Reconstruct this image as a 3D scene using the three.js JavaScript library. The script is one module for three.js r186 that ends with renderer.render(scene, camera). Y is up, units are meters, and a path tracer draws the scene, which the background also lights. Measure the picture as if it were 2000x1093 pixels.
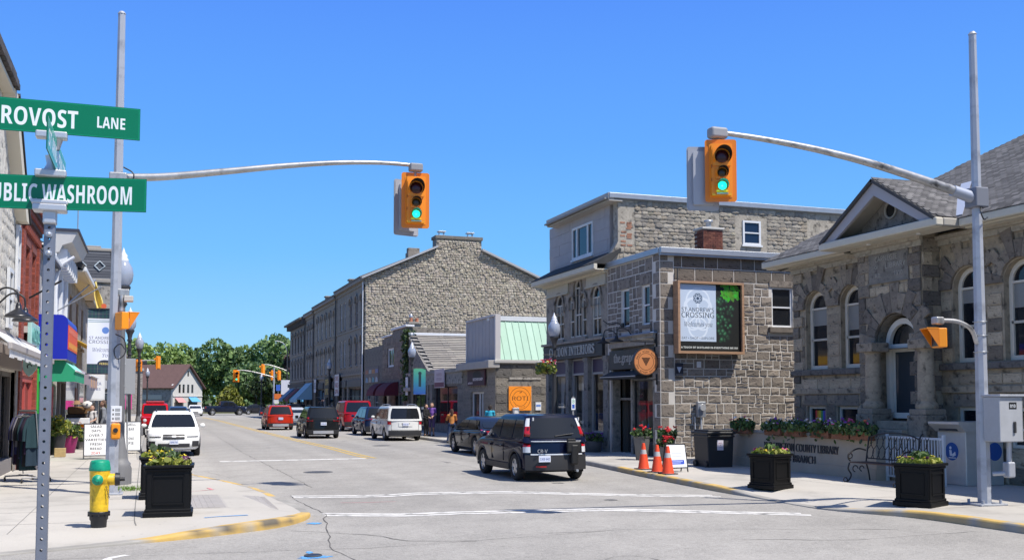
import * as THREE from 'three';
import { RoundedBoxGeometry } from 'three/addons/geometries/RoundedBoxGeometry.js';
import { TextGeometry } from 'three/addons/geometries/TextGeometry.js';
import { FontLoader } from 'three/addons/loaders/FontLoader.js';
import { MarchingCubes } from 'three/addons/objects/MarchingCubes.js';
import { mergeGeometries, mergeVertices, toCreasedNormals } from 'three/addons/utils/BufferGeometryUtils.js';

const scene = new THREE.Scene();
// ---- camera: eye 2 m above the road, the street runs along -z, x to the right of it; lens shifted up a little
const camera = new THREE.PerspectiveCamera(36.88, 2000 / 1334, 0.3, 3000);
camera.setViewOffset(2000, 1334, 0, 0, 2000, 1093);
camera.position.set(0, 2, 0);
camera.rotation.order = 'YXZ';
camera.rotation.set(Math.atan(115 / 2000), -19.29 * Math.PI / 180, 0);
// ---- renderer, exposure
const renderer = new THREE.WebGLRenderer({ antialias: true });
renderer.setSize(1024, 559);
renderer.toneMapping = THREE.LinearToneMapping;
renderer.toneMappingExposure = 1.25;
renderer.shadowMap.enabled = true;
// ---- sun: behind the viewer's right shoulder, high
const SUN = new THREE.Vector3(0.324, 0.857, 0.400).normalize();
const sun = new THREE.DirectionalLight(new THREE.Color(1, 0.95, 0.87), 5);
sun.position.copy(SUN).multiplyScalar(200).add(new THREE.Vector3(6, 0, -60));
sun.target.position.set(6, 0, -60);
sun.castShadow = true;
Object.assign(sun.shadow.camera, { left: -120, right: 120, top: 120, bottom: -120, near: 1, far: 500 });
scene.add(sun, sun.target);
// ---- sky: clear summer blue, paler towards the horizon and a little round the sun
{
  const W = 512, H = 256, data = new Float32Array(W * H * 4);
  const stops = [[-90, .20, .20, .19], [-2, .24, .26, .28], [0, .42, .74, .98], [3, .335, .69, 1.0], [8, .195, .55, 1.04], [14, .136, .42, 1.02], [22, .100, .305, .98], [40, .085, .20, .56], [65, .085, .165, .42], [90, .085, .155, .38]];
  for (let j = 0; j < H; j++) for (let i = 0; i < W; i++) {
    const el = ((j + .5) / H - .5) * 180, az = ((i + .5) / W - .5) * 2 * Math.PI, e = el * Math.PI / 180;
    let k = 0; while (k < stops.length - 2 && stops[k + 1][0] < el) k++;
    const a = stops[k], b = stops[k + 1], t = Math.min(1, Math.max(0, (el - a[0]) / (b[0] - a[0])));
    const d = new THREE.Vector3(Math.cos(az) * Math.cos(e), Math.sin(e), Math.sin(az) * Math.cos(e)), c = d.dot(SUN);
    const glow = el > 0 ? .5 * Math.pow(Math.max(0, c), 20) + .16 * Math.pow(Math.max(0, c), 4) : 0, o = (j * W + i) * 4;
    for (let q = 0; q < 3; q++) data[o + q] = (a[q + 1] + (b[q + 1] - a[q + 1]) * t + glow) / 1.25;
    data[o + 3] = 1;
  }
  const sky = new THREE.DataTexture(data, W, H, THREE.RGBAFormat, THREE.FloatType);
  sky.mapping = THREE.EquirectangularReflectionMapping; sky.magFilter = sky.minFilter = THREE.LinearFilter; sky.needsUpdate = true;
  scene.background = sky; scene.environment = sky;
}

// ================= helpers =================
const V = (x, y, z) => new THREE.Vector3(x, y, z), PI = Math.PI;
function rng(s) { return () => { s = (s + 0x6d2b79f5) | 0; let t = Math.imul(s ^ (s >>> 15), 1 | s); t = (t + Math.imul(t ^ (t >>> 7), 61 | t)) ^ t; return ((t ^ (t >>> 14)) >>> 0) / 4294967296; }; }
const clamp = (x, a = 0, b = 1) => Math.min(b, Math.max(a, x)), lerp = (a, b, t) => a + (b - a) * t, sstep = (a, b, x) => { const t = clamp((x - a) / (b - a)); return t * t * (3 - 2 * t); };
// periodic value noise
const HASH = (() => { const r = rng(77), a = new Float32Array(65536); for (let i = 0; i < 65536; i++) a[i] = r(); return a; })();
function vn(x, y, p) { const xi = Math.floor(x), yi = Math.floor(y), fx = x - xi, fy = y - yi, u = fx * fx * (3 - 2 * fx), v = fy * fy * (3 - 2 * fy), m = (n) => ((n % p) + p) % p, h = (i, j) => HASH[(m(i) * 157 + m(j) * 7919 + p * 31) & 65535]; return lerp(lerp(h(xi, yi), h(xi + 1, yi), u), lerp(h(xi, yi + 1), h(xi + 1, yi + 1), u), v); }
function fbm(u, v, p, oct = 4, g = .5) { let s = 0, a = 1, n = 0; for (let i = 0; i < oct; i++) { s += a * vn(u * p, v * p, p); n += a; a *= g; p *= 2; } return s / n; }
function tex(n, fn, srgb) {
  const d = new Uint8Array(n * n * 4);
  for (let j = 0; j < n; j++) for (let i = 0; i < n; i++) { const c = fn((i + .5) / n, (j + .5) / n), o = (j * n + i) * 4; for (let q = 0; q < 3; q++) d[o + q] = clamp(Array.isArray(c) ? c[q] : c) * 255; d[o + 3] = 255; }
  const t = new THREE.DataTexture(d, n, n); t.wrapS = t.wrapT = THREE.RepeatWrapping; t.magFilter = THREE.LinearFilter; t.minFilter = THREE.LinearMipmapLinearFilter; t.generateMipmaps = true; t.needsUpdate = true; if (srgb) t.colorSpace = THREE.SRGBColorSpace; return t;
}
const rep = (t, m) => { const c = t.clone(); c.repeat.set(1 / m, 1 / m); c.needsUpdate = true; return c; };
const speck = (u, v, n, s) => HASH[(Math.floor(u * n) * 613 + Math.floor(v * n) * 1597 + s * 211) & 65535];
const TX = {
  grain: tex(512, (u, v) => { const a = .80 + .30 * (fbm(u, v, 64, 3) - .5) + .20 * (fbm(u, v, 6, 4) - .5) + .36 * (speck(u, v, 256, 1) - .5); return a; }),
  conc: tex(512, (u, v) => { const a = fbm(u, v, 4, 6, .6), b = speck(u, v, 512, 3); return [.86 + .22 * (a - .5) + .07 * (b - .5), .855 + .22 * (a - .5) + .07 * (b - .5), .84 + .23 * (a - .5) + .07 * (b - .5)]; }),
  stone: tex(512, (u, v) => { const a = fbm(u, v, 5, 6, .6), b = fbm(u + .37, v + .11, 24, 3), s = Math.max(0, fbm(u, v + .5, 9, 4) - .56) * 2.0; const k = .82 + .5 * (a - .5) + .3 * (b - .5) - s; return [k * 1.0, k * .985, k * .96]; }),
  pave: tex(1024, (u, v) => { const a = fbm(u, v, 4, 7, .6), b = speck(u, v, 1024, 3), s = Math.max(0, fbm(u + .3, v + .6, 7, 5, .6) - .55) * .9, gum = HASH[(Math.floor(u * 90) * 811 + Math.floor(v * 90) * 377) & 65535] > .985 && Math.hypot((u * 90) % 1 - .5, (v * 90) % 1 - .5) < .28 ? .14 : 0, k = .88 + .24 * (a - .5) + .09 * (b - .5) - s - gum; return [k, k * .995, k * .98]; }),
  fine: tex(256, (u, v) => .9 + .16 * (fbm(u, v, 8, 5, .6) - .5)),
  brick: tex(512, (u, v) => { const r = Math.floor(v * 24), x = u * 8 + (r % 2) * .5, c = Math.floor(x), fx = x - c, fy = v * 24 - r, m = fx < .035 || fx > .965 || fy < .1 || fy > .9, t = .72 + .5 * (HASH[((((c % 8) + 8) % 8) * 97 + r * 331) & 65535] - .5) + .2 * (fbm(u, v, 40, 2) - .5); return m ? [.62, .58, .55] : [t, t * .95, t * .93]; }),
  brickB: tex(512, (u, v) => { const r = Math.floor(v * 24), x = u * 8 + (r % 2) * .5, c = Math.floor(x), fx = x - c, fy = v * 24 - r, m = fx < .035 || fx > .965 || fy < .1 || fy > .9; return m ? .2 : .8 + .2 * fbm(u, v, 60, 2); }),
  wood: tex(256, (u, v) => { const g = fbm(u * .12, v, 32, 4), k = .8 + .4 * (g - .5) + .1 * (speck(u, v, 128, 9) - .5); return [k, k * .97, k * .92]; }),
  leaf: tex(128, (u, v) => .75 + .5 * (fbm(u, v, 8, 3) - .5)),
};
const MATS = new Map();
function mat(c, r = .8, o = {}) {
  const key = JSON.stringify([c, r, o]); if (MATS.has(key)) return MATS.get(key);
  const { t, s = 1, b, bs = .004, phys, ...rest } = o, p = { roughness: r, ...rest };
  if (t) { p.map = rep(TX[t], s); if (b !== 0) { p.bumpMap = rep(TX[b || t], s); p.bumpScale = bs; } }
  const m = phys || rest.clearcoat || rest.transmission ? new THREE.MeshPhysicalMaterial(p) : new THREE.MeshStandardMaterial(p);
  m.color.setRGB(...(Array.isArray(c) ? c : [c, c, c])); MATS.set(key, m); return m;
}
const inst = (c, r, o) => mat(c, r, o);
function boxUV(g, s = 1) {
  const p = g.attributes.position, n = g.attributes.normal, uv = new Float32Array(p.count * 2);
  for (let i = 0; i < p.count; i += 3) {
    let ax = 0, ay = 0, az = 0; for (let k = i; k < Math.min(i + 3, p.count); k++) { ax += n.getX(k); ay += n.getY(k); az += n.getZ(k); }
    ax = Math.abs(ax); ay = Math.abs(ay); az = Math.abs(az);
    for (let k = i; k < Math.min(i + 3, p.count); k++) {
      const X = p.getX(k), Y = p.getY(k), Z = p.getZ(k);
      uv[k * 2] = ay >= ax && ay >= az ? X : ax >= az ? Z : X; uv[k * 2 + 1] = ay >= ax && ay >= az ? Z : Y;
    }
  }
  g.setAttribute('uv', new THREE.BufferAttribute(uv, 2)); return g;
}
function prep(g) {
  const keep = g.userData.keepUV, col = g.attributes.color;
  if (g.index) g = g.toNonIndexed();
  for (const k of Object.keys(g.attributes)) if (!['position', 'normal', 'uv'].includes(k) && !(k === 'color' && col)) g.deleteAttribute(k);
  if (!g.attributes.normal) g.computeVertexNormals();
  if (!keep || !g.attributes.uv) boxUV(g);
  return g;
}
function merge(list) { list = [].concat(list); return list.length === 1 ? prep(list[0]) : mergeGeometries(list.map(prep)); }
function part(name, geos, m, parent, ud) {
  const o = new THREE.Mesh(Array.isArray(geos) ? merge(geos) : geos.userData.ready ? geos : prep(geos), m);
  o.name = name; o.castShadow = o.receiveShadow = true; if (ud) Object.assign(o.userData, ud); if (parent) parent.add(o); return o;
}
const USED = new Map();
function numbered(n) { const k = USED.get(n) || 0; USED.set(n, k + 1); return k ? n + '_' + String(k).padStart(3, '0') : n; }
function tag(o, label, category, group) { o.userData.label = label; o.userData.category = category; if (group) o.userData.group = group; return o; }
function thing(name, label, category, [x, y, z] = [0, 0, 0], ry = 0, group) {
  const o = new THREE.Group(); o.name = numbered(name); o.position.set(x, y, z); o.rotation.y = ry; scene.add(o); return tag(o, label, category, group);
}
function struct(name, geos, m) { const o = part(numbered(name), geos, m, scene); o.userData.kind = 'structure'; return o; }
function copy(src, label, [x, y, z], ry = 0) { const c = src.clone(); c.name = numbered(src.name.replace(/_\d{3}$/, '')); c.userData = { ...src.userData, label }; c.position.set(x, y, z); c.rotation.y = ry; scene.add(c); return c; }
// geometry shorthands
const bx = (x0, x1, y0, y1, z0, z1) => { const g = new THREE.BoxGeometry(Math.abs(x1 - x0), Math.abs(y1 - y0), Math.abs(z1 - z0)); g.translate((x0 + x1) / 2, (y0 + y1) / 2, (z0 + z1) / 2); return g; };
const rb = (x0, x1, y0, y1, z0, z1, r = .02, s = 2) => { const g = new RoundedBoxGeometry(x1 - x0, y1 - y0, z1 - z0, s, Math.min(r, (x1 - x0) / 2.01, (y1 - y0) / 2.01, (z1 - z0) / 2.01)); g.translate((x0 + x1) / 2, (y0 + y1) / 2, (z0 + z1) / 2); return g; };
function rod(a, b, r0, r1 = r0, n = 10, open = false) { const d = b.clone().sub(a), g = new THREE.CylinderGeometry(r1, r0, d.length(), n, 1, open); g.applyQuaternion(new THREE.Quaternion().setFromUnitVectors(V(0, 1, 0), d.normalize())); g.translate((a.x + b.x) / 2, (a.y + b.y) / 2, (a.z + b.z) / 2); return g; }
const tube = (pts, r, seg = 24, n = 8) => new THREE.TubeGeometry(new THREE.CatmullRomCurve3(pts), seg, r, n, false);
function taper(pts, r0, r1, seg, n) { const c = new THREE.CatmullRomCurve3(pts), g = new THREE.TubeGeometry(c, seg, r0, n, false), p = g.attributes.position, q = new THREE.Vector3(); for (let i = 0; i <= seg; i++) { c.getPointAt(i / seg, q); const k = lerp(1, r1 / r0, i / seg); for (let j = 0; j <= n; j++) { const a = i * (n + 1) + j; p.setXYZ(a, q.x + (p.getX(a) - q.x) * k, q.y + (p.getY(a) - q.y) * k, q.z + (p.getZ(a) - q.z) * k); } } return g; }
const lathe = (pts, n = 24) => new THREE.LatheGeometry(pts.map(([r, y]) => new THREE.Vector2(r, y)), n);
function at(g, x, y, z, ry = 0, rx = 0, rz = 0) { if (rz) g.rotateZ(rz); if (rx) g.rotateX(rx); if (ry) g.rotateY(ry); return g.translate(x, y, z); }
function grid(nu, nv, fn) { // fn(u,v) -> [x,y,z]
  const p = [], ix = [], uv = []; for (let j = 0; j <= nv; j++) for (let i = 0; i <= nu; i++) { p.push(...fn(i / nu, j / nv)); uv.push(i / nu, j / nv); }
  for (let j = 0; j < nv; j++) for (let i = 0; i < nu; i++) { const a = j * (nu + 1) + i, b = a + 1, c = a + nu + 1, d = c + 1; ix.push(a, b, d, a, d, c); }
  const g = new THREE.BufferGeometry(); g.setAttribute('position', new THREE.Float32BufferAttribute(p, 3)); g.setAttribute('uv', new THREE.Float32BufferAttribute(uv, 2)); g.setIndex(ix); g.computeVertexNormals(); return g;
}
function poly3(pts) { // flat fan polygon through 3-D points
  const p = [], ix = []; pts.forEach((v) => p.push(...(v.isVector3 ? v.toArray() : v))); for (let i = 1; i < pts.length - 1; i++) ix.push(0, i, i + 1);
  const g = new THREE.BufferGeometry(); g.setAttribute('position', new THREE.Float32BufferAttribute(p, 3)); g.setIndex(ix); g.computeVertexNormals(); return g;
}
function slab(pts, n, t) { // polygon pts (Vector3) thickened by t along -n
  const q = pts.map((p) => p.clone().addScaledVector(n, -t)), gs = [poly3(pts), poly3([...q].reverse())];
  pts.forEach((p, i) => { const k = (i + 1) % pts.length; gs.push(poly3([p, q[i], q[k], pts[k]])); }); return mergeGeometries(gs.map(prep));
}
function ext(shape, d, o = {}) { return new THREE.ExtrudeGeometry(shape, { depth: d, bevelEnabled: false, curveSegments: 14, ...o }); }
const shp = (pts) => new THREE.Shape(pts.map(([x, y]) => new THREE.Vector2(x, y)));
const keepUV = (g) => { g.userData.keepUV = true; return g; };
const plane = (w, h) => keepUV(new THREE.PlaneGeometry(w, h));
// printed faces
function printMat(w, h, draw, o = {}) {
  const c = document.createElement('canvas'); c.width = w; c.height = h; const x = c.getContext('2d'); x.textAlign = 'center'; x.textBaseline = 'middle'; draw(x, w, h);
  const t = new THREE.CanvasTexture(c); t.colorSpace = THREE.SRGBColorSpace; t.anisotropy = 8; return new THREE.MeshStandardMaterial({ map: t, roughness: .6, ...o });
}
function fitText(x, s, cx, cy, w, size, font = 'bold', fam = 'sans-serif') { x.font = `${font} ${size}px ${fam}`; const m = x.measureText(s).width; x.save(); x.translate(cx, cy); if (w) x.scale(w / m, 1); x.fillText(s, 0, 0); x.restore(); }
const FONT = await new FontLoader().loadAsync('fonts/droid/droid_sans_regular.typeface.json'), FONTS = await new FontLoader().loadAsync('fonts/droid/droid_serif_bold.typeface.json');
function text3(s, font, size, d, width) { const g = new TextGeometry(s, { font, size, depth: d, curveSegments: 4, bevelEnabled: false }); g.computeBoundingBox(); const b = g.boundingBox, w = b.max.x - b.min.x; g.translate(-(b.min.x + b.max.x) / 2, -(b.min.y + b.max.y) / 2, 0); if (width) g.scale(width / w, 1, 1); return g; }
// frame: a facade's own axes (u along it, v up, w outwards) inside a building group
function frame(b, x, y, z, th) {
  const m = new THREE.Matrix4().makeRotationY(th).setPosition(x - b.position.x, y - b.position.y, z - b.position.z);
  return { m, b, add(name, geos, mt, par, ud) { const o = part(name, geos, mt, par || b, ud); if (!par) o.applyMatrix4(m); return o; }, put(o) { o.applyMatrix4(m); b.add(o); return o; } };
}
function outline(S, u0, u1, v0, v1, arch) { // rectangle, or with a round head when arch
  if (!arch) { S.moveTo(u0, v0); S.lineTo(u1, v0); S.lineTo(u1, v1); S.lineTo(u0, v1); S.lineTo(u0, v0); return S; }
  const r = (u1 - u0) / 2, c = (u0 + u1) / 2, k = arch === true ? 1 : arch, s = v1 - r * k; S.moveTo(u0, v0); S.lineTo(u1, v0); S.lineTo(u1, s);
  for (let i = 1; i < 14; i++) { const a = i / 14 * PI; S.lineTo(c + r * Math.cos(a), s + r * k * Math.sin(a)); } S.lineTo(u0, s); S.lineTo(u0, v0); return S;
}
function wallGeo(pts, holes, t) { const s = shp(pts); for (const h of holes) s.holes.push(outline(new THREE.Path(), h.u0, h.u1, h.v0, h.v1, h.arch)); const g = ext(s, t); g.translate(0, 0, -t); return g; }
function ring(u0, u1, v0, v1, arch, w, d, z, wb = w) { const s = outline(new THREE.Shape(), u0, u1, v0, v1, arch); s.holes.push(outline(new THREE.Path(), u0 + w, u1 - w, v0 + wb, v1 - w, arch)); const g = ext(s, d); g.translate(0, 0, z); return g; }
const GLASS = () => mat([.018, .022, .026], .04, { specularIntensity: 1, phys: 1 });
const GLASSV = [[.018, .022, .026], [.03, .035, .04], [.012, .014, .018]];
let wseed = 5;
function windowIn(fr, h, o = {}) {
  const { z = -.14, fw = .07, fm = mat(.72, .5), rails = [.5], mull = 0, sill, glass, blind } = o, w = fr.add('window', [ring(h.u0, h.u1, h.v0, h.v1, h.arch, fw, .07, z)], fm);
  const g = new THREE.ShapeGeometry(outline(new THREE.Shape(), h.u0 + fw * .8, h.u1 - fw * .8, h.v0 + fw * .8, h.v1 - fw * .8, h.arch), 12); g.translate(0, 0, z + .022);
  wseed = (wseed * 7 + 3) % 11; g.rotateY((wseed - 5) * .0004);
  part('pane', g, glass || mat(GLASSV[wseed % 3], .04, { phys: 1 }), w);
  const bars = [], vs = h.arch ? h.v1 - (h.u1 - h.u0) / 2 * (h.arch === true ? 1 : h.arch) : h.v1;
  for (const r of rails) { const v = lerp(h.v0, r > 1 ? h.v1 : vs, Math.min(r, 1)); bars.push(bx(h.u0 + fw * .7, h.u1 - fw * .7, v - .025, v + .025, z + .025, z + .062)); }
  for (let i = 1; i <= mull; i++) { const u = lerp(h.u0, h.u1, i / (mull + 1)); bars.push(bx(u - .02, u + .02, h.v0 + fw * .7, vs, z + .02, z + .058)); }
  if (bars.length) part('sash', bars, fm, w);
  if (blind) part('blind', bx(h.u0 + fw, h.u1 - fw, lerp(h.v0, vs, 1 - blind), h.arch ? vs : h.v1 - fw, z + .0225, z + .027), mat([.22, .215, .2], .22, { phys: 1 }), w);
  if (sill) part('sill', bx(h.u0 - .1, h.u1 + .1, h.v0 - .14, h.v0 - .003, z + .02, .09), sill, w);
  return w;
}
// ---- stones
function rockGeo(seed, rough) { // unit block, u,v in -.5...5, w 0..1
  const R = rng(seed), n = 5, q = [-.5, -.42, 0, .42, .5], P = (i, j) => { const rim = i === 0 || j === 0 || i === 4 || j === 4; return [q[i] + (rim ? 0 : (R() - .5) * (i === 2 ? .4 : .1)), q[j] + (rim ? 0 : (R() - .5) * (j === 2 ? .4 : .1)), rim ? .62 : rough ? .62 + R() * .42 : 1 - .02 * R()]; };
  const pts = []; for (let j = 0; j < n; j++) for (let i = 0; i < n; i++) pts.push(P(i, j));
  const p = [], tri = (a, b, c) => p.push(...a, ...b, ...c), g = (i, j) => pts[j * n + i];
  for (let j = 0; j < 4; j++) for (let i = 0; i < 4; i++) { tri(g(i, j), g(i + 1, j), g(i + 1, j + 1)); tri(g(i, j), g(i + 1, j + 1), g(i, j + 1)); }
  const e = [[-.5, -.5], [.5, -.5], [.5, .5], [-.5, .5]]; for (let k = 0; k < 4; k++) { const a = e[k], b = e[(k + 1) % 4]; tri([...a, 0], [...b, 0], [...b, .62]); tri([...a, 0], [...b, .62], [...a, .62]); }
  const geo = new THREE.BufferGeometry(); geo.setAttribute('position', new THREE.Float32BufferAttribute(p, 3)); geo.computeVertexNormals(); boxUV(geo); geo.userData.ready = true; return geo;
}
function rubbleGeo(seed) {
  const R = rng(seed), n = 8, rim = [], inn = []; for (let i = 0; i < n; i++) { const a = i / n * 2 * PI + (R() - .5) * .35, c = Math.cos(a), s = Math.sin(a), k = .5 / Math.pow(Math.pow(Math.abs(c), 3.4) + Math.pow(Math.abs(s), 3.4), 1 / 3.4) * (.9 + R() * .16); rim.push([c * k, s * k]); inn.push([c * k * .66, s * k * .66, .8 + R() * .25]); }
  const p = [], tri = (a, b, c) => p.push(...a, ...b, ...c), m = [0, 0, .95 + R() * .2];
  for (let i = 0; i < n; i++) { const k = (i + 1) % n, a = [...rim[i], .45], b = [...rim[k], .45]; tri(m, inn[i], inn[k]); tri(inn[i], a, b); tri(inn[i], b, inn[k]); tri(a, [...rim[i], 0], [...rim[k], 0]); tri(a, [...rim[k], 0], b); }
  const geo = new THREE.BufferGeometry(); geo.setAttribute('position', new THREE.Float32BufferAttribute(p, 3)); geo.computeVertexNormals(); boxUV(geo); geo.userData.ready = true; return geo;
}
const ROCK = [1, 2, 3, 4, 5, 6].map((s) => rockGeo(s * 13, true)), ASHLAR = [1, 2].map((s) => rockGeo(s * 7, false)), RUBBLE = [1, 2, 3, 4, 5, 6].map((s) => rubbleGeo(s * 29));
function layout(u0, u1, v0, v1, holes, o, R) {
  const out = []; let v = v0, row = 0;
  while (v < v1 - .02) {
    let h = lerp(o.h[0], o.h[1], R()); if (v + h > v1 - o.h[0] * .7) h = v1 - v;
    let iv = [[u0, u1]];
    for (const q of holes) if (q.v0 < v + h - .02 && q.v1 > v + .02) iv = iv.flatMap(([a, b]) => (q.u1 <= a || q.u0 >= b ? [[a, b]] : [[a, q.u0], [q.u1, b]].filter(([s, e]) => e - s > .05)));
    for (const [a, b] of iv) {
      let u = a, first = true;
      while (u < b - .01) {
        let l = lerp(o.l[0], o.l[1], R()) * (first && row % 2 ? .6 : 1); first = false; if (b - u - l < o.l[0] * .7) l = b - u;
        if (o.split && R() < o.split && h > .2) {
          const k = .35 + R() * .3;
          for (const [vv, hh] of [[v, h * k], [v + h * k, h * (1 - k)]]) if (R() < .5 && l > .45) { const m = .35 + R() * .3; out.push({ u, v: vv, w: l * m, h: hh }, { u: u + l * m, v: vv, w: l * (1 - m), h: hh }); } else out.push({ u, v: vv, w: l, h: hh });
        } else out.push({ u, v, w: l, h });
        u += l;
      }
    }
    v += h; row++;
  }
  return out;
}
// lay stones on a frame: the largest as parts, the rest as one stuff part
function lay(fr, rects, o) {
  const { geos = ROCK, mats, joint = .012, d = [.02, .05], R, limit = 300, name = 'stone', z = -.004, over = 1, par } = o, P = fr.m.clone();
  const list = rects.map((r) => ({ ...r, s: r.w * r.h })).sort((a, b) => b.s - a.s), near = list.slice(0, limit), rest = list.slice(limit), T = new THREE.Matrix4(), Q = new THREE.Quaternion();
  const mk = (r) => { const D = lerp(d[0], d[1], R()) / .9; return T.compose(V(r.u + r.w / 2, r.v + r.h / 2, o.embed ? -.62 * D + o.embed : z), Q.setFromAxisAngle(V(0, 0, 1), (R() - .5) * (o.rot || 0)), V(r.w * over - joint, r.h * over - joint, D)); };
  for (const r of near) { const m = new THREE.Mesh(geos[Math.floor(R() * geos.length)], r.m || mats[Math.floor(R() * mats.length)]); m.name = name; m.castShadow = m.receiveShadow = true; m.applyMatrix4(mk(r)); m.applyMatrix4(P); fr.b.add(m); }
  if (rest.length) geos.slice(0, 3).forEach((g, gi) => {
    const mine = rest.filter((_, i) => i % Math.min(3, geos.length) === gi); if (!mine.length) return;
    const im = new THREE.InstancedMesh(g, o.stuffMat || mats[0], mine.length); im.name = 'small_' + name; im.userData.kind = 'stuff'; im.castShadow = im.receiveShadow = true;
    mine.forEach((r, i) => { im.setMatrixAt(i, mk(r)); const k = .72 + R() * .5; im.setColorAt(i, new THREE.Color(k, k * (.96 + R() * .05), k * (.9 + R() * .09))); });
    im.applyMatrix4(P); fr.b.add(im);
  });
}
// ================= ground, road, kerbs, pavements =================
const R0 = rng(4242);
const ASPHALT = mat([.385, .365, .335], .93, { t: 'grain', s: 2.3, bs: .006, vertexColors: true });
const CONC = mat([.49, .46, .415], .9, { t: 'pave', s: 7.5, bs: .003 });
struct('ground', grid(2, 2, (u, v) => [lerp(-1500, 1500, u), -.05, lerp(1500, -1500, v)]), mat([.13, .13, .06], 1, { t: 'stone', s: 30, bs: .01 }));
function roadSheet(name, x0, x1, z0, z1, step, y = 0) {
  const nu = Math.ceil((x1 - x0) / step), nv = Math.ceil((z1 - z0) / step), g = grid(nu, nv, (u, v) => [lerp(x0, x1, u), y, lerp(z1, z0, v)]), p = g.attributes.position, c = new Float32Array(p.count * 3);
  for (let i = 0; i < p.count; i++) {
    const X = p.getX(i), Z = p.getZ(i); let k = 1 + .30 * (fbm(X / 64 + .5, Z / 64 + .5, 8, 5, .6) - .5) + .22 * (fbm(X / 8 + 9, Z / 90 + 9, 8, 3) - .5);
    if (X > -.5 && X < 13.2 && Z < -16) { for (const l of [3.6, 5.4, 8.3, 10.1]) k -= .085 * Math.exp(-(((X - l) / .35) ** 2)); k += .05 * Math.exp(-(((X - 1) / 1.2) ** 2)); }
    if (Z < -34) k -= .16 * Math.exp(-(((X + .25) / .3) ** 2)) + .16 * Math.exp(-(((X - 12.95) / .35) ** 2)); if (X > -.5 && X < 13 && Z < -16) k -= .05 * Math.exp(-(((X - 6.85) / .7) ** 2)) * fbm(X / 4, Z / 12, 16, 3);
    if (Z > -15.2) k *= .96 + .06 * (fbm(X / 16 + 3, Z / 16 + 3, 8, 4) - .5);
    c.set([k, k * .995, k * .985], i * 3);
  }
  g.setAttribute('color', new THREE.BufferAttribute(c, 3)); return struct(name, keepUV(boxUV(g.toNonIndexed())), ASPHALT);
}
roadSheet('main_road', -4, 17, -137, -15, .5);
roadSheet('side_road', -60, 40, -15, 14, .5);
roadSheet('cross_road', -120, 140, -163, -137, 2);
// paint
function stripe(pts, w, y = .004, wob = .012) { // pts [x,z]
  const c = new THREE.CatmullRomCurve3(pts.map(([x, z]) => V(x, y, z)), false, 'catmullrom', .2), n = Math.max(2, Math.ceil(c.getLength() / .35)), P = c.getSpacedPoints(n);
  return grid(1, n, (u, v) => { const i = Math.round(v * n), a = P[Math.max(0, i - 1)], b = P[Math.min(n, i + 1)], dx = b.x - a.x, dz = b.z - a.z, l = Math.hypot(dx, dz) || 1, s = (u - .5) * w + (R0() - .5) * wob; return [P[i].x - dz / l * s, y, P[i].z + dx / l * s]; });
}
const up = (g) => { const n = g.attributes.normal; if (n.getY(0) < 0) { g.index.array.reverse(); g.computeVertexNormals(); } return g; };
const shift = (pts, dx, dz) => pts.map(([x, z]) => [x + dx, z + dz]);
const WHITEP = mat([.80, .79, .77], .8, { t: 'stone', s: 1.7, bs: .003 }), YELP = mat([.62, .42, .10], .8, { t: 'grain', s: .9, bs: .002 });
const far = [[2.77, -21.77], [4.24, -21.42], [4.84, -21.41], [5.4, -21.62], [7.44, -21.27], [8.57, -20.48], [9.62, -19.75], [11.2, -19.0]], near = [[2.87, -18.23], [4.11, -17.7], [5.13, -17.69], [6.15, -17.56], [7.81, -17.37], [8.55, -16.95], [10.19, -15.88], [10.9, -15.45]];
for (const [pts, dz] of [[far, .17], [far, -.17], [near, .15], [near, -.15]]) struct('crosswalk_line', up(stripe(shift(pts, 0, dz), .17)), WHITEP);
struct('stop_line', up(stripe([[2.1, -35.1], [7.0, -35.3]], .42)), WHITEP);
const yc = [[7.21, -35.4], [7.13, -38], [7.13, -44.35], [6.92, -50.85], [6.74, -60.29], [6.5, -78.07], [6.24, -104.24], [5.61, -128]];
for (const d of [-.14, .14]) struct('centre_line', up(stripe(shift(yc, d, 0), .13)), YELP);
struct('far_crosswalk_line', up(stripe([[0, -133], [12, -133]], .5)), WHITEP);
struct('far_crosswalk_line', up(stripe([[0, -136.2], [12, -136.2]], .5)), WHITEP);
// cracks and repairs in the asphalt
const crackP = [[[2.74, -22.02], [2.8, -20.09], [2.91, -18.43], [2.54, -15.71], [2.31, -14.08], [2.36, -13.56], [2.48, -12.5]], [[2.06, -16.14], [2.54, -15.71], [3.17, -15.18], [3.48, -14.36], [4.4, -14.1]], [[5.41, -11.94], [5.71, -12.11], [6.0, -12.05], [6.04, -11.6]], [[5.15, -14.49], [5.76, -14.59], [6.4, -14.49]], [[1.4, -30.4], [1.82, -28.4], [1.9, -27.5]], [[-3, -14.3], [0, -14.2], [3, -13.9], [7, -14.6], [11, -13.2]], [[9, -24], [9.1, -32], [9.0, -44]], [[3.5, -24], [3.3, -40], [3.4, -60]], [[8, -13], [9.5, -12.4], [12, -12.6]]];
const jag = (pts, a) => { const o = []; for (let i = 0; i < pts.length - 1; i++) { const n = Math.max(2, Math.ceil(Math.hypot(pts[i + 1][0] - pts[i][0], pts[i + 1][1] - pts[i][1]) / .22)); for (let k = 0; k < n; k++) o.push([lerp(pts[i][0], pts[i + 1][0], k / n) + (R0() - .5) * a, lerp(pts[i][1], pts[i + 1][1], k / n) + (R0() - .5) * a]); } o.push(pts.at(-1)); return o; };
crackP.forEach((p, i) => struct('road_crack', up(stripe(jag(p, .07), i < 2 ? .017 : .010, .004, .014)), mat([.09, .085, .08], 1)));
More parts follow.
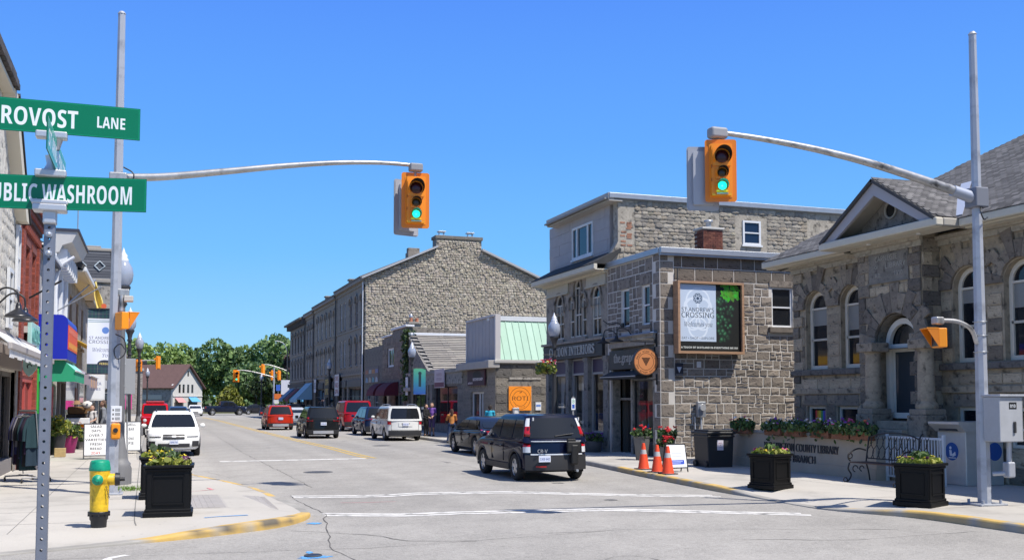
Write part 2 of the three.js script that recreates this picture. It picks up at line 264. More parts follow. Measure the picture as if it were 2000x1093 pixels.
function splat(name, x, z, r, y, m, sx = 1, seed = 1) { const R = rng(seed), pts = []; for (let i = 0; i < 22; i++) { const a = -i / 22 * 2 * PI, k = r * (.55 + R() * .6); pts.push([x + Math.cos(a) * k * sx, y, z + Math.sin(a) * k]); } return struct(name, poly3([[x, y, z], ...pts, pts[0]]), m); }
const BLUEP = mat([.12, .38, .78], .85, { t: 'grain', s: .5 });
splat('blue_paint_mark', 1.98, -13.35, .16, .004, BLUEP, 1.5, 3); splat('blue_paint_mark', 1.98, -13.75, .12, .004, BLUEP, .5, 8); splat('blue_paint_mark', 2.52, -16.95, .13, .006, BLUEP, 1, 5);
{ const t = thing('valve_cover', 'small round iron valve cover in the asphalt amid blue paint', 'valve cover', [1.98, 0, -13.42]); part('lid', at(new THREE.CylinderGeometry(.09, .1, .016, 20), 0, .012, 0), mat([.03, .045, .08], .6, { metalness: .5 }), t); part('rim', at(new THREE.TorusGeometry(.105, .012, 6, 22), 0, .012, 0, 0, PI / 2), mat(.06, .7), t); }
for (const [x, z, r, l] of [[4.4, -29, .36, 'round iron manhole cover in the near traffic lane'], [9.6, -45, .36, 'round iron manhole cover ahead of the black crossover']]) { const t = thing('manhole_cover', l, 'manhole cover', [x, 0, z]); part('lid', at(new THREE.CylinderGeometry(r, r, .012, 32), 0, .002, 0), mat([.10, .098, .095], .6, { metalness: .4, t: 'grain', s: .4 }), t); part('rim', at(new THREE.TorusGeometry(r + .03, .025, 6, 36).scale(1, 1, .3), 0, .004, 0, 0, PI / 2), mat([.16, .155, .15], .8), t); }
{ const R = rng(19); for (let i = 0; i < 9; i++) splat('oil_stain', [8.9, 9.2, 4.3, 9.0, 12, 11.9, 4.6, 9.1, .8][i] + (R() - .5) * .3, -18 - i * 4.3 - R() * 3, .1 + R() * .12, .004, mat([.15, .145, .14], .7, { t: 'grain', s: .6 }), .6 + R() * .5, 200 + i); }
// ---- kerbs: foot line [x, z, height]
function resample(pts, step) { // straight resample with two rounds of corner cutting
  for (let k = 0; k < 2; k++) { const o = [pts[0]]; for (let i = 0; i < pts.length - 1; i++) { const a = pts[i], b = pts[i + 1]; o.push(a.map((q, j) => lerp(q, b[j], .25)), a.map((q, j) => lerp(q, b[j], .75))); } o.push(pts.at(-1)); pts = o; }
  const o = []; for (let i = 0; i < pts.length - 1; i++) { const a = pts[i], b = pts[i + 1], n = Math.max(1, Math.round(Math.hypot(b[0] - a[0], b[1] - a[1]) / step)); for (let k = 0; k < n; k++) o.push(a.map((q, j) => lerp(q, b[j], k / n))); } o.push(pts.at(-1)); return o;
}
function kerb(name, pts, side, paint) { // side: +1 pavement to the left of the walking direction
  const P = resample(pts, .16), prof = (h) => [[0, -.01], [0, h * .55], [.018, h * .92], [.05, h], [.17, h + .004]], n = P.length - 1;
  const nrm = P.map((p, i) => { const a = P[Math.max(0, i - 1)], b = P[Math.min(n, i + 1)], dx = b[0] - a[0], dz = b[1] - a[1], l = Math.hypot(dx, dz) || 1; return [side * dz / l, -side * dx / l]; });
  const g = grid(4, n, (u, v) => { const i = Math.round(v * n), q = prof(P[i][2])[Math.round(u * 4)], w = (R0() - .5) * .006; return [P[i][0] + nrm[i][0] * (q[0] + w), q[1] + w, P[i][1] + nrm[i][1] * (q[0] + w)]; });
  const c = new Float32Array(g.attributes.position.count * 3), p = g.attributes.position;
  for (let i = 0; i < p.count; i++) {
    const x = p.getX(i), z = p.getZ(i), row = Math.floor(i / 5), col = i % 5, wear = fbm(x / 6 + 4, z / 6 + 4, 16, 4, .65), m = paint(x, z, col) * sstep(.40, .54, wear + .06), dirt = .75 + .5 * (fbm(x / 5, z / 5, 12, 3) - .4);
    const base = [.44 * dirt, .42 * dirt, .385 * dirt], yel = [.62, .41, .12], blk = paint.black && paint.black(x, z, col) * sstep(.44, .56, wear);
    for (let k = 0; k < 3; k++) { let q = lerp(base[k], yel[k] * (.8 + .35 * wear), m); if (blk) q = lerp(q, .10, blk); c[i * 3 + k] = q; }
  }
  g.setAttribute('color', new THREE.BufferAttribute(c, 3));
  const f = g.attributes.normal; let s = 0; for (let i = 0; i < f.count; i++) s += f.getY(i); if (s < 0) { g.index.array.reverse(); g.computeVertexNormals(); }
  struct(name, keepUV(boxUV(g.toNonIndexed())), mat(1, .9, { vertexColors: true, t: 'conc', s: .8, bs: .003 }));
  return { P, nrm };
}
function pavement(name, K, edge, w, top = .13) { // sloped margin from the kerb back, then a flat field to the buildings
  const n = K.P.length - 1, g = grid(5, n, (u, v) => { const i = Math.round(v * n), d = .168 + u * (w - .168), h = lerp(K.P[i][2] + .002, top, sstep(0, 1, u)); return [K.P[i][0] + K.nrm[i][0] * d, h, K.P[i][1] + K.nrm[i][1] * d]; });
  const f = g.attributes.normal; let s = 0; for (let i = 0; i < f.count; i++) s += f.getY(i); if (s < 0) { g.index.array.reverse(); g.computeVertexNormals(); }
  const inner = K.P.map((p, i) => [p[0] + K.nrm[i][0] * w, p[1] + K.nrm[i][1] * w]), S = shp([...inner, ...edge].map(([x, z]) => [x, -z])), q = new THREE.ShapeGeometry(S); q.rotateX(-PI / 2); q.translate(0, top, 0);
  return struct(name, [g, q], CONC);
}
const KL = kerb('left_kerb', [[-.4, -134, .13], [-.4, -60, .13], [-.4, -36, .13], [-.1, -33, .13], [.6, -29.5, .13], [1.09, -27.2, .13], [1.74, -24.8, .13], [2.25, -22.5, .12], [2.45, -21.6, .03], [2.62, -20.2, .02], [2.70, -18.7, .02], [2.55, -17.6, .10], [2.0, -16.6, .14], [1.13, -16.0, .13], [.6, -15.68, .10], [-.19, -15.37, .035], [-1.83, -14.79, .02], [-6, -13.3, .02], [-14, -10.4, .1], [-40, -1, .13]], -1,
  Object.assign((x, z, c) => (z > -27.5 && z < -21.6 && x > .9 ? (c >= 2 ? 1 : .5) : z > -18.3 && x > -.3 ? 1 : 0), { black: (x, z, c) => (z > -17.2 && x > .6 && x < 2.4 && c >= 1 && c < 4 ? .9 : 0) }));
pavement('left_pavement', KL, [[-40, -12], [-40, -134]], 1.1);
const KR = kerb('right_kerb', [[13.1, -134, .13], [13.1, -60, .13], [13.1, -36, .13], [12.81, -29.4, .13], [12.19, -24.6, .13], [11.9, -21.6, .13], [11.72, -19.4, .12], [11.75, -18.5, .03], [11.68, -17.2, .02], [11.62, -16, .02], [11.95, -15.15, .08], [12.38, -14.3, .13], [12.41, -12.1, .13], [12.5, -6, .13], [12.7, 14, .13]], 1,
  (x, z, c) => (z > -26.6 && z < -19.3 ? (c >= 2 ? 1 : .35) : z > -15.6 && z < -8 ? (c >= 2 ? 1 : .45) : 0));
pavement('right_pavement', KR, [[40, 14], [40, -134]], 1.1);
// joints scored in the concrete
const JT = mat([.17, .165, .155], 1), jz = [];
for (const z of [-17.2, -19.0, -21, -23, -25.2, -27.4, -29.6, -32, -34.5, -37, -40]) jz.push(up(stripe([[-3.45, z], [-.3 + (z > -28 ? .05 : 0), z]], .014, .1335, .003)));
struct('pavement_joint', jz, JT);
struct('pavement_joint', [up(stripe([[-.21, -16.5], [-.26, -18.5], [-.43, -45]], .018, .1335, .004)), up(stripe([[-1.9, -16], [-1.95, -45]], .01, .1335, .004))], JT);
struct('pavement_joint', [-14.5, -16.5, -20.5, -22.6, -24.8, -27, -29, -31, -33].map((z) => up(stripe([[13.1, z], [16.2, z + .1]], .014, .1335, .003))).concat([up(stripe([[14.4, -12], [14.5, -33]], .012, .1335, .003))]), JT);
// stamped brick field of the left ramp: small setts
{ const B = [new THREE.BoxGeometry(.19, .012, .09)], R = rng(11), gs = [];
  for (let i = 0; i < 8; i++) for (let j = 0; j < 26; j++) { const x = .55 + i * .2 + (j % 2) * .1, z = -21.3 + j * .1; if (x > 2.4 - Math.abs(z + 20) * .1) continue; const y = lerp(.13, .055, sstep(.9, 2.5, x)); gs.push(at(B[0].clone(), x, y + .004, z, 0, 0, -.045 * sstep(.9, 1.6, x))); }
  const o = struct('stamped_paving', gs, mat([.40, .375, .36], .9, { t: 'conc', s: .8 })); o.userData.kind = 'stuff'; }
const PINK = mat([.72, .30, .32], .9, { t: 'grain', s: .6 });
struct('red_paint_mark', [up(stripe([[.45, -21.9], [1.25, -22.6]], .03, .136, .02)), up(stripe([[1.2, -22.5], [1.15, -23]], .06, .136, .02)), up(stripe([[4.6, -20.1], [3.9, -20.1], [3.5, -20.2]], .03, .004, .02)), up(stripe([[-2.6, -16.9], [-2.2, -17]], .05, .136, .03))], PINK);
struct('blue_chalk_mark', [up(stripe([[.8, -17.2], [1.1, -17.3], [1.5, -17.35]], .05, .137, .03))], BLUEP);
struct('white_paint_mark', [up(stripe([[-.5, -14.1], [-.28, -14.3]], .12, .004, .05)), up(stripe([[-.55, -13.7], [-.5, -14.1]], .1, .004, .05))], WHITEP);
// grass tuft at the foot of the lamp post
{ const R = rng(31), g = grid(1, 2, (u, v) => [(u - .5) * .012 * (1 - v), v * .09, v * v * .03]), im = new THREE.InstancedMesh(keepUV(g), mat([.10, .19, .025], .8), 420), m = new THREE.Matrix4(), q = new THREE.Quaternion();
  for (let i = 0; i < 420; i++) { q.setFromEuler(new THREE.Euler((R() - .5) * .9, R() * 6.3, (R() - .5) * .9)); im.setMatrixAt(i, m.compose(V(-.35 + (R() - .5) * .75, .125, -23.1 + (R() - .5) * .7), q, V(1, .6 + R() * .8, 1))); im.setColorAt(i, new THREE.Color().setRGB(.7 + R() * .6, .8 + R() * .5, .6)); }
  im.name = 'grass'; im.userData.kind = 'stuff'; im.castShadow = true; scene.add(im); tag(im, 'small tuft of green grass beside the lamp post foot', 'grass'); }
// ================= buildings on the right side of the street =================
const ST = (k, w = 0) => mat([.25 * k + w, .213 * k + w * .9, .178 * k + w * .8], .92, { t: 'stone', s: 1.1, bs: .012 });
const STONES = [ST(.82), ST(1), ST(1.14), ST(1.28), ST(.95, .02)], MORTAR = mat([.66, .62, .57], .95, { t: 'conc', s: 1 });
const L_ = (r, g, b, bs = .01) => mat([r, g, b], .92, { t: 'stone', s: 1.2, bs }), TRIM = mat([.62, .57, .46], .7, { t: 'fine', s: 1 }), WHITE = mat([.72, .73, .74], .55, { t: 'fine', s: 1, bs: .001 }), BLACK = mat([.018, .018, .02], .45), DARK = mat([.03, .03, .032], .6), LILAC = mat([.40, .375, .375], .75, { t: 'fine', s: 2, bs: .002 }), METAL = mat([.42, .44, .47], .42, { metalness: .6, t: 'fine', s: 1.5, bs: .001 });
const bldg = (name, label, x, z, cat = 'building') => thing(name, label, cat, [x, .12, z]);
const rng3 = rng(303);
// ---- stone corner shop
{
  const b = bldg('stone_shop', 'two storey grey stone corner shop with billboard on its sunlit side wall', 15.75, -30.2), F = frame(b, 15.75, 0, 0, -PI / 2), S = frame(b, 0, 0, -30.2, 0), R = rng(21);
  const fh = [{ u0: -33.15, u1: -32.5, v0: 4.6, v1: 5.94 }, { u0: -31.5, u1: -30.93, v0: 4.57, v1: 5.92 }, { u0: -34.05, u1: -30.62, v0: .14, v1: 4.2 }], sh = [{ u0: 20.06, u1: 20.9, v0: 4.53, v1: 5.9 }];
  F.add('wall', wallGeo([[-34.32, .1], [-30.2, .1], [-30.2, 7], [-34.32, 7]], fh, .45), MORTAR);
  S.add('wall', wallGeo([[16.2, .1], [25, .1], [25, 7], [16.2, 7]], sh, .4), MORTAR);
  b.add(part('roof', bx(0.3, 9.3, 6.6, 6.75, -3.9, -.2), mat(.2, .9, { t: 'grain' })));
  part('rear_wall', [bx(9, 9.3, 0, 6.9, -4.1, -.4)], MORTAR, b);
  lay(F, layout(-34.3, -30.72, 4.28, 6.84, fh, { h: [.34, .5], l: [.28, .55], split: .6 }, R), { mats: STONES, R, d: [.02, .04], joint: .032, embed: .001 });
  const q = []; for (let v = .14, i = 0; v < 6.84; i++) { const h = .36 + R() * .1, w = i % 2 ? .28 : .48; q.push({ u: -30.2 - w, v, w: w - .004, h: Math.min(h, 6.86 - v) }); v += h; } lay(F, q, { mats: STONES, geos: ASHLAR, R, d: [.02, .03], joint: .026, embed: .004, name: 'corner_stone' });
  const qs = q.map((r, i) => ({ u: 15.76, v: r.v, w: i % 2 ? .5 : .3, h: r.h })); lay(S, qs, { mats: STONES, geos: ASHLAR, R, d: [.02, .03], joint: .026, embed: .004, name: 'corner_stone' });
  lay(S, layout(16.27, 21.2, .14, 6.0, [...sh, { u0: 19.9, u1: 21.05, v0: 4.3, v1: 4.53 }, { u0: 19.95, u1: 21, v0: 5.9, v1: 6.1 }], { h: [.24, .4], l: [.28, .62], split: .45 }, R), { mats: STONES, R, d: [.035, .085], joint: .03, embed: .002 });
  lay(S, layout(16.27, 21.2, 6.0, 6.86, [], { h: [.4, .45], l: [.5, .95] }, R), { mats: [ST(.6), ST(.68), ST(.64)], geos: ASHLAR, R, d: [.014, .018], joint: .026, embed: .004 });
  for (const h of fh.slice(0, 2)) windowIn(F, h, { fm: WHITE, rails: [.5], z: -.12, fw: .06 });
  windowIn(S, sh[0], { fm: WHITE, z: -.12, fw: .06 });
  F.add('lintel', [bx(-33.3, -32.35, 5.95, 6.3, -.05, .03), bx(-31.65, -30.8, 5.93, 6.3, -.05, .03)], ST(1.1));
  S.add('lintel', [bx(19.95, 21, 5.91, 6.12, -.05, .04)], ST(.95)); S.add('sill', [bx(19.9, 21.05, 4.34, 4.52, -.1, .13)], ST(.7));
  F.add('sill', [bx(-33.3, -32.35, 4.46, 4.59, -.1, .08), bx(-31.65, -30.8, 4.44, 4.56, -.1, .08)], ST(.9));
  F.add('coping', [rb(-34.34, -30.12, 6.86, 7.06, -.4, .1, .02)], METAL); S.add('coping', [rb(15.68, 25, 6.86, 7.06, -.4, .24, .02), bx(15.7, 25, 6.8, 6.86, .05, .2)], METAL);
  // shopfront
  F.add('cornice', [bx(-34.1, -30.4, 4.2, 4.245, -.2, .24), bx(-34.08, -30.42, 4.08, 4.2, -.2, .16), bx(-34.05, -30.45, 3.88, 4.08, -.2, .09)], mat([.34, .315, .28], .85, { t: 'stone', s: 2 }));
  F.add('flashing', [bx(-34.12, -30.38, 4.247, 4.275, -.2, .26)], mat([.16, .22, .36], .5));
  const sign = F.add('fascia_sign', [rb(-34.06, -30.52, 3.1, 3.78, -.1, .07, .015)], BLACK);
  part('lettering', at(text3('the.grape escape', FONTS, .3, .015, 2.9), -32.2, 3.46, .07), mat([.35, .34, .32], .6), sign);
  const aw = F.add('awning', [ext(shp([[0, 0], [.42, -.2], [.42, -.27], [0, -.3]]), 2.9).rotateY(-PI / 2).translate(-31.15, 3.04, .02)], DARK); part('valance_trim', bx(-34.05, -31.16, 2.825, 2.845, .44, .455), mat(.55, .6), aw);
  F.add('shop_frame', [bx(-34.04, -33.9, .14, 3.1, -.3, 0), bx(-32.44, -32.3, .14, 3.1, -.3, 0), bx(-30.76, -30.63, .14, 3.1, -.3, 0), bx(-33.9, -32.44, 2.02, 2.1, -.5, -.3), bx(-32.3, -30.76, 2.7, 2.78, -.2, -.06)], mat([.30, .28, .25], .7, { t: 'stone', s: 1.5 }));
  F.add('stall_riser', [rb(-32.3, -30.76, .14, .56, -.16, -.04, .01)], BLACK);
  F.add('window', [ring(-32.3, -30.76, .56, 2.72, 0, .06, .06, -.14)], BLACK).add(part('pane', (() => { const g = new THREE.PlaneGeometry(1.44, 2.06); g.translate(-31.53, 1.64, -.11); return g; })(), mat([1, 1, 1], .02, { transmission: 1, phys: 1, specularIntensity: 1 })));
  const dr = F.add('door', [rb(-33.88, -32.46, .14, 2.0, -.66, -.6, .01)], mat([.045, .042, .04], .5)); part('panel', [rb(-33.75, -32.6, .3, .8, -.6, -.585, .01)], BLACK, dr); part('mail_slot', rb(-33.4, -32.9, 1.15, 1.4, -.6, -.57, .01), BLACK, dr); part('handle', rod(V(-32.6, .95, -.55), V(-32.6, 1.3, -.55), .015), METAL, dr);
  F.add('transom', [bx(-33.9, -32.44, 2.1, 3.1, -.52, -.5)], mat(.02, .05, { phys: 1 }));
  F.add('shop_interior', [bx(-34.05, -30.62, .14, .16, -3, -.68), bx(-34.05, -30.62, .14, 3.3, -3.1, -3), bx(-34.2, -34.05, .14, 3.3, -3, -.3), bx(-34.05, -30.62, 3.2, 3.3, -3, -.3), bx(-32.44, -32.36, .14, 3.2, -3, -.66)], mat([.16, .14, .12], .9));
  const tb = F.add('display_table', [bx(-32.2, -30.9, .5, .56, -.9, -.2)], mat([.35, .32, .28], .7, { t: 'wood' })); const cols = [[.5, .06, .05], [.5, .42, .07], [.06, .12, .4], [.5, .5, .5], [.1, .3, .12]];
  for (let i = 0; i < 9; i++) part('bottle', at(lathe([[0, 0], [.04, 0], [.045, .2], [.018, .27], [.018, .34], [0, .34]], 10), -32.05 + i * .13, .56 + (i % 3) * .16, -.35 - (i % 2) * .2), mat(cols[i % 5], .25), tb);
  // lamps over the sign
  for (const u of [-33.4, -32.3]) { const l = F.add('lamp_arm', [tube([V(u + .25, 4.1, .1), V(u + .3, 4.42, .3), V(u + .05, 4.5, .55), V(u, 4.22, .6)], .02, 16)], BLACK); part('lamp_shade', at(lathe([[.03, .16], [.06, .12], [.07, .04], [.24, -.03], [.25, -.06], [.23, -.05], [.05, .03]], 18), u, 4.1, .6), BLACK, l); }
  F.add('lamp_arm', [tube([V(-33.0, 4.6, .05), V(-33, 4.75, .2), V(-33.1, 4.7, .5), V(-33.3, 4.85, .65)], .02, 14), bx(-33.08, -32.92, 4.5, 4.75, 0, .06)], BLACK);
}
{ // hanging round sign
  const t = thing('hanging_sign', 'round copper coloured wine shop sign hanging from black iron brackets', 'shop sign', [15.75, 3.28, -30.4]);
  part('bracket', [bx(-.98, 0, .64, .68, -.02, .02), bx(-.06, -.02, .5, .95, -.03, .03), rod(V(-.06, .72, 0), V(-.75, .72, 0), .018, .018, 8), bx(-.47, -.43, .4, .66, -.01, .01)], BLACK, t); part('bracket', [bx(-.92, 0, -.6, -.57, -.02, .02), bx(-.06, -.02, -.75, -.4, -.03, .03)], BLACK, t);
  const d = at(new THREE.CylinderGeometry(.46, .46, .1, 48), -.45, 0, 0, 0, PI / 2); part('sign_disc', d, BLACK, t);
  const g = new THREE.CircleGeometry(.43, 40); g.translate(-.45, 0, .053);
  part('sign_face', keepUV(g), printMat(512, 512, (x) => {
    x.fillStyle = '#c4804f'; x.fillRect(0, 0, 512, 512); x.strokeStyle = '#2a1a12'; x.lineWidth = 9; x.beginPath(); x.arc(256, 256, 165, 0, 7); x.stroke(); x.lineWidth = 6; x.beginPath(); x.arc(256, 256, 248, 0, 7); x.stroke(); x.fillStyle = '#241610';
    for (let r = 0; r < 6; r++) for (let k = 0; k < 6 - r; k++) { x.beginPath(); x.arc(256 + (k - (5 - r) / 2) * 30, 190 + r * 26, 14, 0, 7); x.fill(); }
    x.font = 'bold 56px serif'; const arc = (s, a0, st, rad, flip) => [...s].forEach((c, i) => { x.save(); x.translate(256, 256); x.rotate(a0 + i * st); x.translate(0, flip ? rad : -rad); x.fillText(c, 0, 0); x.restore(); });
    arc('make wine here', -1.22, .19, 207); arc('the grape escape', 1.25, -.168, 207, 1);
  }, { roughness: .45 }), t);
}
{ // billboard
  const t = thing('billboard', 'large framed billboard with celtic knot and green grapes on stone wall', 'billboard', [17.46, 4.75, -30.2]);
  part('frame', [bx(-1.25, 1.25, 1.12, 1.2, .06, .4), bx(-1.25, 1.25, -1.2, -1.12, .06, .4), bx(-1.25, -1.17, -1.12, 1.12, .06, .4), bx(1.17, 1.25, -1.12, 1.12, .06, .4)], mat([.42, .25, .15], .7, { t: 'wood', s: 1 }), t);
  part('backing', bx(-1.17, 1.17, -1.12, 1.12, .1, .3), DARK, t); part('hook', [rod(V(-1.1, 1.2, .1), V(-1.1, 1.65, .1), .02), rod(V(1, 1.2, .1), V(1, 1.4, .05), .02)], DARK, t);
  part('poster', plane(2.34, 2.24).translate(0, 0, .303), printMat(1024, 980, (x, w, h) => {
    const R = rng(5); x.fillStyle = '#060a08'; x.fillRect(0, 0, w, h);
    for (let i = 0; i < 70; i++) { const a = R(), px = 610 + R() * 310 * (1 - a * .5) + a * 60, py = 190 + a * 640, r = 22 + R() * 22, g = x.createRadialGradient(px - 6, py - 8, 2, px, py, r), d = .4 + R() * .6; g.addColorStop(0, `rgb(${90 * d},${160 * d},${110 * d})`); g.addColorStop(.6, `rgb(${30 * d},${80 * d},${50 * d})`); g.addColorStop(1, 'rgba(8,24,14,.6)'); x.fillStyle = g; x.beginPath(); x.arc(px, py, r, 0, 7); x.fill(); }
    for (let i = 0; i < 90; i++) { const px = 700 + R() * 300, py = R() * 190 + (px < 760 ? 0 : R() * 60); x.fillStyle = `rgb(${40 + R() * 40},${110 + R() * 60},${15 + R() * 20})`; x.beginPath(); x.ellipse(px, py, 16 + R() * 24, 12 + R() * 14, R() * 3, 0, 7); x.fill(); }
    x.fillStyle = '#b9c6d6'; x.fillRect(10, 8, 600, 830); x.strokeStyle = '#d3dce6'; x.lineWidth = 26; for (const [a, b, r] of [[310, 260, 190], [200, 330, 110], [420, 330, 110], [310, 640, 150], [230, 560, 110], [390, 560, 110], [310, 420, 230]]) { x.beginPath(); x.arc(a, b, r, 0, 7); x.stroke(); }
    x.fillStyle = '#33465e'; x.beginPath(); x.arc(310, 212, 76, 0, 7); x.fill(); x.strokeStyle = '#b9c6d6'; x.lineWidth = 7; for (let i = 0; i < 4; i++) { x.beginPath(); x.ellipse(310, 212, 70, 26, i * PI / 4, 0, 7); x.stroke(); }
    x.fillStyle = '#1c2733'; fitText(x, 'ST ANDREW’S', 310, 378, 540, 78, ''); fitText(x, 'CROSSING', 310, 455, 550, 104, ''); x.fillStyle = '#3a4656'; fitText(x, 'Welcomes you', 310, 590, 470, 92, 'italic', 'serif'); x.fillStyle = '#26323f'; fitText(x, 'EAT • SHOP • EXPLORE', 310, 790, 540, 48, '');
    x.fillStyle = '#d8dcd6'; fitText(x, 'A TOUCH OF SCOTLAND IN EVERYTHING WE DO', 500, 925, 940, 40, 'bold');
  }), t);
}
{ const t = thing('wall_plaque', 'small dark plaque with pale triangle on stone wall below billboard', 'plaque', [16.4, 3.03, -30.14]); part('board', rb(-.15, .15, -.21, .21, 0, .03, .006), mat([.02, .025, .04], .4), t); part('emblem', [ext(shp([[-.09, .08], [.09, .08], [0, -.12]]), .008).translate(0, 0, .03)], mat([.4, .45, .55], .5), t);
  const n = thing('wall_notice', 'small white notice on stone wall under the billboard', 'notice', [17.15, 3.2, -30.14]); part('plate', rb(-.08, .08, -.1, .1, 0, .02, .004), WHITE, n); part('mount', rb(-.05, .05, -.05, .05, -.02, 0, .004), DARK, n); }
{ const t = thing('electricity_meter', 'grey round faced electricity meter with bent conduit on stone wall', 'meter', [17.16, 1.77, -30.14]); part('box', rb(-.15, .15, -.32, .2, 0, .16, .02), METAL, t); part('dial', [at(new THREE.CylinderGeometry(.1, .1, .1, 24), 0, 0, .2, 0, PI / 2), at(new THREE.TorusGeometry(.1, .012, 8, 24), 0, 0, .24)], mat(.5, .15, { metalness: .3 }), t);
  part('conduit', [tube([V(.02, -.3, .08), V(.02, -.9, .08), V(.03, -1.1, .08), V(.18, -1.25, .08), V(.4, -1.28, .08)], .035, 30), rod(V(-.2, -.3, .05), V(-.2, -1.6, .05), .02)], mat(.55, .5, { metalness: .4 }), t); }
// ---- shop with the mansard top
{
  const b = bldg('interiors_shop', 'three storey shop with black fascia, arched windows and boxed attic storey', 15.75, -34.34), F = frame(b, 15.75, 0, 0, -PI / 2), S = frame(b, 0, 0, -34.35, 0), A = frame(b, 16.2, 0, 0, -PI / 2), R = rng(22), RND = mat([.34, .30, .255], .93, { t: 'stone', s: 2.2, bs: .006 });
  const fh = [{ u0: -39.48, u1: -38.6, v0: 4.5, v1: 6.33, arch: true }, { u0: -37.95, u1: -37.5, v0: 4.5, v1: 6.15, arch: true }, { u0: -37.46, u1: -36.78, v0: 4.5, v1: 6.78, arch: true }, { u0: -36.74, u1: -36.29, v0: 4.5, v1: 6.15, arch: true }, { u0: -35.75, u1: -34.9, v0: 4.45, v1: 6.33, arch: true }, { u0: -40.3, u1: -34.58, v0: .14, v1: 4.2 }];
  F.add('wall', wallGeo([[-40.55, .1], [-34.34, .1], [-34.34, 6.8], [-40.55, 6.8]], fh, .4), RND);
  part('side_wall', [bx(.1, 11, 0, 6.8, -6.2, -6)], RND, b);
  for (const h of fh.slice(0, 5)) { const m = windowIn(F, h, { z: -.1, fw: .055, fm: mat([.55, .51, .44], .6), rails: [.45, 1], mull: h.u1 - h.u0 > .6 ? 1 : 0, blind: h.u0 > -36 ? .5 : h.u0 < -39 ? .3 : 0 }); void m; F.add('hood_mould', [ring(h.u0 - .11, h.u1 + .11, h.v1 - (h.u1 - h.u0) / 2 - .3, h.v1 + .11, true, .105, .07, -.002, .001)], RND); }
  F.add('sill', [bx(-39.6, -38.5, 4.36, 4.48, -.1, .09), bx(-38.05, -36.2, 4.36, 4.48, -.1, .09), bx(-35.85, -34.8, 4.32, 4.44, -.1, .09)], RND);
  for (const [a, c] of [[-40.4, -38.05], [-36.2, -34.45]]) F.add('frieze_panel', [bx(a, c, 6.36, 6.72, 0, .05), bx(a - .05, c + .05, 6.3, 6.36, 0, .1)], mat([.50, .46, .37], .8, { t: 'fine', s: 1 }));
  F.add('eaves', [bx(-40.75, -34.2, 6.8, 6.84, -.2, .55), bx(-40.78, -34.2, 6.84, 7.02, .47, .6), bx(-40.6, -34.3, 6.72, 6.8, 0, .16)], TRIM);
  F.add('skirt_roof', [ext(shp([[0, 0], [.62, 0], [.62, .03], [-.5, .62], [-.5, .5]]), 6.55).rotateY(-PI / 2).translate(-34.2, 7.02, 0)], mat(.035, .8, { t: 'grain', s: .6 }));
  const aw = [{ u0: -38.62, u1: -36.64, v0: 7.74, v1: 9.05 }];
  A.add('attic_wall', wallGeo([[-41.3, 7.1], [-35.05, 7.1], [-35.05, 9.45], [-41.3, 9.45]], aw, .2), LILAC);
  for (let r = 0; r < 5; r++) for (let k = 0, u = -41.28 + (r % 2) * .3; u < -35.1; k++) { const w = Math.min(1.15, -35.07 - u), v = 7.25 + r * .44, hit = u < aw[0].u1 && u + w > aw[0].u0 && v + .43 > aw[0].v0 && v < aw[0].v1; if (hit) { for (const [p, q] of [[u, aw[0].u0 - .07], [aw[0].u1 + .07, u + w]]) if (q - p > .1) A.add('siding_panel', bx(p + .004, q - .004, v, v + .43, 0, .012 + (r % 2) * .004), LILAC); } else A.add('siding_panel', bx(u + .004, u + w - .004, v, v + .43, 0, .012 + ((r + k) % 3) * .003), LILAC); u += w; }
  windowIn(A, { ...aw[0], u0: -38.68, u1: -36.58 }, { fm: WHITE, fw: .09, z: -.02, rails: [], mull: 0, glass: mat([.012, .02, .035], .03, { phys: 1 }) }); A.add('window_post', [bx(-38.2, -38.1, 7.8, 9.0, -.01, .06), bx(-37.12, -37.02, 7.8, 9.0, -.01, .06), bx(-38.72, -36.54, 7.66, 7.74, -.02, .1)], WHITE);
  part('attic_roof', [bx(-.1, 11.2, 9.34, 9.4, -6.2, .02)], mat(.25, .9), b); F.add('fascia', [bx(-40.6, -34.25, 9.46, 9.7, -.25, -.02), bx(-40.6, -34.25, 9.4, 9.46, -.6, -.06)], mat([.45, .42, .38], .7, { t: 'fine' })); S.add('coping', [rb(15.8, 27, 9.5, 9.7, -.3, .14, .02)], METAL);
  // rubble gable
  const sh = [{ u0: 21.53, u1: 22.34, v0: 8.05, v1: 9.0 }]; S.add('gable_wall', wallGeo([[15.98, 6.7], [27, 6.7], [27, 9.55], [16.2, 9.55], [16.2, 7.9], [15.98, 7.5]], sh, .4), mat([.43, .39, .33], .95, { t: 'stone', s: 1.6, bs: .02 }));
  const RUB = [[.43, .39, .33], [.36, .325, .28], [.5, .455, .385], [.40, .345, .275], [.30, .275, .245]].map((c) => mat(c, .92, { t: 'stone', s: .9, bs: .02 }));
  const rr = layout(16.9, 24.5, 7.02, 9.5, [{ u0: 21.2, u1: 22.65, v0: 7.8, v1: 9.2 }, { u0: 19.9, u1: 20.5, v0: 7, v1: 9.5 }], { h: [.11, .19], l: [.16, .4], split: .1 }, R).concat(layout(16.25, 16.9, 7.1, 7.7, [], { h: [.12, .2], l: [.16, .3] }, R)); lay(S, rr, { mats: RUB, geos: RUBBLE, R, d: [.015, .05], joint: -.01, rot: .2, over: 1.04, stuffMat: RUB[0] });
  for (let i = 0; i < 26; i++) { const u = 16.28 + (i % 2) * .22 + R() * .08, v = 7.75 + Math.floor(i / 2) * .07; if (R() < .6) S.add('brick', bx(u, u + .2, v, v + .06, 0, .01 + R() * .008), mat([.40, .20, .13], .9, { t: 'stone', s: 1 })); }
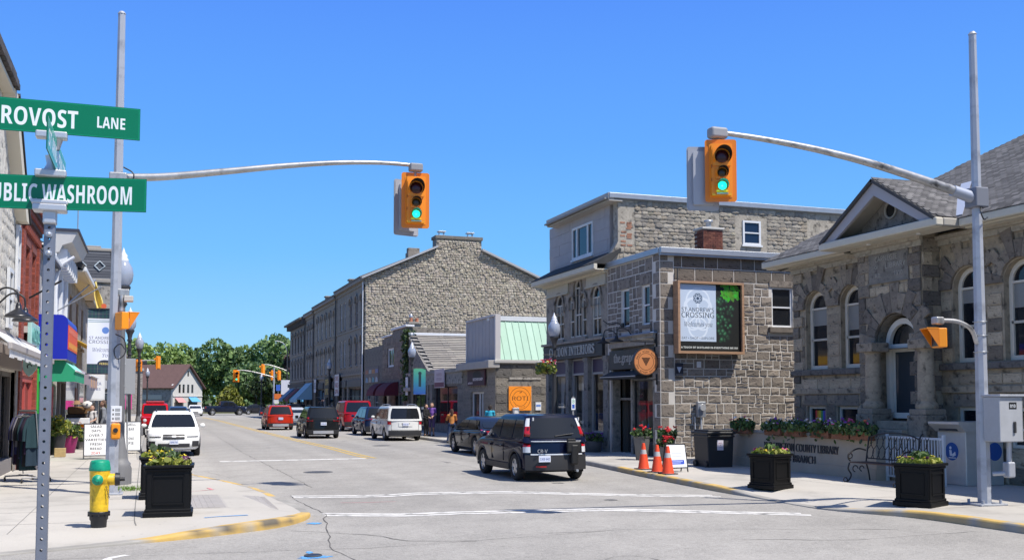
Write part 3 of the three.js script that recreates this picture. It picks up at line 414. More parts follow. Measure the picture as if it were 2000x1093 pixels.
  windowIn(S, sh[0], { fm: WHITE, fw: .08, z: -.03, glass: mat([.01, .02, .05], .03, { phys: 1 }) }); S.add('sill', [bx(21.48, 22.39, 7.98, 8.05, -.05, .08)], WHITE);
  // shopfront
  const fs = F.add('fascia_sign', [rb(-40.62, -34.58, 3.66, 4.27, -.1, .12, .02)], mat(.022, .5)); part('lettering', at(text3('COCOON INTERIORS', FONTS, .36, .03, 4.6), -37.55, 3.97, .12), mat([.42, .42, .42], .4, { metalness: .5 }), fs); F.add('cornice', [bx(-40.7, -34.4, 4.27, 4.36, -.1, .2)], RND);
  const cols = mat([.27, .25, .225], .85, { t: 'stone', s: 1.4 });
  for (const [a, c] of [[-40.5, -40.2], [-38.32, -38.0], [-36.45, -36.08], [-34.66, -34.2]]) F.add('pilaster', [bx(a, c, .14, 3.66, -.25, .05), bx(a - .03, c + .03, .14, .55, -.2, .08), bx(a - .03, c + .03, 3.5, 3.66, -.2, .08)], cols);
  const wood = mat([.35, .33, .31], .6);
  for (const [a, c, k] of [[-40.2, -38.32, 0], [-38, -36.45, 1], [-36.08, -34.66, 2]]) {
    const w = F.add('window', [ring(a, c, .8, 3.64, 0, .06, .08, -.2), bx(a + .05, c - .05, 3.0, 3.08, -.2, -.12)], wood); part('pane', (() => { const g = new THREE.PlaneGeometry(c - a - .1, 2.2); g.translate((a + c) / 2, 1.9, -.17); return g; })(), mat([1, 1, 1], .02, { transmission: 1, phys: 1 }), w);
    part('transom_panel', bx(a + .05, c - .05, 3.08, 3.6, -.19, -.15), mat([.055, .04, .075], .5), w); F.add('stall_riser', [rb(a, c, .14, .8, -.2, -.06, .01)], mat([.02, .03, .075], .5));
    for (const s of [0, 1]) if (k < 2) F.add('curtain', grid(16, 8, (u, v) => { const t = s ? c - .12 : a + .12, n = s ? -1 : 1; return [t + n * u * .38 * (.5 + .5 * v), .85 + v * 2.1, -.5 + .03 * Math.sin(u * 22)]; }), mat([.42, .40, .36], .9, { side: THREE.DoubleSide }));
    F.add('display_box', [rb(a + .3, c - .4, .8, 1.05 + k * .1, -1.3, -.5, .03), rb(a + .5, c - .7, 1.05 + k * .1, 1.5, -1.2, -.7, .05)], [mat([.25, .22, .2], .8), mat([.05, .1, .25], .6), mat([.03, .03, .04], .7)][k]);
  }
  F.add('chandelier', [...Array(10)].map((_, i) => tube([V(-35.2, 2.3, -.7), V(-35.2 + .22 * Math.cos(i * .63), 2.15, -.7 + .22 * Math.sin(i * .63)), V(-35.2 + .26 * Math.cos(i * .63), 2.45, -.7 + .26 * Math.sin(i * .63))], .014, 8, 5)).concat([rod(V(-35.2, 2.3, -.7), V(-35.2, 3.4, -.7), .01)]), mat([.6, .4, .2], .35, { metalness: .7 }));
  F.add('shop_interior', [bx(-40.5, -34.3, .7, .76, -3, -.2), bx(-40.5, -34.3, .14, 3.7, -3.2, -3), bx(-40.5, -34.3, 3.62, 3.7, -3, -.2), bx(-40.6, -40.5, .14, 3.7, -3, -.2), bx(-34.32, -34.22, .14, 3.7, -3, -.26)], mat([.16, .15, .145], .9));
}
{ // brick chimney on the corner shop's roof
  const t = thing('brick_chimney', 'short dark red brick chimney with metal cap on the corner shop roof', 'chimney', [18.95, 6.76, -32.5]), R = rng(9), w = .4; part('core', bx(-w, w, 0, 1.4, -.3, .3), mat([.25, .22, .2], .9), t);
  const bm = [[.16, .05, .035], [.12, .035, .025], [.20, .07, .045]].map((c) => mat(c, .9, { t: 'stone', s: 1 })), bg = new THREE.BoxGeometry(1, 1, 1);
  for (let r = 0; r < 15; r++) for (let k = -1; k < 4; k++) { const a = Math.max(-w, -w + (k + (r % 2) * .5) * .2), c = Math.min(w, -w + (k + 1 + (r % 2) * .5) * .2); if (c - a < .03) continue; const m = part('brick', bx(a + .004, c - .004, .22 + r * .077, .288 + r * .077, .3, .315 + R() * .006), bm[Math.floor(R() * 3)], t); void m; if (k < 2) part('brick', bx(-w - .016, -w, .22 + r * .077, .288 + r * .077, -.3 + k * .2 + .2, -.3 + k * .2 + .39), bm[Math.floor(R() * 3)], t); }
  part('cap', [rb(-w - .05, w + .05, 1.4, 1.48, -.36, .36, .015)], mat([.5, .48, .44], .8), t); part('flashing', [bx(-w - .02, w + .02, -.2, .2, -.33, .33)], mat([.55, .52, .36], .4, { metalness: .5 }), t); part('flue', at(lathe([[.1, 0], [.1, .2], [.16, .22], [.16, .3], [0, .34]], 16), 0, 1.48, 0), METAL, t);
}
// ---- flat-topped shop with green metal roof
{
  const b = bldg('takeaway_shop', 'low stone takeaway with pale green metal roof and orange round sign', 16, -48.2), F = frame(b, 16, 0, 0, -PI / 2), S = frame(b, 0, 0, -48.2, 0), R = rng(23), W = L_(.27, .245, .21, .02);
  const dh = [{ u0: -52.4, u1: -50.1, v0: .14, v1: 2.45 }]; F.add('wall', wallGeo([[-53.8, .1], [-48.2, .1], [-48.2, 3.9], [-53.8, 3.9]], dh, .35), W); S.add('wall', wallGeo([[16.35, .1], [26, .1], [26, 4], [16.35, 4]], [], .35), W);
  lay(F, layout(-53.7, -48.25, .2, 3.6, [{ u0: -52.5, u1: -50, v0: 0, v1: 2.6 }, { u0: -52.7, u1: -49.4, v0: 2.6, v1: 3.65 }], { h: [.28, .36], l: [.5, .8] }, R), { mats: [L_(.25, .23, .2), L_(.28, .255, .22)], geos: ASHLAR, R, d: [.01, .016] });
  lay(S, layout(16.02, 20.6, .2, 3.8, [{ u0: 16.6, u1: 17.95, v0: 1.4, v1: 2.8 }], { h: [.34, .5], l: [.7, 1.6] }, R), { mats: [L_(.24, .215, .185, .03), L_(.20, .18, .155, .03), L_(.28, .25, .21, .03), L_(.14, .13, .12, .03)], geos: ASHLAR, R, d: [.01, .03], joint: .008 });
  S.add('lintel', bx(16.72, 18.4, 3.05, 3.16, 0, .05), L_(.42, .39, .35));
  const w = F.add('shop_door', [ring(-52.4, -50.1, .14, 2.45, 0, .09, .08, -.2), bx(-51.2, -51.1, .14, 2.45, -.2, -.12), bx(-50.75, -50.68, .14, 2.4, -.2, -.13)], WHITE); part('pane', bx(-52.3, -50.2, .2, 2.4, -.19, -.17), mat([.03, .035, .04], .05, { phys: 1 }), w);
  const GM = [[.25, .44, .335], [.235, .42, .32], [.28, .47, .365]].map((c) => mat(c, .55, { t: 'fine', s: 2, bs: .002 })), n = V(0, 1.1, 2.05).normalize();
  for (let i = 0; i < 26; i++) { const x = .15 + i * .36, p = slab([V(x, 3.92, 0), V(x + .355, 3.92, 0), V(x + .355, 5.96, -1.1), V(x, 5.96, -1.1)], n, .04), q = slab([V(x - .018, 3.92, .03), V(x + .018, 3.92, .03), V(x + .018, 5.96, -1.07), V(x - .018, 5.96, -1.07)], n, .05); part('roof_panel', p, GM[i % 3], b); part('seam', q, GM[1], b); }
  S.add('ridge_trim', [bx(16.0, 26, 6.06, 6.3, -1.4, -1.02)], WHITE); S.add('gutter', [rb(15.9, 26, 3.86, 4.02, -.1, .16, .03)], mat([.42, .40, .37], .6));
  part('roof', [bx(.2, 10, 5.9, 6.0, -5.4, -1.1), bx(.2, 10, 3.6, 3.75, -5.4, -.2)], mat(.3, .9), b);
  for (let i = 0; i < 16; i++) F.add('siding_board', bx(-53.1 + i * .297, -53.1 + i * .297 + .285, 4.0, 6.2, -.2, -.02 - (i % 2) * .008), LILAC); F.add('corner_board', [bx(-48.36, -48.18, 3.95, 6.3, -.26, .01), bx(-53.15, -48.3, 6.2, 6.3, -.26, .06), bx(-53.25, -53.1, 3.95, 6.2, -1.3, .02)], mat([.5, .47, .46], .7));
  F.add('fascia', [rb(-53.85, -48.1, 3.62, 4.0, -.2, .42, .03)], mat([.36, .34, .32], .7, { t: 'fine' }));
}
{ const t = thing('round_roti_sign', 'square orange ROTI kitchen sign on the takeaway side wall', 'shop sign', [17.27, 2.11, -48.16]); part('board', rb(-.6, .6, -.6, .6, 0, .04, .01), mat([.75, .27, .03], .6), t);
  part('print', plane(1.18, 1.18).translate(0, 0, .043), printMat(256, 256, (x) => { x.fillStyle = '#ef8c1d'; x.fillRect(0, 0, 256, 256); x.strokeStyle = x.fillStyle = '#3a2208'; x.lineWidth = 4; for (const r of [118, 82]) { x.beginPath(); x.arc(128, 128, r, 0, 7); x.stroke(); } x.fillStyle = '#ef8c1d'; x.fillRect(20, 96, 216, 62); x.fillStyle = '#2e1a06'; fitText(x, 'ROTI', 128, 128, 200, 62, ''); x.font = '20px sans-serif'; const arc = (s, a0, st, rad, fl) => [...s].forEach((c, i) => { x.save(); x.translate(128, 128); x.rotate(a0 + i * st); x.translate(0, fl ? rad : -rad); x.fillText(c, 0, 0); x.restore(); }); arc('KITCHEN', .55, -.18, 100, 1); x.beginPath(); x.ellipse(136, 62, 14, 4, -.4, 0, 7); x.stroke(); }), t); }
{ const t = thing('shop_banner', 'dark mauve shop sign with white lettering over the takeaway door', 'shop sign', [15.9, 3.2, -51.1], -PI / 2); part('board', rb(-1.5, 1.5, -.42, .4, -.05, .03, .01), mat([.08, .03, .045], .5), t); part('print', plane(2.9, .78).translate(0, -.01, .033), printMat(256, 70, (x) => { x.fillStyle = '#3b2029'; x.fillRect(0, 0, 256, 70); x.fillStyle = '#14090d'; x.beginPath(); x.ellipse(150, 26, 66, 24, 0, 0, 7); x.fill(); x.fillStyle = '#e8dfe0'; fitText(x, 'BUTCHER SHOP', 160, 42, 150, 18); fitText(x, 'ACTON 519', 44, 60, 70, 12); }), t);
  const m = thing('gas_meter', 'grey utility meter with white pipes on the takeaway wall', 'meter', [17.0, 1.35, -48.1]); part('box', rb(-.17, .17, -.4, .3, 0, .14, .02), METAL, m); part('dial', at(new THREE.CylinderGeometry(.11, .11, .08, 18), 0, .05, .16, 0, PI / 2), mat(.6, .3), m); part('pipe', [rod(V(.1, -.4, .07), V(.1, -1.2, .07), .03), rod(V(-.1, -.4, .07), V(-.1, -1.2, .07), .03)], WHITE, m);
  const nt = thing('wall_notice', 'small white notice with blue band on takeaway wall beside orange sign', 'notice', [18.25, 1.72, -48.15]); part('plate', rb(-.15, .15, -.2, .2, 0, .02, .004), WHITE, nt); part('band', bx(-.12, .12, -.02, .08, .02, .025), mat([.1, .2, .5], .6), nt); }
// ---- low shop, shingled roof
{
  const b = bldg('low_shop', 'low grey shop with wide windows and weathered shingle roof', 16, -61), F = frame(b, 16, 0, 0, -PI / 2), R = rng(24), W = L_(.25, .235, .215), h = [{ u0: -66.6, u1: -61.6, v0: .14, v1: 2.6 }, { u0: -60, u1: -54.9, v0: .62, v1: 2.83 }];
  F.add('wall', wallGeo([[-67.2, .1], [-53.8, .1], [-53.8, 3.78], [-67.2, 3.78]], h, .4), W); F.add('fascia_band', [bx(-67.2, -53.82, 2.95, 3.6, 0, .05), bx(-67.2, -53.82, 3.6, 3.8, -.3, .14)], L_(.34, .325, .30));
  lay(F, layout(-54.9, -53.85, .2, 2.9, [], { h: [.3, .4], l: [.4, .6] }, R), { mats: [L_(.23, .21, .19), L_(.28, .26, .23)], geos: ASHLAR, R, d: [.01, .02] });
  windowIn(F, h[0], { fm: mat(.06, .5), rails: [], mull: 3, z: -.25 }); windowIn(F, h[1], { fm: mat([.05, .03, .035], .5), rails: [], mull: 1, z: -.2 }); F.add('awning_box', rb(-66.6, -61.6, 2.62, 2.86, .05, .35, .02), mat([.28, .27, .26], .8)); F.add('pilaster', [bx(-61.5, -61.1, .14, 2.95, 0, .08), bx(-60.5, -60.1, .14, 2.95, 0, .08)], W);
  const n = V(0, 5.6, 2.9).normalize(), SH = [[.34, .32, .30], [.38, .36, .335], [.29, .275, .26], [.43, .405, .37]].map((c) => mat(c, .9, { t: 'wood', s: .8, bs: .01 }));
  for (let i = 0; i < 22; i++) { const y0 = 3.5 + i * .128, z0 = -.4 - i * .25, rise = .05; for (let k = 0; k < 5; k++) { const x0 = .15 + k * 1.9 + (i % 2) * .4, x1 = x0 + 1.88; part('shingle_course', slab([V(x0, y0 + rise, z0 + .02), V(x1, y0 + rise, z0 + .02), V(x1, y0 + .128, z0 - .27), V(x0, y0 + .128, z0 - .27)], n, .07), SH[(i * 3 + k * 2 + Math.floor(R() * 4)) % 4], b); } }
  part('roof', slab([V(.1, 3.42, -.4), V(10, 3.42, -.4), V(10, 6.24, -5.95), V(.1, 6.24, -5.95)], n, .1), mat(.19, .9), b); part('ridge_cap', rb(.05, 10, 6.24, 6.42, -6.1, -5.75, .03), mat([.6, .62, .66], .5), b); part('gable', [ext(shp([[-6, 3.4], [0, 3.4], [-6, 6.2]]), .15).rotateY(-PI / 2).translate(.2, 0, 0).rotateY(0)], W, b);
}
{ const s1 = thing('shop_banner', 'pale mauve hanging shop sign above the low shop window', 'shop sign', [15.88, 3.3, -58.2], -PI / 2); part('board', rb(-1.1, 1.1, -.55, .55, 0, .05, .01), mat([.5, .42, .44], .6), s1); part('print', plane(2.1, 1.0).translate(0, 0, .053), printMat(180, 90, (x) => { x.fillStyle = '#c2b2b6'; x.fillRect(0, 0, 180, 90); x.fillStyle = '#6d3a4a'; fitText(x, 'PAINTED', 90, 24, 100, 20, '', 'serif'); fitText(x, 'STUDIO', 90, 48, 100, 20, '', 'serif'); x.fillRect(0, 66, 180, 24); }), s1);
  const s2 = thing('shop_banner', 'small white upright sign at the far end of the low shop', 'shop sign', [15.85, 2.95, -66.3], -PI / 2); part('board', rb(-.3, .3, -.6, .6, 0, .05, .01), WHITE, s2); part('bracket', bx(-.05, .05, .6, .75, -.05, .03), BLACK, s2); }
// ---- ivy-grown house
{
  const b = bldg('ivy_house', 'narrow stone house with stepped parapet, ivy and two maroon awnings', 16, -67.2), F = frame(b, 16, 0, 0, -PI / 2), S = frame(b, 0, 0, -67.2, 0), R = rng(25), W = L_(.24, .215, .185, .02), h = [{ u0: -73.1, u1: -71.0, v0: 4.4, v1: 5.75 }, { u0: -74.3, u1: -72.6, v0: .14, v1: 2.4 }, { u0: -70.6, u1: -68.2, v0: .14, v1: 2.4 }];
  F.add('wall', wallGeo([[-74.8, .1], [-67.2, .1], [-67.2, 6.95], [-71.4, 6.95], [-71.4, 6.75], [-74.8, 6.5]], h, .4), W); S.add('wall', wallGeo([[16.4, .1], [24, .1], [24, 6.2], [18, 6.9], [16.4, 6.9]], [], .3), W);
  lay(F, layout(-74.8, -67.25, .2, 6.4, [...h, { u0: -75, u1: -67, v0: 2.3, v1: 3.4 }], { h: [.22, .36], l: [.3, .7], split: .3 }, R), { mats: [ST(.9), ST(1), ST(1.15)], R, d: [.02, .04], limit: 150, stuffMat: ST(1) });
  windowIn(F, h[0], { fm: WHITE, fw: .14, rails: [], mull: 1, glass: mat([.03, .06, .05], .04, { phys: 1 }) }); windowIn(F, h[1], { fm: BLACK, rails: [] }); windowIn(F, h[2], { fm: BLACK, rails: [], mull: 1 });
  F.add('coping', [rb(-71.6, -67.0, 6.95, 7.1, -.5, .12, .03), rb(-74.8, -71.6, 6.6, 6.72, -.5, .1, .03)], mat([.6, .6, .62], .6));
  const AW = mat([.10, .012, .025], .85, { side: THREE.DoubleSide }); for (const [a, c] of [[-75.6, -73.2], [-72.4, -69.4]]) F.add('awning', grid(12, 10, (u, v) => { const t = v * PI / 2; return [lerp(a, c, u), 2.35 + .95 * Math.sin(t), .05 + 1.0 * Math.cos(t)]; }), AW), F.add('awning_side', [grid(1, 10, (u, v) => { const t = v * PI / 2, k = 1 - u; return [c, 2.35 + .95 * Math.sin(t) * k, .05 + Math.cos(t) * k]; })], AW);
  part('roof', slab([V(.4, 6.1, 0), V(8, 6.1, 0), V(8, 6.1, -7.6), V(.4, 6.1, -7.6)], V(0, 1, 0), .2), mat(.2, .9), b);
}
{ const t = thing('stone_chimney', 'pale chimney with two clay pots on the ivy house', 'chimney', [17.68, 6.2, -72]); part('stack', rb(-.42, .42, 0, 1.35, -.4, .4, .02), L_(.33, .30, .26), t); part('cap', [rb(-.5, .5, 1.3, 1.45, -.5, .5, .02)], L_(.36, .33, .29), t); for (const s of [-.22, .22]) part('chimney_pot', at(lathe([[.13, 0], [.11, .25], [.14, .3], [.1, .3], [.09, .05]], 14), s, 1.45, 0), mat([.42, .16, .09], .8), t); part('cowl', at(lathe([[.1, 0], [.16, .12], [.05, .3], [0, .32]], 12), -.22, 1.75, 0), METAL, t); }
function leaves(name, pts, size, cols, seed, parent, m = mat([1, 1, 1], .75, { side: THREE.DoubleSide, t: 'leaf', s: .4, b: 0, transmission: .35 })) { // many small folded leaves
  const R = rng(seed), g = grid(1, 2, (u, v) => [(u - .5) * Math.sin(v * 2.4 + .35) , v - .5, .18 * Math.abs(u - .5) * 2]); g.userData.keepUV = true; const im = new THREE.InstancedMesh(g, m, pts.length), M = new THREE.Matrix4(), q = new THREE.Quaternion();
  pts.forEach((p, i) => { q.setFromEuler(new THREE.Euler(R() * 6.3, R() * 6.3, R() * 6.3)); const s = size * (.6 + R() * .8); im.setMatrixAt(i, M.compose(V(p[0], p[1], p[2]), q, V(s, s * 1.15, s))); const c = cols[Math.floor(R() * cols.length)], k = .75 + R() * .5; im.setColorAt(i, new THREE.Color().setRGB(c[0] * k, c[1] * k, c[2] * k)); });
  im.name = name; im.castShadow = im.receiveShadow = true; im.userData.kind = 'stuff'; if (parent) parent.add(im); return im;
}
const IVYC = [[.09, .17, .03], [.05, .11, .02], [.14, .22, .04], [.035, .08, .015]];
{ const t = thing('ivy', 'green ivy climbing the corner of the narrow stone house', 'ivy', [16, .13, -67.1]), R = rng(77), P = []; for (let i = 0; i < 1500; i++) { const v = R(); P.push([-.2 + R() * R() * 1.7 * (1 - .5 * v), 1.9 + v * 4.7, (R() - .3) * .5 - (R() < .2 ? R() * 1.2 : 0)]); } for (let i = 0; i < 700; i++) { const a = R(); P.push([.6 + a * 3.3, 4.1 + a * .75 + (R() - .5) * .5 * (1 - a * .6), .15 + R() * .3]); }
  leaves('foliage', P, .17, IVYC, 5, t); part('stem', [tube([V(.1, 0, .1), V(.05, 2, .1), V(.2, 4, .1), V(.1, 6, .1)], .04), tube([V(.2, 3.9, .1), V(1.6, 4.3, .15), V(3.6, 4.8, .2)], .03)], mat([.12, .09, .06], .9), t); }
// ---- low grey link
{ const b = bldg('link_building', 'plain grey two storey building between stone terrace and ivy house', 16, -75), F = frame(b, 16, 0, 0, -PI / 2), h = [{ u0: -80.6, u1: -79, v0: .14, v1: 2.9 }, { u0: -77.6, u1: -76.2, v0: .14, v1: 2.6 }]; F.add('wall', wallGeo([[-81.75, .1], [-74.82, .1], [-74.82, 6.1], [-81.75, 6.1]], h, .4), L_(.2, .185, .165)); for (const q of h) windowIn(F, q, { fm: mat([.3, .34, .36], .6), rails: [.7], mull: 1 }); part('roof', bx(.1, 8, 5.8, 5.95, -6.7, .1), mat(.2, .9), b);
  const m = F.add('mural', rb(-81.2, -76.0, 3.35, 4.6, 0, .05, .01), mat([.16, .14, .13], .8)); for (let i = 0; i < 4; i++) { part('painted_panel', [ext(shp([[-.5, 0], [.5, 0], [.3, .3], [-.2, .42]]), .02).translate(-80.4 + i * 1.25, 3.42, .05)], mat([[.2, .3, .4], [.4, .35, .28], [.15, .3, .34], [.35, .4, .45]][i], .8), m); part('painted_strip', bx(-80.9 + i * 1.25, -79.8 + i * 1.25, 4.1, 4.4, .05, .07), mat([[.3, .15, .1], [.28, .3, .3], [.35, .2, .1], [.2, .2, .3]][i], .8), m); } }
// ---- long three storey terrace
{
  const RW = [L_(.31, .28, .24), L_(.33, .30, .25), L_(.29, .265, .23), L_(.25, .23, .205)], CST = mat([.33, .30, .265], .9, { t: 'stone', s: 1 });
  const secs = [
    ['gable_terrace_house', 'near end of long stone terrace with wide rubble gable and chimneys', -95, -81.85, [-92.86, -91.0, -87.97, -85.36, -82.95], 1.05, [4.95, 7.35, 8.3, 10.75], 11.9, false],
    ['terrace_house', 'second terrace house from the rubble gable, five arched windows wide', -109, -95.05, [-106.78, -104.19, -101.53, -98.9, -96.37], 1.15, [4.6, 7.1, 8.15, 10.5], 11.65, true],
    ['terrace_house', 'narrow third terrace house with three white framed windows per floor', -115.5, -109.05, [-113.91, -111.94, -110.04], .95, [4.6, 7.0, 7.9, 10.2], 11.4, true],
    ['terrace_house', 'far end of stone terrace with heavy bracketed cornice over dark windows', -129.5, -115.55, [-127.2, -124.5, -121.9, -119.4, -117.0], 1.1, [4.6, 6.8, 7.6, 10.0], 11.3, true]];
  secs.forEach(([name, label, z0, z1, cols, w, vv, top, arch], si) => {
    const b = bldg(name, label, 16, z1), F = frame(b, 16, 0, 0, -PI / 2), holes = []; for (const c of cols) for (const f of [0, 2]) holes.push({ u0: c - w / 2, u1: c + w / 2, v0: vv[f], v1: vv[f + 1], arch: arch ? .8 : si === 0 && c > -90 ? .6 : false });
    const sw = (z1 - z0), shopW = si === 0 ? [[-94.4, -92], [-91.2, -89.6], [-88.8, -82.6]] : [[z0 + .6, z0 + sw * .48], [z0 + sw * .54, z1 - .6]], sh = shopW.map(([a, c]) => ({ u0: a, u1: c, v0: .14, v1: 3.1 }));
    F.add('wall', wallGeo([[z0, .1], [z1, .1], [z1, top], [z0, top]], [...holes, ...sh], .5), RW[si]);
    for (const h of holes) { windowIn(F, h, { fm: si === 3 ? mat([.1, .1, .11], .6) : si === 1 || si === 2 || h.u0 < -90 ? WHITE : mat([.25, .25, .28], .6), fw: .09, rails: [.5], z: -.16, sill: CST, blind: si === 1 && h.u0 < -103 ? .6 : 0 }); if (h.arch) F.add('hood_mould', ring(h.u0 - .18, h.u1 + .18, h.v1 - .55, h.v1 + .2, .9, .17, .12, -.002, .001), CST); }
    for (const h of sh) { windowIn(F, h, { fm: mat([[.05, .05, .05], [.03, .03, .03], [.04, .05, .06], [.03, .05, .09]][si], .5), rails: [.75], mull: 2, z: -.2 }); F.add('shop_fascia', rb(h.u0 - .1, h.u1 + .1, 3.15, 3.75, 0, .14, .02), mat([[.10, .09, .085], [.03, .03, .035], [.06, .06, .06], [.05, .06, .08]][si], .6)); }
    F.add('string_course', [bx(z0, z1, 4.12, 4.3, 0, .12), bx(z0, z1, vv[2] - .36, vv[2] - .24, 0, .07)], CST);
    F.add('cornice', [bx(z0 - (si === 3 ? .5 : 0), z1, top - .22, top, -.3, si === 3 ? .75 : .35), bx(z0, z1, top - .5, top - .22, 0, .1)], si === 3 ? mat([.12, .11, .10], .8) : CST);
    if (si === 3) { for (let u = z0 + .3; u < z1; u += .9) { F.add('bracket', bx(u, u + .16, top - .75, top - .22, 0, .5), mat([.12, .11, .1], .8)); F.add('bracket', bx(u, u + .16, 3.6, 4.0, 0, .3), CST); } }
    F.add('downpipe', [rod(V(z1 - .12, .2, .12), V(z1 - .12, top - .3, .12), .06)], si === 0 ? mat([.62, .63, .64], .5) : mat(.06, .6));
    const rh = [3.6, 3.1, 2.9, .6][si]; part('roof', [slab([V(-.35, top - .1, 0), V(8, top + rh - .1, 0), V(8, top + rh - .1, z0 - z1), V(-.35, top - .1, z0 - z1)].reverse(), V(-rh, 8.35, 0).normalize(), -.15)], mat([.16, .15, .15], .85, { t: 'grain' }), b); part('rear_roof', slab([V(8, top + rh - .1, 0), V(16.5, top - .1, 0), V(16.5, top - .1, z0 - z1), V(8, top + rh - .1, z0 - z1)], V(rh, 8.5, 0).normalize(), .15), mat(.15, .9), b);
    part('rear_wall', bx(15.6, 16, 0, top, z0 - z1, 0), RW[si], b);
    if (si === 0) {
      const S = frame(b, 0, 0, -81.8, 0), R = rng(26), roofY = (x) => (x < 21.96 ? lerp(11.92, 14.6, (x - 16) / 5.96) : x > 25.9 ? lerp(14.5, 11.95, (x - 25.9) / 6.1) : 15.45);
      S.add('gable_wall', wallGeo([[16, .1], [32, .1], [32, 11.9], [25.9, 14.5], [25.9, 15.6], [21.96, 15.55], [21.96, 14.57], [16, 11.9]], [], .5), mat([.33, .305, .265], .95, { t: 'stone', s: 2.4, bs: .05 }));
      const rs = layout(16.05, 31.9, 3.6, 15.3, [], { h: [.13, .24], l: [.15, .38], split: .15 }, R).filter((r) => r.v + r.h < Math.min(roofY(r.u), roofY(r.u + r.w)) + .02 && r.u + r.w < 31.9);
      lay(S, rs, { mats: [[.3, .28, .25]].map((c) => mat(c, .93, { t: 'stone', s: .9, bs: .02 })), geos: RUBBLE, R, d: [.04, .125], joint: -.015, rot: .5, over: 1.06, limit: 0, stuffMat: mat([.50, .455, .39], .93, { t: 'stone', s: .9, bs: .02 }), name: 'rubble_stone' });
      const vg = mat([.36, .36, .37], .6), n1 = V(-2.68, 5.96, 0).normalize(), n2 = V(2.55, 6.1, 0).normalize();
      part('verge', slab([V(-.35, 11.85, .5), V(5.96, 14.69, .5), V(5.96, 14.69, -.2), V(-.35, 11.85, -.2)], n1, .16), vg, b); part('verge', slab([V(9.9, 14.6, .5), V(16.4, 11.88, .5), V(16.4, 11.88, -.2), V(9.9, 14.6, -.2)], n2, .16), vg, b);
      S.add('chimney_cap', [rb(21.86, 26, 15.45, 15.72, -1.3, .12, .03)], L_(.2, .185, .165)); S.add('chimney_stack', bx(21.96, 25.9, 12, 15.46, -1.2, -.51), L_(.36, .33, .29)); for (const x of [22.5, 25]) S.add('chimney_cowl', [bx(x - .25, x + .25, 15.72, 15.8, -.6, -.2), bx(x - .22, x - .18, 15.8, 16.05, -.6, -.2), bx(x + .18, x + .22, 15.8, 16.05, -.6, -.2), rb(x - .32, x + .32, 16.05, 16.14, -.7, -.1, .01)], mat([.6, .62, .66], .4, { metalness: .4 }));
      S.add('rear_chimney', [rb(20.05, 22.4, 12.8, 14.5, -3, -2, .02), rb(20.1, 21.1, 14.5, 14.9, -2.8, -2.2, .03)], L_(.3, .27, .24)); S.add('vent_pipe', rod(V(28, 13.5, -1), V(28, 14.25, -1), .06), mat(.06, .6));
    } else if (si < 3) part('parapet_chimney', [rb(1.2, 2.4, top + .2, top + 1.5, -.9, -.1, .02), rb(1.1, 2.5, top + 1.5, top + 1.62, -1, 0, .02)], CST, b);
  });
  // awnings and signs of the terrace shops
  const aw = (name, label, z0, z1, y0, y1, d, m, m2) => { const t = thing(name, label, 'awning', [15.9, 0, z1]), L = z1 - z0, n = Math.round(L / .5); for (let i = 0; i < n; i++) part('stripe', slab([V(0, y1, -L * i / n), V(-d, y0, -L * i / n), V(-d, y0, -L * (i + 1) / n), V(0, y1, -L * (i + 1) / n)].reverse(), V(-1, 1.2, 0).normalize(), .03), i % 2 ? m2 : m, t); part('valance', bx(-d - .02, -d, y0 - .28, y0, -L, 0), m, t); part('side', poly3([[0, y1, 0], [0, y0, 0], [-d, y0, 0]]), m, t); };
  const c = (r, g, b) => mat([r, g, b], .85); aw('shop_awning', 'pale blue striped awning on the third terrace house', -114.6, -109.6, 2.1, 3.9, 1.7, c(.30, .50, .62), c(.25, .44, .56)); aw('shop_awning', 'teal awning beside pale blue striped awning on terrace', -118.5, -115.2, 2.2, 3.4, 1.3, c(.06, .22, .22), c(.08, .26, .26)); aw('shop_awning', 'dark red awning on the far end terrace house', -123, -119.4, 2.2, 3.4, 1.3, c(.16, .02, .03), c(.14, .02, .03)); aw('shop_awning', 'slate blue awning at the far corner of terrace', -128, -124, 2.2, 3.5, 1.4, c(.14, .22, .34), c(.18, .28, .4));
  const sg = (label, z, y, w, h, bg, fg, lines) => { const t = thing('shop_sign', label, 'shop sign', [15.78, y, z], -PI / 2); part('board', rb(-w / 2, w / 2, -h / 2, h / 2, 0, .06, .01), DARK, t); part('print', plane(w - .06, h - .06).translate(0, 0, .063), printMat(128, Math.round(128 * h / w), (x, W, H) => { x.fillStyle = bg; x.fillRect(0, 0, W, H); x.fillStyle = fg; lines.forEach((s, i) => fitText(x, s, W / 2, H * (i + .6) / (lines.length + .2), W * .8, H / (lines.length + .6))); }), t); };
  sg('white sign with red lettering on the near terrace shop', -93.2, 3.4, 2.4, 2.0, '#d8d2cf', '#8c2a2a', ['ESTHER’S', 'NAILS', 'SPA']); sg('yellow and white sign on second terrace house', -98.6, 3.3, 3.4, 2.0, '#3a3226', '#d9b64a', ['COFFEE', 'SPICE']); sg('small white square sign between terrace shops', -106.5, 3.5, 1.5, 1.4, '#c9ccd2', '#20242c', ['FERGUS']);
}
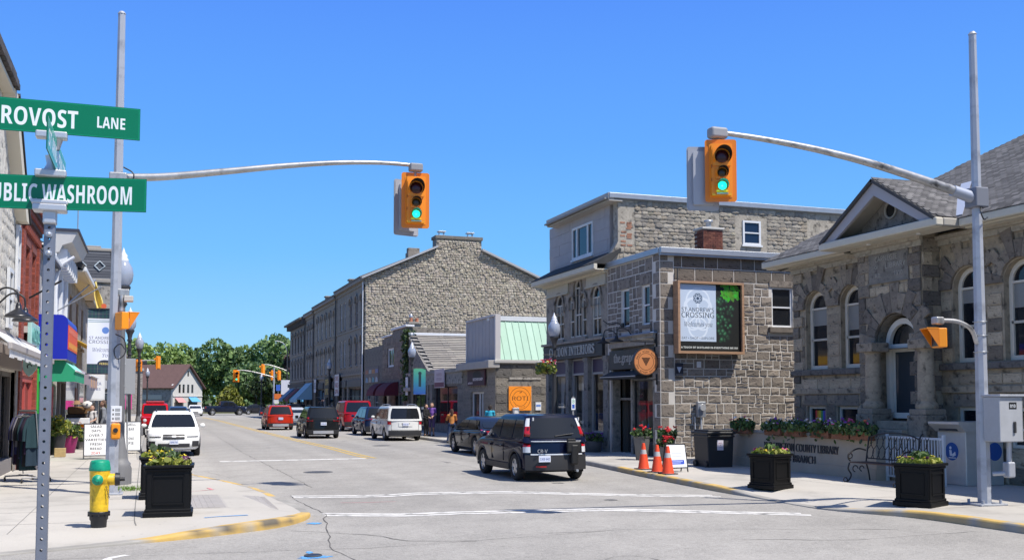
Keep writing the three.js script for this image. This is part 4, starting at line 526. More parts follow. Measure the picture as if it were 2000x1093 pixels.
// ================= library =================
{
  const b = bldg('library', 'long grey stone library with arched windows, columned porch and shingled roof', 18, -20), F = frame(b, 18, 0, 0, -PI / 2), P = frame(b, 17.45, 0, 0, -PI / 2), R = rng(41);
  const LM = [[.52, .42, .29], [.45, .365, .26], [.58, .47, .33], [.36, .295, .215], [.49, .40, .285], [.22, .18, .135]].map((c) => mat(c, .9, { t: 'stone', s: 1.3, bs: .012 })), DK = [[.21, .175, .14], [.27, .225, .175], [.33, .275, .21], [.165, .14, .115]].map((c) => mat(c, .92, { t: 'stone', s: .9, bs: .015 })), BASE = mat([.4, .33, .235], .95, { t: 'stone', s: 1.5 });
  const main = [-25.36, -23.76, -19.5, -17.96, -16.4, -14.9].map((u) => ({ u0: u, u1: u + .98, v0: 2.9, v1: 5.14, arch: true })), low = [-25.37, -23.97, -19.45, -17.9, -16.4].map((u) => ({ u0: u, u1: u + .86, v0: .95, v1: 1.84 })), inner = { u0: -21.75, u1: -19.95, v0: 1.5, v1: 4.2 };
  F.add('wall', wallGeo([[-25.95, .1], [-5, .1], [-5, 6.05], [-25.95, 6.05]], [...main, ...low, inner], .4), BASE);
  const ph = { u0: -21.58, u1: -20.12, v0: 1.5, v1: 4.16, arch: true }; P.add('porch_wall', wallGeo([[-22.25, .1], [-19.92, .1], [-19.92, 6.05], [-22.25, 6.05]], [ph], .55), BASE);
  part('end_wall', [bx(.4, 14, 0, 5.9, 14.6, 15), bx(.4, 14, 0, 5.9, -5.95, -5.6), bx(13.6, 14, 0, 5.9, -5.6, 14.6)], BASE, b);
  const block = (hs) => hs.flatMap((h) => { const s = h.v1 - (h.u1 - h.u0) / 2, c = (h.u0 + h.u1) / 2; return [{ u0: h.u0 - .06, u1: h.u1 + .06, v0: h.v0, v1: s }, { u0: c - .92, u1: c + .92, v0: s, v1: s + .42 }, { u0: c - .82, u1: c + .82, v0: s + .42, v1: s + .75 }, { u0: c - .45, u1: c + .45, v0: s + .75, v1: s + 1.02 }]; });
  const opt = { mats: LM, geos: ASHLAR, R, d: [.012, .03], joint: .014, stuffMat: LM[1], limit: 300 };
  const lowB = low.map((h) => ({ ...h, u0: h.u0 - .05, u1: h.u1 + .05, v1: h.v1 + .3 }));
  const rs = [...layout(-25.6, -22.2, 2.9, 5.7, block(main), { h: [.26, .36], l: [.4, .85] }, R), ...layout(-19.9, -14, 2.9, 5.7, block(main), { h: [.26, .36], l: [.4, .85] }, R), ...layout(-25.6, -22.0, .14, 2.62, lowB, { h: [.3, .42], l: [.5, 1.0] }, R), ...layout(-19.4, -14, .14, 2.62, lowB, { h: [.3, .42], l: [.5, 1.0] }, R)];
  lay(F, rs, opt);
  for (let v = .14, i = 0; v < 5.7; i++) { const h = .3 + R() * .06; lay(F, [{ u: -25.95, v, w: i % 2 ? .3 : .46, h: Math.min(h, 5.72 - v) }], { ...opt, mats: i % 2 ? DK : LM, geos: ROCK, d: [.04, .07], name: 'corner_stone' }); v += h; }
  lay(P, layout(-22.25, -19.92, 4.9, 5.72, [{ u0: -21.86, u1: -20.32, v0: 4.98, v1: 5.78 }], { h: [.2, .28], l: [.3, .5] }, R).concat(layout(-22.25, -19.92, 1.6, 4.9, [...block([ph]), { u0: -21.9, u1: -19.9, v0: 1.4, v1: 3.45 }], { h: [.26, .36], l: [.4, .7] }, R)), { ...opt, mats: [LM[0], LM[2], LM[4], LM[1], DK[2]] });
  { const Q = frame(b, 0, 0, -19.92, 0); let v = .2, i = 0; while (v < 5.6) { const h = .3 + R() * .08; lay(Q, [{ u: 17.46, v, w: i % 2 ? .3 : .54, h }], { ...opt, mats: i % 2 ? LM : DK, geos: ROCK, d: [.02, .04], name: 'corner_stone' }); lay(P, [{ u: -19.92 - (i % 2 ? .46 : .28), v, w: i % 2 ? .46 : .28, h }, { u: -22.25, v, w: i % 2 ? .46 : .28, h }], { ...opt, mats: DK, geos: ROCK, d: [.035, .06], name: 'corner_stone' }); v += h; i++; } }
  const fan = (fr, c, s, r0, n, big) => { for (let i = 0; i < n; i++) { const a0 = PI * i / n, a1 = PI * (i + 1) / n, m = (a0 + a1) / 2, r1 = big + (i % 2 ? -.16 : .12) * (.7 + R() * .5) + (Math.abs(m - PI / 2) < .3 ? .14 : 0), e = .012, q = [[r0, a0 + e], [r1, a0 + e * .5], [r1, a1 - e * .5], [r0, a1 - e]].map(([r, a]) => [c + Math.cos(a) * r, s + Math.sin(a) * r]); fr.add('voussoir', ext(shp(q), .045 + R() * .03, { bevelEnabled: true, bevelSize: .006, bevelThickness: .008, bevelSegments: 1 }), DK[Math.floor(R() * (big > 1.2 ? 3 : 4))]); } };
  main.forEach((h) => { fan(F, (h.u0 + h.u1) / 2, h.v1 - .49, .53, 11, .95); windowIn(F, h, { z: -.22, fw: .105, fm: mat([.62, .56, .46], .6), rails: [1], mull: 0, blind: [.28, .4, .2, .33, .25, .3][main.indexOf(h)] }); const w = b.children.at(-1); part('meeting_rail', bx(h.u0 + .06, h.u1 - .06, 3.72, 3.78, -.2, -.15), mat([.45, .41, .34], .6), w); });
  low.forEach((h) => { windowIn(F, h, { z: -.15, fw: .07, fm: mat([.6, .56, .48], .6), rails: [.45] }); F.add('lintel', rb(h.u0 - .1, h.u1 + .1, 1.86, 2.16, -.05, .03, .01), DK[1]); });
  for (const [a, c] of [[-26, -22.25], [-19.9, -5]]) { F.add('sill_course', [rb(a, c, 2.72, 2.88, -.05, .12, .02)], mat([.17, .155, .14], .9, { t: 'stone', s: 1 })); F.add('water_table', rb(a, c, 2.0 + .18, 2.34, -.05, .07, .02), LM[1]); F.add('frieze', [bx(a, c, 5.74, 5.97, 0, .07), bx(a, c, 5.88, 5.97, .07, .16)], mat([.42, .38, .31], .8, { t: 'stone', s: 1.5 })); }
  P.add('frieze', [bx(-22.3, -19.85, 5.74, 5.97, 0, .07), bx(-22.36, -19.8, 5.88, 5.97, .07, .16)], mat([.42, .38, .31], .8, { t: 'stone', s: 1.5 }));
  // pride books in a basement window, papers in another
  const cols = [[.6, .03, .03], [.65, .3, .02], [.6, .5, .03], [.05, .3, .08], [.03, .1, .45], [.2, .04, .3]]; cols.forEach((c, i) => F.add('book', rb(-25.1 + i * .085, -25.03 + i * .085, 1.2, 1.72, -.122, -.09, .005), mat(c, .5)));
  // porch
  fan(P, -20.85, 3.43, .76, 13, 1.28);
  P.add('arch_reveal', ring(-21.6, -20.1, 3.3, 4.18, 0.99, .03, .3, -.3, .001), mat([.24, .21, .17], .9, { t: 'stone', s: 1 }));
  const D = P.add('door_surround', [ring(-21.5, -20.2, 1.56, 4.06, true, .14, .1, -.3), bx(-21.4, -20.3, 3.3, 3.42, -.35, -.24)], mat([.66, .62, .54], .6)); part('fanlight', (() => { const g = new THREE.ShapeGeometry(outline(new THREE.Shape(), -21.37, -20.33, 3.35, 3.94, true), 12); g.translate(0, 0, -.33); return g; })(), mat([.012, .014, .016], .05, { phys: 1 }), D);
  const dr = P.add('door', rb(-21.36, -20.34, 1.56, 3.32, -.34, -.3, .005), mat([.55, .52, .46], .5)); part('pane', rb(-21.26, -20.44, 1.7, 3.22, -.3, -.295, .002), mat([.035, .045, .055], .03, { phys: 1 }), dr); part('handle', rod(V(-20.5, 2.2, -.26), V(-20.5, 2.7, -.26), .015), METAL, dr);
  const st = mat([.42, .345, .25], .9, { t: 'stone', s: 1.2 });
  for (const u of [-21.48, -19.6]) {
    const c = P.add('column', at(lathe([[.24, 1.8], [.26, 1.84], [.26, 1.92], [.22, 1.96], [.2, 2.0], [.195, 2.6], [.18, 3.14], [.21, 3.18], [.21, 3.22]], 28), u, 0, .22), st);
    part('capital', rb(u - .3, u + .3, 3.22, 3.46, -.05, .5, .03), DK[2], c); part('pedestal', [rb(u - .32, u + .32, .1, 1.66, -.1, .54, .03), rb(u - .28, u + .28, 1.66, 1.8, -.1, .5, .02)], DK[2], c);
  }
  P.add('threshold', rb(-21.2, -19.9, 1.3, 1.5, -.5, .4, .02), st); P.add('step', rb(-21.2, -19.9, 1.0, 1.3, -.4, .7, .02), st); P.add('step', rb(-21.2, -19.9, .1, 1.0, -.3, 1.0, .02), st);
  const pl = P.add('name_stone', [bx(-21.82, -20.35, 5.0, 5.74, -.02, .03), bx(-21.86, -20.31, 4.97, 5.0, 0, .05), bx(-21.86, -20.31, 5.74, 5.77, 0, .05)], mat([.25, .23, .20], .9, { t: 'stone', s: 1 }));
  const LT = mat([.37, .345, .30], .85); for (const [s, u, v, w, h] of [['CARNEGIE', -21.15, 5.6, .82, .13], ['LIBRARY', -20.8, 5.4, .74, .13], ['OF', -21.5, 5.4, .14, .09], ['A.D.', -21.45, 5.18, .22, .11], ['1910', -20.7, 5.18, .32, .11]]) part('carved_text', at(text3(s, FONT, h, .012, w), u, v, .03), LT, pl);
  // pediment
  const G0 = .65, TAN = mat([.50, .46, .38], .7, { t: 'fine', s: 1 }), VG = mat([.37, .35, .36], .65), apex = [-20.8, 7.46], L = [-22.9, 6.17], Rr = [-18.68, 6.17];
  P.add('tympanum', ext(shp([[-22.6, 6.2], [-19.0, 6.2], [-20.8, 7.3]]), .1).translate(0, 0, -.1), mat([.30, .28, .255], .9, { t: 'stone', s: 1 })); const lv = P.add('round_vent', at(new THREE.TorusGeometry(.2, .03, 10, 28), -20.95, 6.78, .02), mat([.42, .39, .33], .7)); part('louvre', at(new THREE.CircleGeometry(.19, 24), -20.95, 6.78, .005), mat(.015, .9), lv);
  for (const [a, s] of [[L, -1], [Rr, 1]]) { const q = [[a[0], a[1]], [a[0] - s * .5, a[1]], [apex[0], apex[1] - .38], apex]; P.add('bargeboard', ext(shp(s < 0 ? q : [...q].reverse()), .08).translate(0, 0, G0 - .08), VG); const o = [[a[0] - s * .22, a[1] + .02], [apex[0], apex[1] - .16], [apex[0], apex[1] - .2], [a[0] - s * .3, a[1] + .02]]; P.add('soffit', ext(shp(s < 0 ? o : [...o].reverse()), .58).translate(0, 0, -.01), TAN); }
  P.add('pent_ledge', bx(-22.7, -18.9, 6.17, 6.22, 0, G0 - .05), mat(.03, .8, { t: 'grain', s: .6 }));
  P.add('gutter', [rb(-22.98, -18.6, 5.98, 6.18, .5, .72, .04), bx(-22.9, -18.68, 5.97, 6.0, 0, .55)], TRIM); P.add('gutter_return', [rb(-18.82, -18.6, 5.98, 6.18, -.7, .5, .04)], mat([.36, .33, .28], .6)); P.add('soffit_lamp', [at(new THREE.CylinderGeometry(.05, .06, .03, 14), -21.4, 5.955, .35)], mat(.75, .4)); P.add('soffit_lamp', [at(new THREE.CylinderGeometry(.05, .06, .03, 14), -19.6, 5.955, .35)], mat(.75, .4));
  for (const [a, c] of [[-26.68, -22.98], [-18.6, -5]]) F.add('gutter', [rb(a, c, 5.98, 6.18, .42, .64, .04), bx(a, c, 5.95, 5.99, .0, .45)], TRIM);
  F.add('gutter', [rb(-26.68, -26.46, 5.98, 6.18, -8, .5, .04), bx(-26.6, -25.9, 5.95, 5.99, -8, .2)], TRIM);
  // roofs: sheet plus shingles
  const sheet = mat([.085, .082, .082], .95, { t: 'grain', s: .8 }), SC = [[.135, .13, .128], [.115, .11, .11], [.155, .148, .145]].map((c) => mat(c, .95, { t: 'grain', s: .5, bs: .004 }));
  const tri = (pts, n) => part('roof_sheet', slab(pts, n, .08), sheet, b), off = (x, y, z) => V(x - 18, y - .12, z + 20);
  const mainN = V(-.61, 1, 0).normalize(); tri([off(17.36, 6.17, -26.68), off(17.36, 6.17, -4), off(24.5, 10.53, -4), off(24.5, 10.53, -19.54)], mainN); tri([off(17.36, 6.17, -26.68), off(24.5, 10.53, -19.54), off(31.6, 6.17, -26.68)].reverse(), V(0, 1, -.61).normalize()); tri([off(24.5, 10.53, -19.54), off(24.5, 10.53, -4), off(31.6, 6.17, -4), off(31.6, 6.17, -26.68)], V(.61, 1, 0).normalize());
  tri([off(16.72, 6.2, -18.66), off(19.6, 7.5, -20.8), off(16.72, 7.5, -20.8)].reverse(), V(0, 1, .6).normalize()); tri([off(16.72, 6.2, -22.94), off(16.72, 7.5, -20.8), off(19.6, 7.5, -20.8)].reverse(), V(0, 1, -.6).normalize()); tri([off(16.72, 6.2, -18.66), off(17.4, 6.2, -18.66), off(19.6, 7.5, -20.8)], V(0, 1, .6).normalize());
  const shingles = (O, U, S, nu, nv, keep, step, ex) => { // O corner, U along eave, S up slope (unit vectors)
    const N = U.clone().cross(S).normalize(), base = new THREE.Matrix4().makeBasis(U, S, N), list = [[], [], []];
    for (let j = 0; j < nv; j++) for (let i = 0; i < nu; i++) { const p = O.clone().addScaledVector(U, (i + (j % 2) * .5) * step).addScaledVector(S, (j + .5) * ex); if (keep(p)) list[(i * 7 + j * 3 + (R() < .3 ? 1 : 0)) % 3].push(p); }
    const g = new THREE.BoxGeometry(step * .94, ex * 1.25, .014); g.rotateX(.075);
    list.forEach((ps, k) => { const im = new THREE.InstancedMesh(prep(g), SC[k], ps.length), T = new THREE.Matrix4(); ps.forEach((p, i) => { T.copy(base).setPosition(p.x + N.x * .02, p.y + N.y * .02, p.z + N.z * .02); im.setMatrixAt(i, T); const c = .6 + R() * .8; im.setColorAt(i, new THREE.Color(c, c, c)); }); im.name = 'shingle'; im.userData.kind = 'stuff'; im.castShadow = im.receiveShadow = true; b.add(im); });
  };
  const s1 = V(.854, .5203, 0).normalize(); // up the main slope
  shingles(off(17.36, 6.17, -26.6), V(0, 0, 1), s1, 78, 64, (p) => { const X = p.x + 18, Z = p.z - 20; return Z > -26.6 + (X - 17.36) && Z < -11 && !(X < 19.5 - Math.abs(Z + 20.8) * 1.02 && Math.abs(Z + 20.8) < 2.1); }, .21, .115);
  shingles(off(16.74, 6.2, -18.66), V(1, 0, 0), V(0, .519, -.855).normalize(), 16, 22, (p) => { const X = p.x + 18, Y = p.y + .12; return X < 17.36 + (Y - 6.2) * 1.72 && X > 16.76; }, .21, .115);
  P.add('valley_flashing', [slab([V(-18.5, 6.26, .05), V(-18.85, 6.26, .05), V(-20.75, 7.56, -2.05), V(-20.4, 7.56, -2.05)].reverse(), V(.35, .8, .4).normalize(), .02)], mat([.6, .62, .66], .4, { metalness: .4 }));
}
// ---- low concrete wall with the library's name
{
  const t = thing('library_sign_wall', 'low concrete wall with dark raised library lettering and flower boxes on top', 'wall', [16, .13, -26.72]), F = frame(t, 16, 0, 0, -PI / 2), W = mat([.44, .375, .29], .9, { t: 'conc', s: 1.6, bs: .004 });
  F.add('wall', [rb(-26.72, -19.9, .1, 1.1, -.3, 0, .015)], W); F.add('wall_cap', rb(-26.76, -19.86, 1.1, 1.17, -.33, .03, .012), mat([.33, .32, .29], .9, { t: 'conc', s: 1 })); F.add('wall_base', rb(-26.74, -19.88, .1, .4, -.2, .025, .01), W); F.add('joint_strip', bx(-23.15, -23.13, .42, 1.08, 0, .004), DARK);
  const LT = mat([.05, .05, .052], .5); for (const [s, u, v, h, w] of [['WELLINGTON COUNTY LIBRARY', -22.9, .77, .2, 3.25], ['FERGUS BRANCH', -23.2, .48, .2, 1.95]]) F.add('lettering', at(text3(s, FONT, h, .03, w), u, v, .002), LT);
}
// small flowers and flower boxes
const FLC = { red: [.62, .02, .03], pink: [.6, .08, .25], white: [.75, .72, .7], purple: [.22, .06, .35], orange: [.7, .14, .05], yellow: [.62, .5, .03], lime: [.36, .48, .04], dark: [.10, .02, .07] };
function flowers(parent, pts, col, s, seed) { const R = rng(seed), g = mergeGeometries([0, 1, 2, 3, 4].map((k) => { const q = new THREE.SphereGeometry(.5, 6, 4); q.scale(.75, .32, .5); q.translate(.42, .1, 0); q.rotateZ(.35); q.rotateY(k * 1.257); return prep(q); })), im = new THREE.InstancedMesh(g, mat([1, 1, 1], .7), pts.length), q = new THREE.Quaternion(), M = new THREE.Matrix4(); pts.forEach((p, i) => { q.setFromEuler(new THREE.Euler((R() - .5) * 1.2, R() * 6, (R() - .5) * 1.2 + .4)); const k = s * (.7 + R() * .6); im.setMatrixAt(i, M.compose(V(...p), q, V(k, k, k))); const c = FLC[[].concat(col)[i % [].concat(col).length]], m = .8 + R() * .4; im.setColorAt(i, new THREE.Color().setRGB(c[0] * m, c[1] * m, c[2] * m)); }); im.name = 'blossom'; im.userData.kind = 'stuff'; im.castShadow = true; parent.add(im); }
const LEAFC = [[.10, .20, .03], [.06, .14, .02], [.15, .25, .05], [.05, .10, .02]], LIMEC = [[.42, .46, .05], [.34, .42, .04], [.5, .5, .09]];
{
  const spec = [[-25.49, 'pink', 'flower box with orange and pink blooms, nearest the black bin'], [-23.89, 'white', 'trailing green flower box over the start of the library lettering'], [-22.95, 'white', 'leafy flower box with few white blooms over the lettering'], [-21.82, 'white', 'flower box in front of the basement windows'], [-20.94, 'purple', 'flower box with purple and blue blooms'], [-20.29, 'orange', 'flower box with pink blooms at the bench end of wall']];
  spec.forEach(([u, c, label], i) => { const t = thing('flower_box', label, 'flower box', [15.93, 1.06, u], 0, 'flower boxes on the library wall'), R = rng(500 + i); part('trough', [rb(-.13, .13, 0, .2, -.38, .38, .03)], mat([.30, .13, .07], .85, { t: 'stone', s: .6 }), t); const P = [], Q = []; for (let k = 0; k < 420; k++) { const a = R() * 6.3, r = Math.sqrt(R()); P.push([Math.cos(a) * .26 * r - .03, .16 + R() * .32 * (1 - r * .5) - (R() < .07 ? R() * .3 : 0), Math.sin(a) * .48 * r]); } for (let k = 0; k < 26; k++) { const a = R() * 6.3, r = Math.sqrt(R()); Q.push([Math.cos(a) * .26 * r - .06, .24 + R() * .26, Math.sin(a) * .46 * r]); } leaves('foliage', P, .085, LEAFC, 60 + i, t); flowers(t, Q, i < 1 ? ['orange', 'pink', 'white'] : i === 4 ? ['purple', 'pink', 'white', 'purple'] : i === 5 ? ['pink', 'orange', 'pink'] : ['white', 'purple'], .055, 80 + i); });
}
{ // picket railing
  const t = thing('picket_railing', 'white metal picket railing between sign wall and book return', 'railing', [16.3, .13, -19.9]), W = mat([.62, .63, .64], .5); for (let i = 0; i < 20; i++) part('picket', rb(-.015, .015, .1, 1.02, i * .09 + .03, i * .09 + .055, .006), W, t); part('rail', bx(-.025, .025, 1.0, 1.05, 0, 1.84), W, t); part('rail', bx(-.025, .025, .1, .14, 0, 1.84), W, t); for (const z of [-.01, 1.82]) part('post', rb(-.035, .035, 0, 1.12, z, z + .06, .01), W, t); }
{ // bench
  const t = thing('iron_bench', 'black wrought iron bench with scrolled arms by the concrete wall', 'bench', [15.5, .13, -19.05]), I = mat([.02, .018, .016], .5), L = .84; // faces the road (-x)
  for (let i = 0; i < 5; i++) part('seat_slat', rb(-.26 + i * .1, -.18 + i * .1, .44, .465, -L, L, .008), mat([.09, .05, .035], .6, { t: 'wood', s: .6 }), t);
  for (const z of [-L, L]) { part('leg', [tube([V(-.26, .44, z), V(-.3, .3, z), V(-.22, .16, z), V(-.3, .03, z), V(-.38, .0, z)], .018, 16, 6), at(new THREE.TorusGeometry(.05, .014, 6, 14), -.38, .05, z)], I, t); part('leg', [tube([V(.2, .44, z), V(.26, .25, z), V(.3, .02, z)], .018, 12, 6)], I, t); part('arm', [tube([V(.2, .72, z), V(0, .76, z), V(-.22, .68, z), V(-.3, .56, z), V(-.24, .48, z)], .018, 18, 6), at(new THREE.TorusGeometry(.06, .014, 6, 14), -.24, .6, z)], I, t); part('post', tube([V(.2, .44, z), V(.26, .8, z), V(.32, 1.08, z), V(.38, 1.14, z)], .018, 14, 6), I, t); part('leg_scroll', [at(new THREE.TorusGeometry(.07, .012, 6, 16, 4.6), -.1, .3, z), at(new THREE.TorusGeometry(.06, .012, 6, 16, 4.6), .08, .3, z)], I, t); }
  part('back_frame', [tube([V(.3, 1.02, -L), V(.32, 1.1, -.5), V(.33, 1.14, 0), V(.32, 1.1, .5), V(.3, 1.02, L)], .018, 24, 6), rod(V(.22, .54, -L), V(.22, .54, L), .014, .014, 6)], I, t);
  for (let i = 0; i < 20; i++) { const z = -L + .05 + i * .1; part('back_bar', tube([V(.22, .54, z), V(.25, .7, z + (i % 2 ? .07 : -.07)), V(.28, .88, z + (i % 2 ? -.06 : .06)), V(.31, 1.06, z)], .009, 10, 5), I, t); }
}
{ // book return
  const t = thing('book_return', 'stainless steel book return box with round blue reader emblem', 'book return', [17.05, .13, -18.35]), S = mat([.66, .62, .56], .4, { metalness: .35, t: 'fine', s: .9, bs: .001 });
  part('cabinet', rb(-.2, .85, 0, 1.2, -.5, .36, .02), S, t); const h = part('hood', [ext(shp([[-.42, 1.4], [-.42, 1.35], [-.22, 1.18], [.9, 1.18], [.9, 1.4]]), .94).translate(0, 0, -.54)], S, t); part('slot', rb(-.3, -.21, 1.2, 1.28, -.35, .2, .01), DARK, h);
  const e = part('emblem', at(new THREE.CircleGeometry(.2, 32).rotateY(-PI / 2), -.203, .74, -.06), mat([.02, .09, .32], .5), t); part('reader_figure', [at(new THREE.CircleGeometry(.035, 16).rotateY(-PI / 2), -.206, .82, -.1), slab([V(-.206, .77, -.14), V(-.206, .77, -.07), V(-.206, .64, -.05), V(-.206, .64, -.12)], V(-1, 0, 0), .002), slab([V(-.206, .68, -.05), V(-.206, .74, .04), V(-.206, .66, .06), V(-.206, .62, -.04)], V(-1, 0, 0), .002), slab([V(-.206, .61, -.16), V(-.206, .61, .06), V(-.206, .59, .06), V(-.206, .59, -.16)], V(-1, 0, 0), .002)], mat(.75, .5), e); part('lock', at(new THREE.CylinderGeometry(.035, .035, .03, 14), -.21, .62, -.4, 0, 0, PI / 2), BLACK, t); part('seam', bx(-.206, -.2, .05, 1.1, -.36, -.354), DARK, t); part('emblem_side', at(new THREE.CircleGeometry(.2, 32), .6, .74, .363), mat([.02, .09, .32], .5), t);
}
{ // bin
  const t = thing('wheeled_bin', 'black plastic bin with paper notice beside library wall', 'bin', [15.1, .13, -25.75]), K = mat([.022, .022, .023], .55); part('bin_body', [ext(shp([[-.36, 0], [.36, 0], [.41, .92], [-.41, .92]]), .74, { bevelEnabled: true, bevelSize: .02, bevelThickness: .02, bevelSegments: 2 }).translate(0, 0, -.37)], K, t); part('lid', [rb(-.46, .46, .92, 1.0, -.46, .46, .03), rb(-.4, .4, 1.0, 1.05, -.4, .4, .02)], K, t); part('rim', rb(-.44, .44, .84, .9, -.44, .44, .02), K, t);
  part('notice', at(plane(.2, .28), -.02, .62, .405), printMat(64, 90, (x) => { x.fillStyle = '#cfc6cc'; x.fillRect(0, 0, 64, 90); x.fillStyle = '#8a5a6a'; fitText(x, 'NOTICE', 32, 28, 36, 12); x.fillRect(30, 42, 6, 6); fitText(x, 'no dumping', 32, 66, 46, 11, ''); }), t); for (const z of [-.3, .3]) part('wheel', at(new THREE.CylinderGeometry(.09, .09, .05, 16).rotateZ(PI / 2), -.43, .09, z), K, t);
}
// planters by the right kerb, cones, small sign, geraniums
function planter(name, label, pos, ry, s, seed, flower) {
  const t = thing(name, label, 'planter', pos, ry, 'black panelled street planters'), K = mat([.0045, .0045, .005], .5, { t: 'fine', s: .5, bs: .001, phys: 1, specularIntensity: .45 }), w = .31 * s, h = .80 * s, R = rng(seed), top = w * 1.06;
  part('box', [ext(shp([[-w, .08], [w, .08], [w * 1.02, h - .06], [-w * 1.02, h - .06]]), w * 2, { bevelEnabled: true, bevelSize: .01, bevelThickness: .01, bevelSegments: 2 }).translate(0, 0, -w)], K, t);
  part('plinth', [rb(-w - .06, w + .06, 0, .085, -w - .06, w + .06, .015), rb(-w - .035, w + .035, .08, .13, -w - .035, w + .035, .015)], K, t); part('rim', [rb(-top - .05, top + .05, h - .05, h, -top - .05, top + .05, .012), rb(-top - .02, top + .02, h - .1, h - .05, -top - .02, top + .02, .015)], K, t);
  for (let k = 0; k < 4; k++) { const m = [bx(-w * .76, w * .76, .2, .225, .012, .03), bx(-w * .76, w * .76, h - .19, h - .165, .012, .03), bx(-w * .76, -w * .72, .2, h - .165, .012, .03), bx(w * .72, w * .76, .2, h - .165, .012, .03), bx(-w, -w * .76, .13, h - .1, .01, .022), bx(w * .76, w, .13, h - .1, .01, .022)].map((g) => g.translate(0, 0, w).rotateY(k * PI / 2)); part('panel_frame', m, K, t); }
  part('soil', bx(-w, w, h - .06, h - .03, -w, w), mat([.04, .03, .02], 1, { t: 'grain' }), t);
  const P = [], Q = [], G = []; for (let k = 0; k < 520; k++) { const x = (R() * 2 - 1), z = (R() * 2 - 1); P.push([x * w, h - .02 + R() * .10 * (1 - .5 * x * x), z * w]); } for (let k = 0; k < 60; k++) G.push([(R() - .5) * .3 * s, h + R() * .16, (R() - .5) * .3 * s]);
  leaves('lime_foliage', P, .075, LIMEC, seed, t); leaves('green_foliage', G, .12, LEAFC, seed + 1, t); part('spike_leaf', [...Array(11)].map((_, i) => { const a = i * .9 + R(), l = .16 + R() * .14; return grid(1, 4, (u, v) => [Math.cos(a) * v * l * .8 + (u - .5) * .035 * (1 - v) * Math.sin(a), h + v * l * (1.1 - .5 * v), Math.sin(a) * v * l * .8 - (u - .5) * .035 * (1 - v) * Math.cos(a)]); }), mat([.10, .22, .04], .6, { side: THREE.DoubleSide }), t);
  for (let k = 0; k < 30; k++) Q.push([(R() - .5) * w * 1.9, h + .03 + R() * .08, (R() - .5) * w * 1.9]); flowers(t, Q, flower, .05, seed + 2); return t;
}
planter('street_planter', 'black panelled planter nearest the hydrant, filled with lime foliage', [.27, .13, -17.85], -.05, 1.04, 901, ['dark', 'yellow', 'dark']);
planter('street_planter', 'black panelled planter half hidden behind the one near the hydrant', [.14, .13, -21], .02, 1.0, 905, ['yellow', 'yellow']);
planter('street_planter', 'black panelled planter on the corner by the concrete library wall', [12.52, .13, -19.0], .35, .93, 909, ['dark', 'yellow', 'pink']);
planter('street_planter', 'black panelled planter in shade beside the grey signal pole', [13.0, .13, -15.0], .42, .95, 913, ['yellow', 'dark']);
{
  const proto = thing('traffic_cone', 'orange traffic cone farthest from the white sign board', 'traffic cone', [12.66, .13, -25.3], .2, 'traffic cones on the right kerb'), O = mat([.80, .075, .02], .55); part('cone_body', lathe([[.165, .03], [.15, .05], [.105, .33], [.088, .42]], 26), O, proto); part('reflective_collar', lathe([[.0885, .42], [.066, .54]], 26), mat([.45, .43, .42], .4), proto); part('cone_tip', lathe([[.0655, .54], [.038, .71], [.03, .715], [.03, .69]], 26), O, proto); part('base', rb(-.19, .19, 0, .032, -.19, .19, .012), mat([.05, .03, .03], .7), proto);
  copy(proto, 'orange traffic cone in the middle of the three by the kerb', [12.48, .13, -24.15], .5); copy(proto, 'orange traffic cone right in front of the white sign board', [12.42, .13, -23.45], .1);
  const t = thing('sandwich_board', 'white sandwich board with blue band beside orange cones', 'sandwich board', [13.0, .13, -24.15], .1), fr = mat(.03, .5); for (const s of [1, -1]) { const g = [bx(-.31, .31, .72, .75, -.012, .012), bx(-.31, .31, .1, .13, -.012, .012), bx(-.31, -.285, 0, .75, -.012, .012), bx(.285, .31, 0, .75, -.012, .012)].map((q) => at(q, 0, 0, 0, 0, -.2 * s).translate(0, 0, .16 * s)); part('frame', g, fr, t); }
  const g = plane(.57, .6); part('board', at(bx(-.285, .285, .12, .72, -.01, .006), 0, 0, 0, 0, -.2).translate(0, 0, .16), WHITE, t); at(g, 0, .425, .009, 0); g.rotateX(-.2); g.translate(0, 0, .16); part('print', keepUV(g), printMat(128, 136, (x) => { x.fillStyle = '#e9ebee'; x.fillRect(0, 0, 128, 136); x.fillStyle = '#8a93a2'; fitText(x, '▲', 64, 24, 10, 14); x.fillStyle = '#9aa0aa'; for (let i = 0; i < 3; i++) x.fillRect(30, 50 + i * 9, 70, 3); x.fillStyle = '#2c4bb4'; x.fillRect(18, 92, 94, 26); x.fillStyle = '#c9d2ee'; x.fillRect(28, 99, 74, 3); x.fillRect(28, 107, 60, 3); }), t);
}
